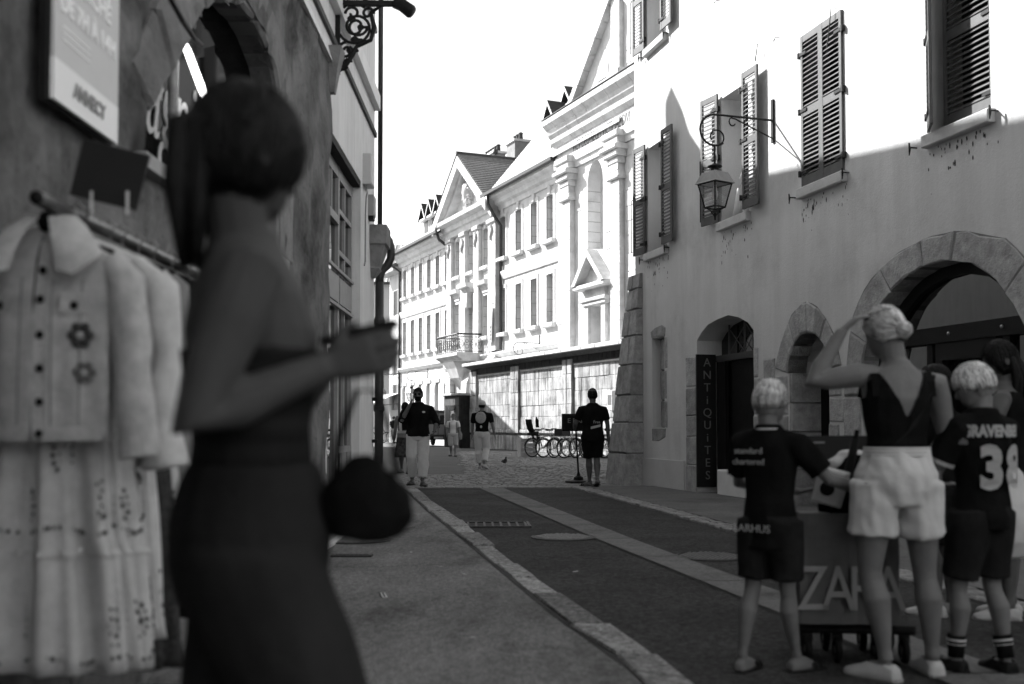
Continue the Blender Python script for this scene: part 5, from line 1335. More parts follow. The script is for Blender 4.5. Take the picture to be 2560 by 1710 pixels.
        if style in ('bowl',):      # close-cropped nape below the longer top
            nb_ = MB(); ix = {}
            for i in range(n):
                az = -pi + 2 * pi * i / n; lo2 = -.72 if abs(az) > 1.5 else -.1
                for j in range(9):
                    lat = mixp(front(az) + .25, lo2, j / 8)
                    p = (.0465 * 1.02 * cos(lat) * sin(az), -.002 + .0585 * 1.02 * cos(lat) * cos(az), .067 * 1.02 * sin(lat))
                    ix[i, j] = len(nb_.v); nb_.v.append(tuple(T(p)))
            for i in range(n):
                if abs(-pi + 2 * pi * i / n) > 1.35 and abs(-pi + 2 * pi * (i + 1) / n) > 1.35:
                    for j in range(8): nb_.f.append((ix[i, j], ix[(i + 1) % n, j], ix[(i + 1) % n, j + 1], ix[i, j + 1]))
            nb_.build('nape_hair', mat(material.name + '_nape', .16 if material is HRB else .01, .8, .3, 60, spec=.1), base, smooth=True)
        for tone in range(3):       # strands in three tones, as combed
            sb = MB()
            for q in range(clump):
                w = rg.uniform(.0008, .002); pts = []
                if style == 'pulled':
                    az = rg.uniform(-pi, pi); a0 = Vector((sin(az) * cos(front(az) + .05), cos(az) * cos(front(az) + .05), sin(front(az) + .05)))
                    if rg.random() < .6: la = rg.uniform(front(az), 1.4); a0 = Vector((sin(az) * cos(la), cos(az) * cos(la), sin(la)))
                    b0 = Vector((0, -.95, -.28)).normalized()
                    for t in (0, .25, .5, .75, .98):
                        v = (a0 * (1 - t) + b0 * t); v = v.normalized() if v.length > .05 else b0
                        r_ = S * (1.0 + .02 * rg.random()); pts.append((.0465 * r_ * v.x, -.002 + .0585 * r_ * v.y, .067 * r_ * v.z))
                else:
                    az = rg.uniform(-pi, pi); lo = front(az) + rg.uniform(-.16, .06); l0 = rg.uniform(max(lo + .2, .6), 1.5); l1 = lo if rg.random() < .6 else mixp(lo, l0, rg.uniform(.1, .5)); sw = rg.uniform(-.22, .22)
                    for t in (0, .3, .6, .85, 1):
                        la = mixp(l0, l1, t); fl = 1 + (.04 if style in ('bowl', 'bob') else .0) * sin(min(1, t) * pi * .8)
                        r_ = S * fl * (1.0 + .03 * rg.random()) * (1 - (.03 if style != 'bowl' else .02) * t ** 4); a2 = az + sw * t
                        pts.append((.0465 * r_ * cos(la) * sin(a2), -.002 + .0585 * r_ * cos(la) * cos(a2), .067 * r_ * sin(la)))
                sb.tube([T(p) for p in pts], [w * k * f for f in (.7, 1.1, 1, .8, .25)], 3)
            g0 = (.8, .5, .16)[tone] if material is HRB else (.2, .1, .05)[tone] if material is HRG else (.02, .01, .005)[tone]
            o = sb.build('hair_strands', mat(material.name + '_strand' + 'abc'[tone], g0, .5, .2, 30, spec=.35 if material is HRB else .1), base, smooth=True); o['kind'] = 'stuff'
        return base
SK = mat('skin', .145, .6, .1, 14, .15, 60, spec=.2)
SKD = mat('skin_tan', .1, .6, .1, 14, .15, 60, spec=.2)
BLK = mat('cloth_black', .009, .95, .3, 12, .3, 90, spec=.03)
DRK = mat('cloth_dark', .017, .95, .3, 12, .3, 90, spec=.04)
WHT = mat('cloth_white', .52, .9, .06, 8, .15, 60)
BEI = mat('cloth_beige', .36, .9, .1, 8, .15, 60)
HRB = mat('hair_blond', .5, .45, .55, 45, stretch=(1, 1, .2), spec=.5)
HRD = mat('hair_dark', .008, .6, .4, 60, spec=.12)
HRG = mat('hair_grey', .22, .5, .4, 60)
SHW = mat('shoe_white', .42, .6, .08, 20)
SHB = mat('shoe_black', .011, .6, .2, 20, spec=.1)
RUB = mat('sole_rubber', .3, .7)
def person(label, loc, rz, F, voxel, skin, yaw=0.0, nod=0.0, group=None, curl=(.35, .35)):
    t = thing('person', label, 'person', loc, rz, group)
    mb = MB(); F.torso(mb); F.headmesh(mb, yaw, nod)
    for i, sd in enumerate('LR'): F.arm(mb, sd); F.hand(mb, sd, curl[i]); F.leg(mb, sd); F.foot(mb, sd)
    link_mesh('body', solid(mb, voxel, skin, 'body', 3), t)
    return t
def eyes(F, t, glasses=None):
    k = F.hk; T = lambda p: F.hm @ Vector((p[0] * k, p[1] * k, p[2] * k))
    for e in (-1, 1):
        c = T((e * .018, .05, .002))
        if glasses: MB().ball(c, .016 * k, .008 * k, .013 * k, 10, 6).build('sunglass_lens', mat('lens_black', .006, .5, spec=.05), t, smooth=True)
        else: MB().ball(c, .006 * k, .006 * k, .004 * k, 8, 6).build('eye', mat('eye_dark', .03, .2), t, smooth=True)
    MB().loft([[T((x, .052 - abs(x) * .3, -.034 + z)) for z in (-.0025, .0, .0025)] for x in (-.016, -.008, 0, .008, .016)], False, False).build('mouth', mat('lip', .12, .5), t)
def shoes(F, t, m, inf=.008, sole=True, name='shoe', sm=None):
    for sd in 'LR':
        mb = MB(); F.foot(mb, sd, inf)
        J = F.J; c = J['an' + sd]
        o = link_mesh(name, solid(mb, .006, m, name, 2, cut=lambda v: v.z > c.z - .006 * F.H), t)
        if sole:
            d = J['ft' + sd].normalized(); s_ = d.cross(Vector((0, 0, 1))).normalized(); zb = c.z - .05 * F.H
            pts = [(-.04, .014), (-.03, .021), (.03, .023), (.08, .029), (.108, .025), (.124, .01)]
            ring = [c + d * a * F.H + s_ * w * F.H for a, w in pts] + [c + d * a * F.H - s_ * w * F.H for a, w in reversed(pts)]
            MB().loft([[(p.x, p.y, zb - .008) for p in ring], [(p.x, p.y, zb + .016) for p in ring]]).build('sole', sm or RUB, o)
def sandals(F, t, m=None):
    m = m or SHB
    for sd in 'LR':
        J = F.J; c = J['an' + sd]; d = J['ft' + sd].normalized(); s_ = d.cross(Vector((0, 0, 1))).normalized(); zb = c.z - .05 * F.H
        pts = [(-.045, .018), (-.03, .028), (.03, .03), (.08, .036), (.115, .03), (.132, .012)]
        ring = [c + d * a * F.H + s_ * w * F.H for a, w in pts] + [c + d * a * F.H - s_ * w * F.H for a, w in reversed(pts)]
        o = MB().loft([[(p.x, p.y, zb - .012) for p in ring], [(p.x, p.y, zb + .004) for p in ring]]).build('sandal', m, t)
        for a0 in (.06, .085):
            arcp = [c + d * a0 * F.H + s_ * (.033 * F.H * cos(q)) + Vector((0, 0, zb - c.z + .028 * F.H * sin(q) + .006)) for q in [pi * i / 8 for i in range(9)]]
            MB().loft([[p - d * .016, p + d * .016] for p in arcp], False, False).build('strap', m, o)
def shirt(F, t, m, voxel=.01, sleeve=.6, z0=.5, inf=.012, sinf=.014, flare=.006, fold=(.006, 9, 5), cut=None, z1=.84, name='shirt'):
    mb = MB(); F.torso(mb, inf, z0, z1, flare)
    if sleeve:
        for sd in 'LR': F.arm(mb, sd, sinf, sleeve)
    return link_mesh(name, solid(mb, voxel, m, name, 5, fold, cut), t)
def trousers(F, t, m, voxel=.01, L=1.9, inf=.012, flare=.0, fold=(.006, 10, 4), ztop=.53, name='trousers'):
    mb = MB(); F.torso(mb, inf, .46, ztop, 0)
    for sd in 'LR': F.leg(mb, sd, inf, L, flare)
    return link_mesh(name, solid(mb, voxel, m, name, 5, fold), t)
def patch(F, name, body, size, m, t, loc, rot): return text(name, body, size, m, t, loc, rot, depth=.002)

# ---------------------------------------------------------------- family on the right
# boy with the shopping trolley
F = Fig(1.34, False, .84, shL=(-.104, 0, .78), shR=(.104, 0, .78), wrR=(.27, .30, .60), elR=(.19, .06, .66), hdR=(.03, .1, .03), wrL=(-.02, .3, .6), elL=(-.15, .06, .64), hdL=(.08, .08, .02), anL=(-.075, -.07, .05), knL=(-.062, -.01, .285), anR=(.07, .05, .05), ftL=(.0, .12, 0), ftR=(.05, .12, 0))
b1 = person('blond boy in dark football shirt seen from behind beside the shopping trolley', (1.2, 4.98, 0), radians(-38), F, .0075, SK, yaw=radians(-12), nod=-.12)
F.hair(HRB, b1, 'bowl', 3, 420)
shirt(F, b1, BLK, .009, .75, .42, .016, .02, .008)
trousers(F, b1, DRK, .009, .86, .018, .012, name='shorts')
sandals(F, b1)
MB().torus((0, -.008, F.J['neck'].z - .004), .062, .006, 'z', 24, 6).build('collar', WHT, b1)
mtx = mat('print_grey', .3, .8, .05)
for i, (bd, z, sz) in enumerate((('standard', 1.015, .04), ('chartered', .965, .04))): patch(F, 'lettering', bd, sz, mtx, b1, (-.05, -.121, z), (pi / 2, 0, 0))
patch(F, 'lettering', 'AARHUS', .05, mtx, b1, (-.04, -.123, .66), (pi / 2, 0, 0)).data.name = 'lettering'
# woman with her hand at her head
H = 1.69; S_ = 1 / H
F = Fig(H, True, 1.0, shL=(-.105, 0, .805), elL=(-.225, .02, .785), wrL=(-.135, .03, .925), hdL=(.06, .0, .055), elR=(.145, .02, .64), wrR=(.13, .12, .53), hdR=(-.01, .09, -.03), head=(-.022, .02, .925),
        hipL=(-.06, 0, .5), hipR=(.06, 0, .5), anL=(-.045, -.02, .05), knL=(-.072, .015, .285), anR=(.1, .02, .05), knR=(.08, .02, .285), ftL=(-.07, .1, 0), ftR=(.01, .12, 0))
wm_ = person('blonde woman in black low back top and white shorts, hand raised to her head', (1.74, 4.83, 0), radians(4), F, .0075, SK, yaw=radians(22), nod=-.3, curl=(.5, .4))
F.hair(HRB, wm_, 'pulled', 8, 420)
bunc = F.hm @ Vector((.0, -.066 * F.hk, -.022 * F.hk))
bm_ = MB().ball(bunc, .035, .032, .04, 14, 10); rg = random.Random(2)
for i in range(60):
    a = rg.uniform(0, 6.28); b = rg.uniform(-1, 1); q = Vector((cos(a) * sqrt(1 - b * b), sin(a) * sqrt(1 - b * b), b)); u = q.cross(Vector((.3, .2, 1))).normalized()
    bm_.tube([bunc + (q * cos(e) + u * sin(e)) * .037 for e in (0, .5, 1.0)], [.002, .003, .001], 4)
bm_.build('hair_bun', HRB, wm_, smooth=True)
MB().torus(F.hm @ Vector((0, -.058 * F.hk, -.012 * F.hk)), .018, .006, 'y', 14, 6).build('hair_tie', DRK, wm_)
neckz = F.J['neck'].z
def vcut(v):     # deep V at the back, narrow straps
    if v.z > neckz - .03: return True
    if v.z > 1.26 and abs(v.x) > .155: return True
    lim = 1.17 + max(0, abs(v.x) - .0) * 2.0
    if v.y < .0 and v.z > lim and abs(v.x) < .125: return True
    if v.y >= .0 and v.z > 1.28 + abs(v.x) * .6 and abs(v.x) < .11: return True
    return False
shirt(F, wm_, BLK, .005, 0, .585, .007, 0, .004, (.003, 9, 5), vcut, .83, 'tank_top')
for e in (-1, 1): MB().loft([[Vector((e * (.125 + dx), y, z + .0)) for dx in (-.02, .02)] for y, z in ((-.09, 1.26), (-.08, 1.33), (-.04, 1.375), (.02, 1.378), (.06, 1.34), (.09, 1.26))], False, False).build('shoulder_strap', BLK, wm_)
sh_ = trousers(F, wm_, WHT, .008, .56, .008, .022, (.017, 10, 7), .615, 'shorts')
MB().loft([ell((0, 0, z), .148 + .003 * (i % 2), .112 + .003 * (i % 2), 48) for i, z in enumerate((.995, 1.0, 1.008, 1.016, 1.024, 1.032, 1.036))], True, False).build('waistband', WHT, wm_)
shoes(F, wm_, SHW, .007)
strap = [(.14, .02, 1.375), (.145, -.05, 1.345), (.1, -.098, 1.25), (.02, -.116, 1.12), (-.06, -.12, 1.05), (-.14, -.1, .99)]
MB().loft([[Vector(p) + Vector((-.018, 0, -.012)), Vector(p) + Vector((.018, 0, .012))] for p in strap], False, False).build('bag_strap', DRK, wm_)
# boy with the printed football shirt
F = Fig(1.43, False, .88, shL=(-.108, 0, .78), shR=(.108, 0, .78), elL=(-.14, .06, .635), wrL=(-.05, .14, .6), hdL=(.06, .08, 0), elR=(.14, .06, .635), wrR=(.06, .14, .59), hdR=(-.05, .08, 0), anL=(-.07, .05, .05), knL=(-.06, .045, .285), anR=(.062, -.03, .05), knR=(.058, .02, .285), head=(0, .025, .925))
b2 = person('blond boy in dark football shirt with large back number, looking down', (2.16, 4.92, 0), radians(24), F, .0075, SK, yaw=radians(46), nod=-.32)
F.hair(HRB, b2, 'bowl', 5, 420); eyes(F, b2)
shirt(F, b2, BLK, .009, .7, .46, .018, .024, .01)
trousers(F, b2, DRK, .009, .9, .02, .012, name='shorts')
shoes(F, b2, SHB, .01, sm=SHB)
for sd in 'LR':
    mb = MB(); J = F.J; c, k_ = J['an' + sd], J['kn' + sd]
    mb.tube([mixp(c, k_, t) for t in (0, .15, .3)], [.036, .036, .042], 14); so = mb.build('sock', BLK, b2, smooth=True)
    MB().tube([mixp(c, k_, t) for t in (.22, .245)], .0425, 16).tube([mixp(c, k_, t) for t in (.17, .18)], .0405, 16).build('sock_stripe', WHT, so)
for sd in 'LR':
    a, b = F.J['sh' + sd], F.J['el' + sd]
    MB().tube([mixp(a, b, .66), mixp(a, b, .74)], .0635, 18, False).build('sleeve_trim', mat('trim_grey', .3, .8), b2)
mwp = mat('print_white', .6, .8, .05)
def wrapped(body, size, z, m, parent, squeeze, R=.17, x0=0.0, bold=.004):
    me = text_mesh('lettering', body, size, m, .0015, bold)
    for v in me.vertices:
        a = (v.co.x * squeeze + x0) / R; rr = R + .002
        v.co = Vector((rr * sin(a), -rr * cos(a) * .75 - .012, z + v.co.y))
    return link_mesh('lettering', me, parent)
wrapped('GRAVENBERCH', .07, 1.105, mwp, b2, .85, .158)
wrapped('3', .26, .935, mwp, b2, .95, .162, -.07, bold=.012); wrapped('8', .26, .935, mwp, b2, .95, .162, .07, bold=.012)
wrapped('expedia', .03, 1.06, mtx, b2, 1.0, .185, -.25)
# dark haired woman further back
F = Fig(1.64, True, 1.05, elL=(-.15, .05, .64), wrL=(-.1, .17, .6), hdL=(.03, .09, 0), elR=(.15, .0, .64), wrR=(.11, .14, .57), hdR=(0, .09, 0))
w3 = person('dark haired woman in sleeveless black top at the right picture edge', (2.93, 6.35, 0), radians(62), F, .009, SKD, yaw=.3, nod=-.25)
F.hair(HRD, w3, 'long', 9, 300)
mb = MB(); rg = random.Random(4)
for i in range(26):
    a = rg.uniform(2.0, 4.3); p0 = F.hm @ Vector((.045 * F.hk * sin(a), -.0 + .055 * F.hk * cos(a), .0)); q = Vector((rg.uniform(-.03, .03), rg.uniform(-.08, -.01), rg.uniform(-.34, -.2)))
    mb.tube([p0, p0 + q * .4 + Vector((rg.uniform(-.02, .02), -.02, 0)), p0 + q * .75, p0 + q], [.018, .022, .016, .004], 6)
mb.build('loose_curls', HRD, w3, smooth=True)
shirt(F, w3, BLK, .01, 0, .5, .008, 0, .01, (.004, 9, 5), lambda v: v.z > F.J['neck'].z - .035 or (v.z > 1.25 and abs(v.x) > .16), name='top')
trousers(F, w3, BLK, .01, 1.25, .03, .03, name='trousers')
shoes(F, w3, SHW, .008)
tb = thing('tote_bag', 'pale cloth bag hanging behind the boy with the back number', 'bag', (2.62, 5.75, .42), radians(20))
mb = MB(); mb.loft([ell((0, .0, z), rx, ry, 20) for z, rx, ry in ((0, .02, .02), (.01, .2, .08), (.1, .25, .13), (.3, .22, .11), (.45, .15, .05), (.5, .1, .02))]); link_mesh('bag', solid(mb, .012, WHT, 'bag', 5, (.012, 7, 6)), tb)
MB().tube([(-.08, 0, .48), (-.06, 0, .66), (0, 0, .74), (.06, 0, .66), (.08, 0, .48)], .009, 6).build('handle', DRK, tb)
F = Fig(1.5, True, 1.0, elL=(-.14, .06, .64), wrL=(-.04, .16, .6), hdL=(.05, .08, 0), elR=(.14, .06, .64), wrR=(.04, .16, .6), hdR=(-.05, .08, 0))
w4 = person('dark haired person half hidden between the woman in white shorts and the boy', (2.58, 6.45, 0), radians(40), F, .01, SKD, yaw=.2, nod=-.3)
F.hair(HRD, w4, 'bob', 12, 200); shirt(F, w4, BLK, .012, .8, .46); trousers(F, w4, DRK, .012, 1.0, .02, .02, name='shorts'); shoes(F, w4, SHW, .008)

# ---------------------------------------------------------------- passer-by close to the camera, walking to the right
F = Fig(1.76, True, .98, head=(.0, -.008, .928), neck=(0, -.01, .835), shR=(.1, .0, .785), elR=(.125, -.05, .645), wrR=(.07, .07, .70), hdR=(-.01, .1, .03), elL=(-.13, .02, .64), wrL=(-.08, .08, .71), hdL=(.01, .1, .02),
        anL=(-.055, -.16, .06), knL=(-.056, -.02, .285), anR=(.055, .14, .05), knR=(.056, .1, .29))
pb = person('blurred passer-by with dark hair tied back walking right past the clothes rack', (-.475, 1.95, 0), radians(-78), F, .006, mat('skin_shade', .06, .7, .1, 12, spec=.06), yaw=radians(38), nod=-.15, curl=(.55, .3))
F.hair(HRD, pb, 'bob', 21, 300); eyes(F, pb)
mb = MB(); p0 = F.hm @ Vector((0, -.05 * F.hk, .02 * F.hk))
for i in range(30):
    rg = random.Random(i); o_ = Vector((rg.uniform(-.03, .03), rg.uniform(-.02, .02), rg.uniform(-.02, .02)))
    mb.tube([p0 + o_ * .3, p0 + Vector((0, -.03, -.03)) + o_, p0 + Vector((0, -.035, -.14)) + o_ * 1.1, p0 + Vector((.0, -.03, -.26)) + o_ * .8], [.016, .02, .018, .005], 6)
mb.build('ponytail', HRD, pb, smooth=True)
mstr = mat('knit_striped', .016, .95, .9, 1.0, .2, 60, stretch=(0, 0, 16), spec=.03)
shirt(F, pb, mstr, .01, 0, .5, .008, 0, .006, (.004, 9, 5), lambda v: v.z > 1.27, name='strapless_top')
trousers(F, pb, mat('cloth_charcoal', .022, .95, .4, 3, .3, 60, spec=.03), .011, 1.9, .016, .016, (.013, 6, 4), .62, 'trousers')
shoes(F, pb, SHB, .01)
hb = thing('handbag', 'large dark rounded handbag carried in front of the passer-by', 'bag', (-.26, 1.9, .93), radians(-90)); hb.scale = (.56, .56, .56)
mb = MB(); mb.loft([[Vector((rx * cos(q), ry * sin(q), z - .05 * abs(sin(q)) ** 2 * f)) for q in [2 * pi * k / 24 for k in range(24)]] for z, rx, ry, f in ((.0, .03, .06, 0), (.01, .07, .11, 0), (.08, .085, .145, .2), (.17, .07, .14, .6), (.24, .04, .115, 1.2), (.275, .02, .1, 1.9))]); link_mesh('bag', solid(mb, .009, BLK, 'bag', 3, (.012, 9, 7)), hb)
for x in (-.03, .03): MB().tube([(x, -.1, .2), (x, -.085, .32), (x * .6, -.03, .47), (x * .5, .03, .47), (x, .085, .32), (x, .1, .2)], .007, 6).build('handle', BLK, hb)
MB().tube([(.0, -.09, .21), (.0, .0, .255), (.0, .09, .21)], .004, 6).build('zip', mat('zip_metal', .3, .3, metal=.8), hb)
ph = thing('phone', 'dark phone held out by the passer-by', 'phone', (-.275, 1.93, 1.3), radians(-90))
MB().cbox(-.035, .035, -.006, .006, -.07, .07, .004).build('case', SHB, ph, rot=(radians(-75), 0, 0))

# ---------------------------------------------------------------- people in the street beyond
F = Fig(1.82, False, 1.12, shL=(-.118, 0, .775), shR=(.118, 0, .775), elR=(.165, .06, .66), wrR=(.075, .075, .83), hdR=(-.025, .0, .08), elL=(-.19, -.0, .64), wrL=(-.17, .09, .545), hdL=(.03, .08, -.05), anL=(-.05, .1, .05), knL=(-.06, .06, .285), anR=(.06, -.06, .055), knR=(.06, .03, .285))
p1 = person('bearded man on the phone in black sweater, pale trousers and sunglasses', (-1.76, 20.0, .03), pi + .05, F, .01, SKD, yaw=-.1, curl=(.4, .9))
F.hair(HRD, p1, 'short', 31, 160); eyes(F, p1, True)
mb = MB(); k = F.hk
mb.loft([[F.hm @ Vector((rx * cos(t) * k, (.014 + ry * sin(t)) * k, z * k)) for t in [pi * j / 10 for j in range(11)]] for z, rx, ry in ((-.069, .012, .02), (-.06, .03, .034), (-.045, .038, .044), (-.025, .043, .05))], False, False); mb.build('beard', HRD, p1, smooth=True)
shirt(F, p1, BLK, .012, 1.15, .49, .024, .02, .02, (.012, 7, 5), name='sweater')
trousers(F, p1, mat('cloth_cream', .5, .9, .08, 8, .15, 60), .012, 1.88, .022, .008, (.012, 9, 4)); sandals(F, p1)
MB().ball((-.11, .185, 1.36), .03, .006, .018, 8, 6).build('chest_logo', WHT, p1)
MB().torus(F.J['wrL'], .036, .008, 'z', 16, 6).build('watch', SHB, p1)
pp = thing('phone', 'phone held to the ear by the man in black sweater', 'phone', Matrix.Rotation(pi + .05, 4, 'Z') @ (F.J['wrR'] + Vector((-.055, .03, .09))) + Vector((-1.76, 20.0, .03)), pi)
MB().cbox(-.006, .006, -.035, .035, -.07, .07, .003).build('case', SHB, pp)
F = Fig(1.66, True, 1.08, anL=(-.05, .1, .05), knL=(-.055, .05, .285), anR=(.055, -.08, .055))
p2 = person('woman in dark top and patterned skirt walking behind the man on the phone', (-2.52, 25.2, .03), pi, F, .011, SK)
F.hair(HRD, p2, 'bob', 41, 120); eyes(F, p2, True)
shirt(F, p2, BLK, .012, 0, .52, .008, 0, .006, None, lambda v: v.z > 1.33 or (v.z > 1.2 and abs(v.x) > .16), name='top')
mb = MB(); mb.loft([ell((0, .02, z), rx, ry, 24) for z, rx, ry in ((.38, .25, .2), (.6, .22, .18), (.85, .185, .15), (1.0, .14, .11))]); link_mesh('skirt', solid(mb, .014, mat('skirt_print', .05, .9, .9, 14), 'skirt', 3, (.018, 9, 2)), p2)
sandals(F, p2)
MB().loft([[Vector(p) + Vector((-.03, 0, 0)), Vector(p) + Vector((.03, 0, 0))] for p in ((.1, .02, 1.36), (.11, .1, 1.25), (.1, .125, 1.1), (.09, .13, .98))], False, False).build('bag_strap', mat('strap_pale', .45), p2)
hbg = thing('handbag', 'boxy grey shoulder bag worn by the woman in patterned skirt', 'bag', (-2.56, 25.03, .85), 0)
MB().cbox(-.13, .1, -.05, .04, 0, .17, .02).build('bag', mat('bag_grey', .16, .6, .3, 20), hbg)
MB().box(-.125, .095, -.062, -.05, .11, .17).build('flap', mat('bag_flap', .35, .6, .3, 20), hbg)
F = Fig(1.56, True, 1.12, elL=(-.15, .0, .64), anL=(-.05, .07, .05), anR=(.055, -.06, .055))
p3 = person('older woman with short hair, open vest and pale knee trousers further up the street', (-2.16, 39.2, .03), pi, F, .012, SK)
F.hair(HRG, p3, 'short', 51, 100); eyes(F, p3)
shirt(F, p3, WHT, .013, .7, .54, .012, .016)
shirt(F, p3, mat('vest_grey', .14, .9), .013, 0, .53, .022, 0, .01, None, lambda v: (abs(v.x) < .1 and v.y > 0) or v.z > 1.3 or (v.z > 1.2 and abs(v.x) > .18), name='vest')
trousers(F, p3, BEI, .013, 1.15, .03, .015); sandals(F, p3)
tb = thing('shoulder_bag', 'soft grey bag hanging at the older woman\'s side', 'bag', (-1.92, 39.2, .62), 0)
mb = MB(); mb.loft([ell((0, 0, z), rx, ry, 16) for z, rx, ry in ((0, .03, .02), (.03, .09, .05), (.2, .1, .06), (.32, .05, .02))]); link_mesh('bag', solid(mb, .014, mat('bag_mid', .2), 'bag', 3), tb)
MB().tube([(-.04, 0, .31), (-.08, 0, .6), (-.04, 0, .72)], .012, 5).build('strap', mat('bag_mid', .2), tb)
F = Fig(1.76, False, 1.0, anL=(-.03, .0, .05), anR=(.07, -.16, .075), knR=(.06, .03, .29), elR=(.165, -.02, .63), wrR=(.19, .02, .49), elL=(-.15, .03, .63), ftR=(.06, .1, -.05))
p4 = person('walker in white reversed cap and white trousers seen from behind', (-.78, 27.7, .03), radians(-12), F, .011, SK)
k = F.hk; cap = MB().loft([[F.hm @ Vector((.052 * k * r_ * sin(t), (-.002 + .064 * k / k * r_ * cos(t)) * k, z * k)) for t in [2 * pi * j / 20 for j in range(20)]] for z, r_ in ((.005, 1), (.03, 1), (.055, .85), (.07, .5), (.075, .05))]); cap.build('cap', SHW, p4, smooth=True)
MB().ball(F.hm @ Vector((0, -.062 * k, .022 * k)), .03, .006, .012, 10, 6).build('cap_gap', SHB, p4)
F.hair(HRD, p4, 'short', 61, 60)
shirt(F, p4, BLK, .012, .72, .52, .016, .014, .01)
MB().loft([[Vector((r_ * cos(t), -.145 + yy_, 1.32 + r_ * 1.1 * sin(t))) for t in [2 * pi * j / 22 for j in range(22)]] for r_, yy_ in ((.14, .02), (.138, -.005), (.11, -.02), (.05, -.026), (.003, -.027))]).build('round_back_patch', mat('patch_pale', .36, .8, .2, 20), p4, smooth=True)
MB().ball((.01, -.135, 1.08), .028, .008, .035, 8, 6).build('back_logo', WHT, p4)
trousers(F, p4, WHT, .012, 1.85, .02, .008, (.012, 8, 4)); shoes(F, p4, BEI, .008)
F = Fig(1.79, False, 1.06, shL=(-.118, 0, .778), elL=(-.175, .01, .64), wrL=(-.17, .13, .585), hdL=(.02, .09, .0), shR=(.118, 0, .778), elR=(.15, -.01, .635), wrR=(.165, .03, .49), anL=(-.02, .1, .05), knL=(-.03, .07, .285), anR=(.03, -.1, .075), knR=(.045, .03, .285), ftL=(-.08, .1, 0), ftR=(-.02, .1, -.05))
p5 = person('man in black printed shirt and shorts walking away by the buttress', (1.47, 19.45, .03), radians(4), F, .0095, SKD)
F.hair(HRD, p5, 'short', 71, 160)
shirt(F, p5, BLK, .011, .72, .49, .02, .014, .012)
trousers(F, p5, BLK, .011, .93, .022, .014, name='shorts'); sandals(F, p5)
mpp = mat('print_pale', .4, .8)
patch(F, 'shirt_print', 'Free', .07, mpp, p5, (.05, -.17, 1.17), (pi / 2, 0, 0)); MB().loft([[Vector((x, -.172, 1.08 + x * .25 + dz)) for dz in (-.022, .022)] for x in (-.06, 0, .06, .12)], False, False).build('shirt_print', mpp, p5)
st = thing('box_stand', 'black lettered box on a slim pole with round foot beside the walking man', 'stand', (1.3, 20.9, .03))
MB().lathe([(.26, 0), (.26, .03), (.1, .05), (.09, .1), (.04, .13), (.022, .2)], 24).build('foot', SHB, st)
MB().tube([(0, 0, .15), (-.05, 0, 1.02)], .018, 8).build('pole', SHB, st)
MB().cbox(-.32, .38, -.2, .2, 1.0, 1.34, .03).build('box', SHB, st); text('lettering', 'E BARI', .13, mtx, st, (-.04, -.202, 1.2), depth=.002)
# far figures at the end of the street
for (x, y, lab, tm, bm2, hr, rz, pack) in ((-8.6, 70, 'far walker in white top with dark backpack at the street end', WHT, BLK, HRD, -1.0, True), (-7.65, 69, 'far walker in dark top left of the phone man\'s companion', BLK, BEI, HRD, -.4, False), (-9.6, 72, 'far figure in pale clothes nearest the downpipe', mat('cloth_mid', .3, .9), BEI, HRD, 2.4, False)):
    F = Fig(1.74, False, 1.0, anL=(-.05, .09, .05), anR=(.05, -.08, .055), elL=(-.15, .03, .63), wrL=(-.13, .13, .55))
    t = person(lab, (x, y, .03), rz, F, .014, SK); F.hair(hr, t, 'short', 81, 30)
    shirt(F, t, tm, .015, .8, .5); trousers(F, t, bm2, .015, .95, .02, .01, name='shorts'); shoes(F, t, SHB, .01)
    if pack: link_mesh('backpack', solid(MB().loft([ell((0, -.2, z), .13, .08, 14) for z in (1.0, 1.1, 1.35, 1.45)]), .015, BLK, 'backpack', 3), t)
# ================================================================ clothes rack by the left wall
RX = -1.27
m_chrome = mat('rail_metal', .32, .3, .2, 30, metal=.85)
rk = thing('clothes_rack', 'metal clothes rail on posts in front of the rough left wall', 'clothes rack', (RX, 3.55, .03))
pts, rr_ = [], []
for i in range(150):
    pts.append((0, -.72 + i * 1.55 / 149, 1.71)); rr_.append(.016 if i % 2 else .0215)
MB().tube(pts, rr_, 10).build('rail', m_chrome, rk, smooth=True)
for y in (-.72, .83): MB().ball((0, y, 1.71), .019, .019, .019).build('end_knob', SHB, rk, smooth=True)
for y in (-.42, .75):
    MB().tube([(0, y, .06), (0, y, 1.71)], .014, 8).build('post', m_chrome, rk)
    MB().tube([(-.22, y, .06), (.22, y, .06)], .014, 8).build('foot_bar', m_chrome, rk)
    for x in (-.22, .22): MB().torus((x, y, .03), .018, .012, 'x', 12, 6).build('castor', SHB, rk)
pb_ = thing('price_board', 'blank black board clipped at a tilt above the clothes rail', 'board', (-1.185, 3.12, 1.87), 0)
MB().cbox(-.098, .098, -.004, .004, -.085, .085, .002).build('board', mat('board_black', .01, .6), pb_, rot=(0, radians(13), radians(6)))
for x in (-.05, .055): MB().box(x - .004, x + .004, -.012, -.005, -.12, -.05).build('clip', WHT, pb_)
MB().tube([(-.05, 0, -.1), (-.085, .0, -.15)], .006, 6).build('stem', m_chrome, pb_)

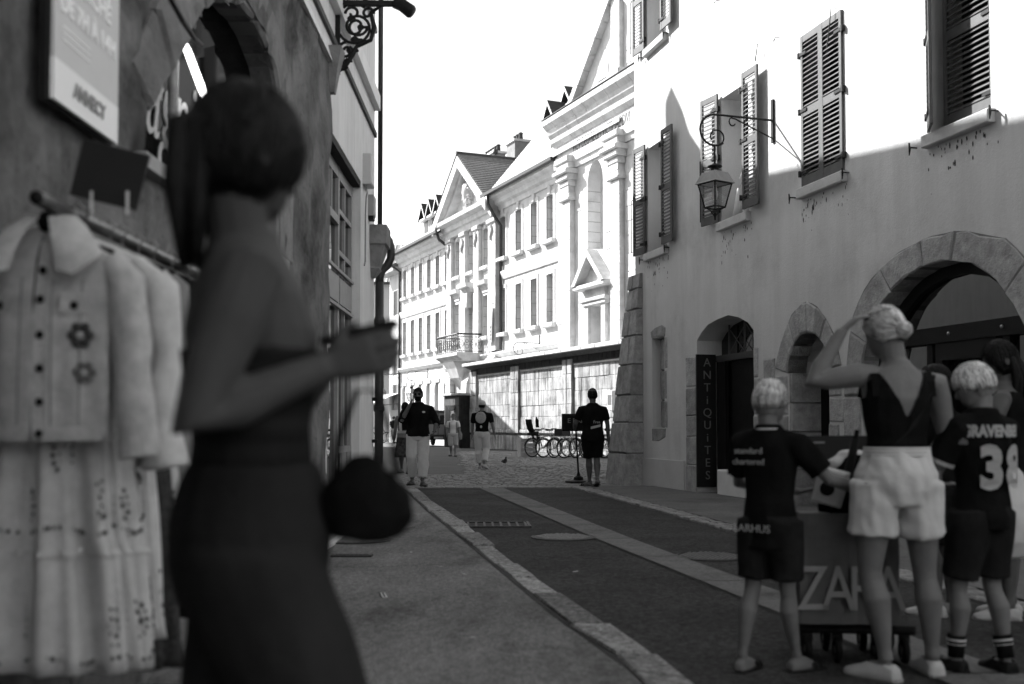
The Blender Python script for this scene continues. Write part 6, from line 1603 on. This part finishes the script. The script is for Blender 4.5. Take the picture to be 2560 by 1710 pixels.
class Drape:
    """hanging garment: wavy closed tube; z from the top down, t round it (-pi/2 faces the lane end)"""
    def __init__(s, prof, depth, folds, amp, seed): s.prof, s.depth, s.folds, s.amp, s.seed = prof, depth, folds, amp, seed
    def pt(s, z, t, out=0.0):
        P = s.prof
        for (z0, w0), (z1, w1) in zip(P, P[1:]):
            if z <= z0 and z >= z1:
                f = (z0 - z) / (z0 - z1); w = mixp(w0, w1, f); break
        else: w = P[-1][1] if z < P[-1][0] else P[0][1]
        zt, zb = P[0][0], P[-1][0]; g = (zt - z) / (zt - zb)
        d = s.depth * (.45 + .55 * min(1, g * 3)) * min(1, w / .12)
        n1 = noise.noise(Vector((cos(t) * 1.5 + s.seed, sin(t) * 1.5, z * 1.2)))
        a = s.amp * min(1, g * 1.4) * (sin(s.folds * t + s.seed + 2.2 * n1) + .45 * sin(s.folds * 2.3 * t + 2 * s.seed + z * 2))
        return Vector(((w + a + out) * cos(t), (d + a + out) * sin(t), z))
    def mesh(s, nt=96, nz=26):
        zt, zb = s.prof[0][0], s.prof[-1][0]
        return MB().loft([[s.pt(zt + (zb - zt) * i / nz, 2 * pi * j / nt) for j in range(nt)] for i in range(nz + 1)])
def hanger(t, ztop, w=.17):
    MB().tube([(0, 0, ztop + .0), (0, 0, ztop + .05), (.02, 0, ztop + .075), (0, 0, ztop + .095), (-.02, 0, ztop + .075)], .003, 5).build('hanger_hook', m_chrome, t)
    MB().tube([(-w, 0, ztop - .06), (0, 0, ztop), (w, 0, ztop - .06)], .008, 6).build('hanger_bar', SHB, t)
def garment(label, y, prof, depth, folds, amp, seed, m, cat='dress', x=RX, name='dress'):
    t = thing(name, label, cat, (x, y, 0.03))
    D = Drape(prof, depth, folds, amp, seed); D.mesh().build('cloth', m, t, smooth=True); hanger(t, prof[0][0] + .01)
    return t, D
def sprinkle(D, t, spots, m, name='print', r=.008):
    mb = MB()
    for z, a in spots:
        c = D.pt(z, a, .003); u = (D.pt(z, a + .02, .003) - D.pt(z, a - .02, .003)).normalized(); w = (D.pt(z + .01, a, .003) - D.pt(z - .01, a, .003)).normalized()
        rr = r * random.uniform(.6, 1.3)
        mb.add([c + u * rr * cos(q) + w * rr * 1.2 * sin(q) for q in [pi * k / 3 for k in range(6)]], [(0, 1, 2, 3, 4, 5)])
    o = mb.build(name, m, t); o['kind'] = 'stuff'
m_white = mat('cotton_white', .5, .95, .16, 14, .3, 120)
m_denim = mat('denim_pale', .45, .95, .22, 18, .5, 160)
m_emb = mat('embroidery', .05, .8, .3, 40)
m_seq = mat('sequin', .7, .2, metal=.3)
F_ = -pi / 2
# tiered dress under the jacket
td, D = garment('long tiered white dress with embroidered paisley motifs under the jacket', 3.02, [(1.62, .05), (1.57, .16), (1.4, .15), (1.1, .15), (1.08, .17), (.76, .2), (.745, .215), (.42, .245)], .075, 8, .024, 1.3, m_white)
for z in (1.09, .75): MB().loft([[D.pt(z + dz, 2 * pi * j / 96, .006 + .004 * (j % 2)) for j in range(96)] for dz in (.008, -.008)], True, False).build('tier_seam', m_white, td)
sp_ = []
for cz, ca in ((.55, F_ + .75), (.55, F_ - .35), (.9, F_ + .75), (.88, F_ - .35), (.88, F_ + 1.3), (.56, F_ + 1.35), (1.02, F_ + .2)):
    for q in range(14):
        e = q / 14 * 2 * pi; sp_.append((cz + .05 * sin(e), ca + .13 * cos(e)))
    for q in range(8): sp_.append((cz + .025 * sin(q), ca + .06 * cos(q)))
for q in range(60): a = F_ - 1.6 + 3.4 * q / 60; sp_.append((.795 + .028 * abs(sin(a * 3.2)), a)); sp_.append((.46 + .012 * sin(a * 7), a))
sprinkle(D, td, sp_, m_emb, 'embroidery', .0055)
sprinkle(D, td, [(random.choice((.55, .9, .8, .47)) + random.uniform(-.05, .05), F_ + random.uniform(-1, 1.4)) for _ in range(60)], m_seq, 'sequins', .003)
# cropped jacket facing the camera
jt = thing('denim_jacket', 'cropped pale jacket with flower patches and dark buttons at the rack end', 'jacket', (RX, 2.93, .03))
D = Drape([(1.645, .06), (1.615, .1), (1.56, .185), (1.45, .182), (1.3, .178), (1.12, .18), (1.06, .175)], .07, 5, .009, 4.0)
D.mesh(96, 22).build('body', m_denim, jt, smooth=True); hanger(jt, 1.64)
def strip(z0, z1, a0, a1, out, m, name, parent, n=8):
    mb = MB().loft([[D.pt(mixp(z0, z1, i / n), mixp(a0, a1, j / 5), out) for j in range(6)] for i in range(n + 1)], False, False); return mb.build(name, m, parent, smooth=True)
strip(1.6, 1.06, F_ - .06, F_ + .12, .007, m_denim, 'placket', jt, 16)
strip(1.62, 1.06, F_ - .1, F_ - .062, .004, mat('gap_dark', .04), 'opening', jt, 16)
strip(1.1, 1.06, F_ - 1.5, F_ - .11, .008, m_denim, 'hem_band', jt); strip(1.1, 1.06, F_ + .125, F_ + 1.5, .008, m_denim, 'hem_band', jt)
for a in (F_ + .5, F_ - .62):
    strip(1.46, 1.405, a - .2, a + .2, .01, m_denim, 'pocket_flap', jt)
    MB().ball(D.pt(1.425, a, .014), .012, .006, .012, 12, 6).build('button', SHB, jt)
for z in (1.52, 1.44, 1.345, 1.255, 1.165, 1.08): MB().ball(D.pt(z, F_ + .03, .012), .0115, .006, .0115, 12, 6).build('button', SHB, jt)
for a0, a1 in ((.2, .24), (.75, .79), (-.3, -.34), (-.85, -.89)): strip(1.5, 1.1, F_ + a0 * .8, F_ + a1 * .8, .006, mat('seam_grey', .28), 'seam', jt, 14)
for z, a, m_, k in ((1.345, F_ + .62, m_emb, 1.0), (1.245, F_ + .7, mat('patch_mid', .14, .9), .85)):
    fl = MB(); c0 = D.pt(z, a, .012)
    for q in range(6):
        e = q * pi / 3; fl.ball(c0 + Vector((.022 * k * cos(e), .004 * cos(e), .024 * k * sin(e))), .0135 * k, .004, .0135 * k, 8, 6)
    fl.build('flower_patch', m_, jt, smooth=True); MB().ball(c0 + Vector((0, -.006, 0)), .008 * k, .004, .008 * k).build('flower_heart', WHT, jt)
for e in (-1, 1):       # turned-down collar: a stand and a wide pointed fall
    fall = MB().loft([[Vector((e * x, y, z)) for x, y, z in row_] for row_ in (
        ((.012, -.055, 1.668), (.045, -.04, 1.675), (.07, -.01, 1.68), (.06, .03, 1.68)),
        ((.03, -.088, 1.63), (.075, -.085, 1.635), (.105, -.05, 1.64), (.1, .0, 1.645)),
        ((.05, -.112, 1.57), (.1, -.12, 1.565), (.14, -.085, 1.58), (.135, -.02, 1.6)),
        ((.062, -.118, 1.515), (.11, -.13, 1.5), (.158, -.098, 1.545), (.15, -.03, 1.575)))], False, False)
    fall.build('collar', m_denim, jt, smooth=True)
    MB().tube([(e * .062, -.119, 1.514), (e * .11, -.131, 1.499), (e * .158, -.099, 1.544)], .003, 5).build('collar_seam', mat('seam_grey', .28), jt)
MB().ball((0, -.025, 1.66), .032, .02, .03).build('neck_lining', BLK, jt, smooth=True)
for e in (-1, 1):
    mb = MB(); P_ = [(e * .165, .0, 1.565), (e * .2, .0, 1.5), (e * .222, -.005, 1.36), (e * .232, -.012, 1.22), (e * .25, -.02, 1.08), (e * .255, -.022, 1.02)]
    mb.tube(P_, [.03, .05, .052, .05, .05, .052], 16); o = link_mesh('sleeve', solid(mb, .008, m_denim, 'sleeve', 4, (.006, 14, 10)), jt)
    MB().tube([(e * .247, -.019, 1.07), (e * .254, -.022, 1.015)], .054, 18).build('cuff', m_denim, o)
# further garments along the rail
g_, D = garment('white blouse with gathered sleeve behind the jacket', 3.1, [(1.65, .05), (1.6, .18), (1.45, .19), (1.2, .19), (.98, .2)], .07, 7, .01, 2.2, m_white, 'blouse', name='blouse')
for e in (1,):
    mb = MB(); mb.tube([(e * .17, 0, 1.58), (e * .24, 0, 1.5), (e * .265, -.01, 1.3), (e * .26, -.02, 1.1), (e * .27, -.02, .98)], [.03, .055, .045, .05, .07], 14); link_mesh('sleeve', solid(mb, .009, m_white, 'sleeve', 4, (.008, 12, 6)), g_)
g_, D = garment('long white dress with a dark floral border beside the tiered dress', 3.22, [(1.64, .05), (1.59, .17), (1.3, .17), (1.0, .18), (.5, .225), (.47, .23)], .075, 7, .022, 5.1, m_white)
sprinkle(D, g_, [(z, F_ + .95 + .12 * sin(z * 30)) for z in [.5 + i * .012 for i in range(50)]] + [(random.uniform(.48, .68), F_ + random.uniform(.4, 1.4)) for _ in range(60)], m_emb, 'floral_print', .007)
g_, D = garment('black lace trimmed dress between the white dresses', 3.32, [(1.64, .05), (1.59, .17), (1.0, .18), (.42, .23), (.36, .235)], .075, 8, .015, 7.7, mat('lace_black', .03, .9, .8, 60), x=RX + .01)
g_, D = garment('pale sleeveless dress with a bare twig print on its edge', 3.4, [(1.64, .05), (1.59, .17), (1.2, .165), (1.0, .18), (.55, .22)], .075, 6, .012, 3.3, mat('cotton_grey', .42, .92, .08, 14, .3, 120), x=RX + .02)
sprinkle(D, g_, [(random.uniform(.56, .9), F_ + 1.1 + random.uniform(-.15, .3)) for _ in range(80)], m_emb, 'twig_print', .006)
g_, D = garment('grey wrap dress hanging in the middle of the rail', 3.55, [(1.64, .05), (1.59, .17), (1.0, .18), (.72, .2)], .075, 7, .012, 9.1, mat('cotton_mid', .2, .92, .1, 14), x=RX + .02)
g_, D = garment('dark pleated dress toward the far end of the rail', 3.7, [(1.64, .05), (1.59, .17), (1.0, .18), (.6, .2), (.45, .21)], .075, 14, .012, 6.4, DRK, x=RX + .02)
g_, D = garment('dark speckled long dress at the far end of the rail', 3.9, [(1.64, .05), (1.59, .17), (1.0, .18), (.5, .21)], .075, 9, .013, 8.4, mat('speckle_dark', .09, .9, .9, 70), x=RX + .02)
g_, D = garment('black dress last on the rail beside the passer-by', 4.1, [(1.64, .05), (1.59, .17), (1.0, .18), (.4, .22)], .075, 9, .013, 2.4, BLK, x=RX + .02)

# ================================================================ shopping trolley, paper bag and bundles
tr_ = thing('shopping_trolley', 'low black folding trolley standing before the woman in shorts', 'trolley', (1.63, 5.28, .0), radians(-6))
MB().cbox(-.27, .3, -.17, .2, .14, .18, .02).build('bed', SHB, tr_)
for x in (-.2, -.06, .12, .25):
    for y in (-.14, .16):
        w = MB().torus((x, y, .065), .048, .018, 'x', 18, 8).build('wheel', SHB, tr_, smooth=True)
        MB().lathe([(.02, -.012), (.02, .012)], 10).build('hub', mat('hub_grey', .2, .4), w, loc=(x, y, .065), rot=(0, pi / 2, 0))
        MB().box(x - .024, x + .024, y - .012, y + .012, .1, .145).build('fork', SHB, tr_)
for x in (-.23, .26): MB().tube([(x, .18, .17), (x, .24, .7), (x * .8, .26, 1.0)], .013, 8).build('upright', SHB, tr_)
MB().tube([(-.24, .26, 1.0), (.24, .26, 1.0)], .02, 10).build('handle_bar', SHB, tr_)
B('handle_panel', mat('panel_black', .02, .5), tr_, -.24, .2, .235, .25, .96, 1.08)
B('panel_slot', mat('trim_grey', .3, .8), tr_, -.16, -.04, .23, .236, 1.04, 1.05)
zb_ = thing('paper_bag', 'dark paper shopping bag lettered ZARA standing on the trolley', 'bag', (1.6, 5.16, .195), radians(-4))
mb = MB(); m_bag = mat('paper_dark', .11, .6, .15, 5, .25, 8)
mb.loft([[Vector((x + .006 * noise.noise(Vector((x * 9, z * 5, 1))), y + .022 * noise.noise(Vector((x * 8, z * 4, 3))), z)) for x, y in [(-.23 + .46 * i / 12, -.09) for i in range(13)] + [(.23, -.045), (.235 - .03 * (z > .1), 0), (.23, .045)] + [(.23 - .46 * i / 12, .09) for i in range(13)] + [(-.23, .045), (-.235 + .03 * (z > .1), 0), (-.23, -.045)]] for z in [.52 * q / 10 for q in range(11)]], True, True)
mb.build('bag', m_bag, zb_)
o = text('lettering', 'ZARA', .3, mat('bag_letter', .28, .6, .1), zb_, (.0, -.115, .16), depth=.002, space=.72); o.scale = (.78, 1, 1)
for y in (-.08, .08): MB().tube([(-.08, y, .51), (-.07, y, .6), (0, y, .64), (.07, y, .6), (.08, y, .51)], .005, 6).build('handle', SHB, zb_)
jk = thing('jacket_bundle', 'black jacket heaped on top of the paper bag', 'jacket', (1.68, 5.2, .68), 0)
mb = MB(); mb.loft([ell((.02, 0, z), rx, ry, 20) for z, rx, ry in ((0, .12, .07), (.04, .2, .12), (.14, .19, .11), (.24, .12, .08), (.3, .05, .04))]); link_mesh('cloth', solid(mb, .012, BLK, 'cloth', 4, (.02, 9, 7)), jk)
wb_ = thing('white_parcel', 'pale parcel with a dark round label held by the boy', 'parcel', (1.49, 5.1, .76), radians(-25))
MB().cbox(-.06, .075, -.05, .05, 0, .17, .012).build('box', WHT, wb_, rot=(0, radians(14), 0))
MB().lathe([(.001, .0), (.034, .0), (.034, .004)], 18).build('label', SHB, wb_, loc=(.02, -.051, .075), rot=(pi / 2, 0, 0))
bt = thing('umbrella', 'black folded umbrella sticking up out of the trolley', 'umbrella', (1.575, 5.12, .74), 0)
MB().tube([(0, 0, 0), (.03, .0, .13), (.075, .01, .33)], [.02, .024, .019], 12).build('folded_canopy', SHB, bt, smooth=True)
MB().tube([(.075, .01, .33), (.085, .012, .37)], .012, 8).build('handle', SHB, bt)
cb = thing('cloth_bundle', 'crumpled white cloth bundle behind the umbrella on the trolley', 'bundle', (1.72, 5.34, .8), 0)
mb = MB(); mb.loft([ell((0, 0, z), rx, ry, 20) for z, rx, ry in ((0, .08, .06), (.05, .17, .09), (.14, .16, .09), (.2, .08, .05))]); link_mesh('cloth', solid(mb, .012, WHT, 'cloth', 4, (.018, 10, 8)), cb)

# ================================================================ bicycles by the terrace wall
m_tyre = mat('tyre', .02, .8); m_rim = mat('rim_alloy', .55, .3, metal=.5); m_fr = [mat('bike_dark', .03, .4), mat('bike_grey', .3, .35), mat('bike_white', .6, .4), mat('bike_mid', .12, .35)]
def wheel(parent, x, R=.335):
    w = MB().torus((x, 0, R), R - .018, .024, 'y', 32, 7).build('wheel', m_tyre, parent, smooth=True)
    MB().torus((x, 0, R), R - .045, .012, 'y', 32, 6).build('rim', m_rim, w, smooth=True)
    sp = MB()
    for i in range(14):
        a = i * 2 * pi / 14; sp.tube([(x, .015 * (-1) ** i, R), (x + (R - .05) * cos(a + .15 * (-1) ** i), 0, R + (R - .05) * sin(a + .15 * (-1) ** i))], .0028, 4)
    o = sp.build('spokes', m_rim, w); o['kind'] = 'stuff'
    MB().tube([(x, -.045, R), (x, .045, R)], .018, 8).build('hub', m_rim, w)
    MB().torus((x, 0, R), R + .02, .012, 'y', 16, 5, pi * .1, pi * .95).build('mudguard', m_fr[0], parent)
def bicycle(label, loc, rz, mf, seat_child=False, basket=False, crate=False):
    t = thing('bicycle', label, 'bicycle', loc, rz, 'bicycles parked by the terrace wall')
    wheel(t, -.53); wheel(t, .53)
    fr = MB(); R = .335
    bb, hd, se = (-.08, 0, .3), (.36, 0, .78), (-.24, 0, .78)
    for a, b in ((bb, (.38, 0, .66)), (bb, se), ((-.2, 0, .68), hd)): fr.tube([a, b], .018, 8)
    for y in (-.05, .05):
        fr.tube([bb, (-.53, y, R)], .01, 6); fr.tube([(-.21, 0, .68), (-.53, y, R)], .009, 6)
    fr.build('frame', mf, t)
    fk = MB().tube([hd, (.4, 0, .64)], .02, 8)
    for y in (-.05, .05): fk.tube([(.4, y * .5, .66), (.43, y, .6), (.53, y, R)], .011, 6)
    fk.build('fork', mf, t)
    MB().tube([hd, (.34, 0, .95)], .014, 8).tube([(.2, -.28, 1.0), (.32, -.2, .99), (.35, 0, .97), (.32, .2, .99), (.2, .28, 1.0)], .012, 8).build('handlebar', m_rim, t)
    for y in (-.28, .28): MB().tube([(.22, y, 1.0), (.1, y * 1.04, 1.0)], .018, 8).build('grip', SHB, t)
    MB().tube([se, (-.27, 0, .93)], .013, 8).build('seat_post', m_rim, t)
    MB().loft([[(-.4, -.08, .93), (-.4, .08, .93), (-.4, .07, .99), (-.4, -.07, .99)], [(-.28, -.06, .93), (-.28, .06, .93), (-.28, .05, .985), (-.28, -.05, .985)], [(-.12, -.018, .94), (-.12, .018, .94), (-.12, .015, .97), (-.12, -.015, .97)]]).build('saddle', SHB, t)
    MB().torus((-.08, -.04, .3), .09, .01, 'y', 20, 5).build('chainring', m_rim, t)
    for s_, a in ((-1, .6), (1, .6 + pi)):
        e = Vector((-.08 + .16 * cos(a), s_ * .08, .3 + .16 * sin(a))); MB().tube([(-.08, s_ * .06, .3), e], .01, 6).box(e.x - .045, e.x + .045, min(e.y, e.y + s_ * .08), max(e.y, e.y + s_ * .08), e.z - .01, e.z + .01).build('pedal', SHB, t)
    rkk = MB()
    for y in (-.05, .05): rkk.tube([(-.2, y, .72), (-.72, y, .74)], .007, 5).tube([(-.53, y, R), (-.62, y, .74)], .006, 5)
    rkk.build('luggage_rack', m_rim, t)
    if seat_child:
        mb = MB(); mb.loft([[Vector((x + dx, y, z)) for dx, y in ((-.05, -.13), (.05, -.15), (.06, .15), (-.05, .13))] for x, z in ((-.5, .76), (-.52, .86), (-.62, 1.0), (-.68, 1.2), (-.7, 1.34))]); mb.loft([[Vector((x, y, z)) for y, z in ((-.15, z0), (.15, z0), (.15, z0 + .08), (-.15, z0 + .08))] for x, z0 in ((-.66, .78), (-.4, .78), (-.34, .84))])
        for y in (-.14, .14): mb.tube([(-.42, y, .8), (-.36, y, .62), (-.34, y, .5)], [.05, .045, .05], 8)
        link_mesh('child_seat', solid(mb, .014, SHB, 'child_seat', 4), t)
        MB().loft([[(-.3, -.1, 1.05), (-.3, .1, 1.05)], [(-.32, -.1, 1.3), (-.32, .1, 1.3)], [(-.35, -.03, 1.42), (-.35, .03, 1.42)]], False, False).build('wind_shield', SHB, t)
    if basket:
        bk = MB().loft([[(.42, -.14, .8), (.68, -.14, .8), (.68, .14, .8), (.42, .14, .8)], [(.38, -.19, 1.08), (.78, -.19, 1.08), (.78, .19, 1.08), (.38, .19, 1.08)], [(.39, -.18, 1.08), (.77, -.18, 1.08), (.77, .18, 1.08), (.39, .18, 1.08)], [(.43, -.13, .82), (.67, -.13, .82), (.67, .13, .82), (.43, .13, .82)]], True, True).build('basket', mat('wicker', .35, .9, .6, 60), t)
    if crate: MB().cbox(-.8, -.4, -.2, .2, .76, 1.0, .02).build('pannier_box', mat('pannier', .02, .6), t)
    return t
for i, (x, y, a, lab, kw) in enumerate((
        (1.15, 38.2, .62, 'dark bicycle with a black child seat, leftmost of the parked row', dict(seat_child=True)),
        (1.85, 37.2, .7, 'pale bicycle second from the left in the parked row', dict()),
        (2.2, 36.8, .66, 'light framed bicycle with rear box, third in the parked row', dict(crate=True)),
        (2.9, 36.7, .72, 'grey bicycle in the parked row left of the walking man', dict()),
        (3.55, 37.0, .68, 'bicycle half hidden behind the walking man', dict()),
        (1.55, 37.6, .55, 'grey bicycle leaning behind the leftmost pair in the parked row', dict()),
        (2.55, 37.3, .8, 'dark bicycle with front basket deep in the middle of the parked row', dict(basket=True)),
        (3.2, 37.3, .6, 'white bicycle behind the box stand in the parked row', dict(crate=True)),
        (4.0, 36.6, .9, 'pale bicycle just right of the walking man', dict()),
        (4.5, 37.0, 2.5, 'dark bicycle with wicker basket, rightmost of the parked row', dict(basket=True)))):
    bicycle(lab, (x, y, .03), a, m_fr[(0, 2, 1, 3, 2, 1, 0, 2, 1, 0)[i]], **kw)
for (x, y, a, lab) in ((-9.2, 74, .2, 'far bicycle beside the white awning'), (-8.0, 75, .3, 'far bicycle behind the walker in dark top')):
    t = bicycle(lab, (x, y, .03), a, m_fr[0]); t['group'] = 'bicycles at the street end'
cr = thing('wooden_crate', 'low stack of pale wooden crates beside the leftmost bicycle', 'crate', (.55, 38.4, .02), .3)
for i in range(4):
    for k in (-.2, .2): B('slat', mat('crate_wood', .45, .85, .15, 6, objvar=.15), cr, -.3, .3, k - .012, k + .012, .03 + i * .17, .15 + i * .17)
for x in (-.29, .29): B('post', mat('crate_wood', .45), cr, x - .02, x + .02, -.18, .18, 0, .7)
hp_ = thing('bike_hoop', 'short dark steel post standing among the parked bicycles', 'post', (3.35, 36.3, .02))
MB().tube([(0, 0, 0), (0, 0, .72)], .05, 12).build('post', m_fr[0], hp_); MB().lathe([(.05, .72), (.04, .75), (.001, .76)], 12).build('cap', m_fr[0], hp_)
# ================================================================ parked van
vn = thing('parked_van', 'dark delivery van parked in front of the palace', 'van', (-3.95, 57, .02), radians(20))
m_van = mat('van_paint', .06, .35, .1, 3); m_vl = mat('van_panel', .3, .4, .1, 3)
MB().prism([(0, .45), (0, 1.75), (.12, 1.95), (3.2, 1.98), (3.9, 1.5), (4.7, 1.15), (4.8, .45)], -.9, .9, 'x').build('body', m_van, vn)
for s_ in (-1, 1):
    d = B('rear_door', m_vl, vn, min(s_ * .02, s_ * .84), max(s_ * .02, s_ * .84), -.03, -.002, .65, 1.78)
    B('window', m_glassd, d, min(s_ * .1, s_ * .76), max(s_ * .1, s_ * .76), -.04, -.031, 1.2, 1.68)
    B('handle', SHB, d, s_ * .06 - .02, s_ * .06 + .02, -.06, -.031, 1.0, 1.1)
    B('tail_light', mat('tail_light', .1, .3), vn, min(s_ * .78, s_ * .89), max(s_ * .78, s_ * .89), -.04, .0, .7, 1.05)
    for y in (.85, 3.9):
        w = MB().torus((s_ * .82, y, .32), .22, .1, 'x', 20, 8).build('wheel', m_tyre, vn, smooth=True); MB().lathe([(.17, -.05), (.17, .05)], 14).build('rim', m_rim, w, loc=(s_ * .84, y, .32), rot=(0, pi / 2, 0))
B('bumper', SHB, vn, -.88, .88, -.12, -.001, .38, .58); B('number_plate', WHT, vn, -.26, .26, -.13, -.121, .43, .54)
MB().prism([(3.25, 1.5), (3.3, 1.9), (3.75, 1.52)], -.903, .903, 'x').build('side_window', m_glassd, vn)
# ================================================================ pigeon
pg = thing('pigeon', 'dark pigeon standing on the cobbles right of the walker in white cap', 'pigeon', (-.2, 29.3, .03), radians(200))
mb = MB(); mb.loft([[Vector((rx * cos(q), y, z + rz_ * sin(q))) for q in [2 * pi * k / 12 for k in range(12)]] for y, z, rx, rz_ in ((-.17, .1, .02, .006), (-.11, .115, .035, .02), (-.05, .13, .055, .05), (.02, .14, .06, .06), (.06, .165, .045, .05), (.085, .2, .028, .03), (.1, .235, .026, .028), (.115, .25, .022, .022), (.13, .248, .008, .008))]); mb.tube([(0, .125, .247), (0, .155, .24)], [.007, .002], 6)
for x in (-.02, .02): mb.tube([(x, .0, .09), (x, .0, .005), (x, .03, .003)], [.008, .005, .004], 6)
link_mesh('body', solid(mb, .006, mat('pigeon_grey', .06, .7, .4, 20), 'body', 2), pg)
for s_ in (-1, 1): MB().loft([[(s_ * (.05 + .004 * k), y, z) for y, z in ((.05, .17), (.0, .185), (-.08, .15), (-.15, .115), (-.08, .11), (.02, .12))] for k in (0, 2)]).build('wing', mat('pigeon_wing', .1, .7, .4, 20), pg)
bpy.data.scenes.remove(TMP)
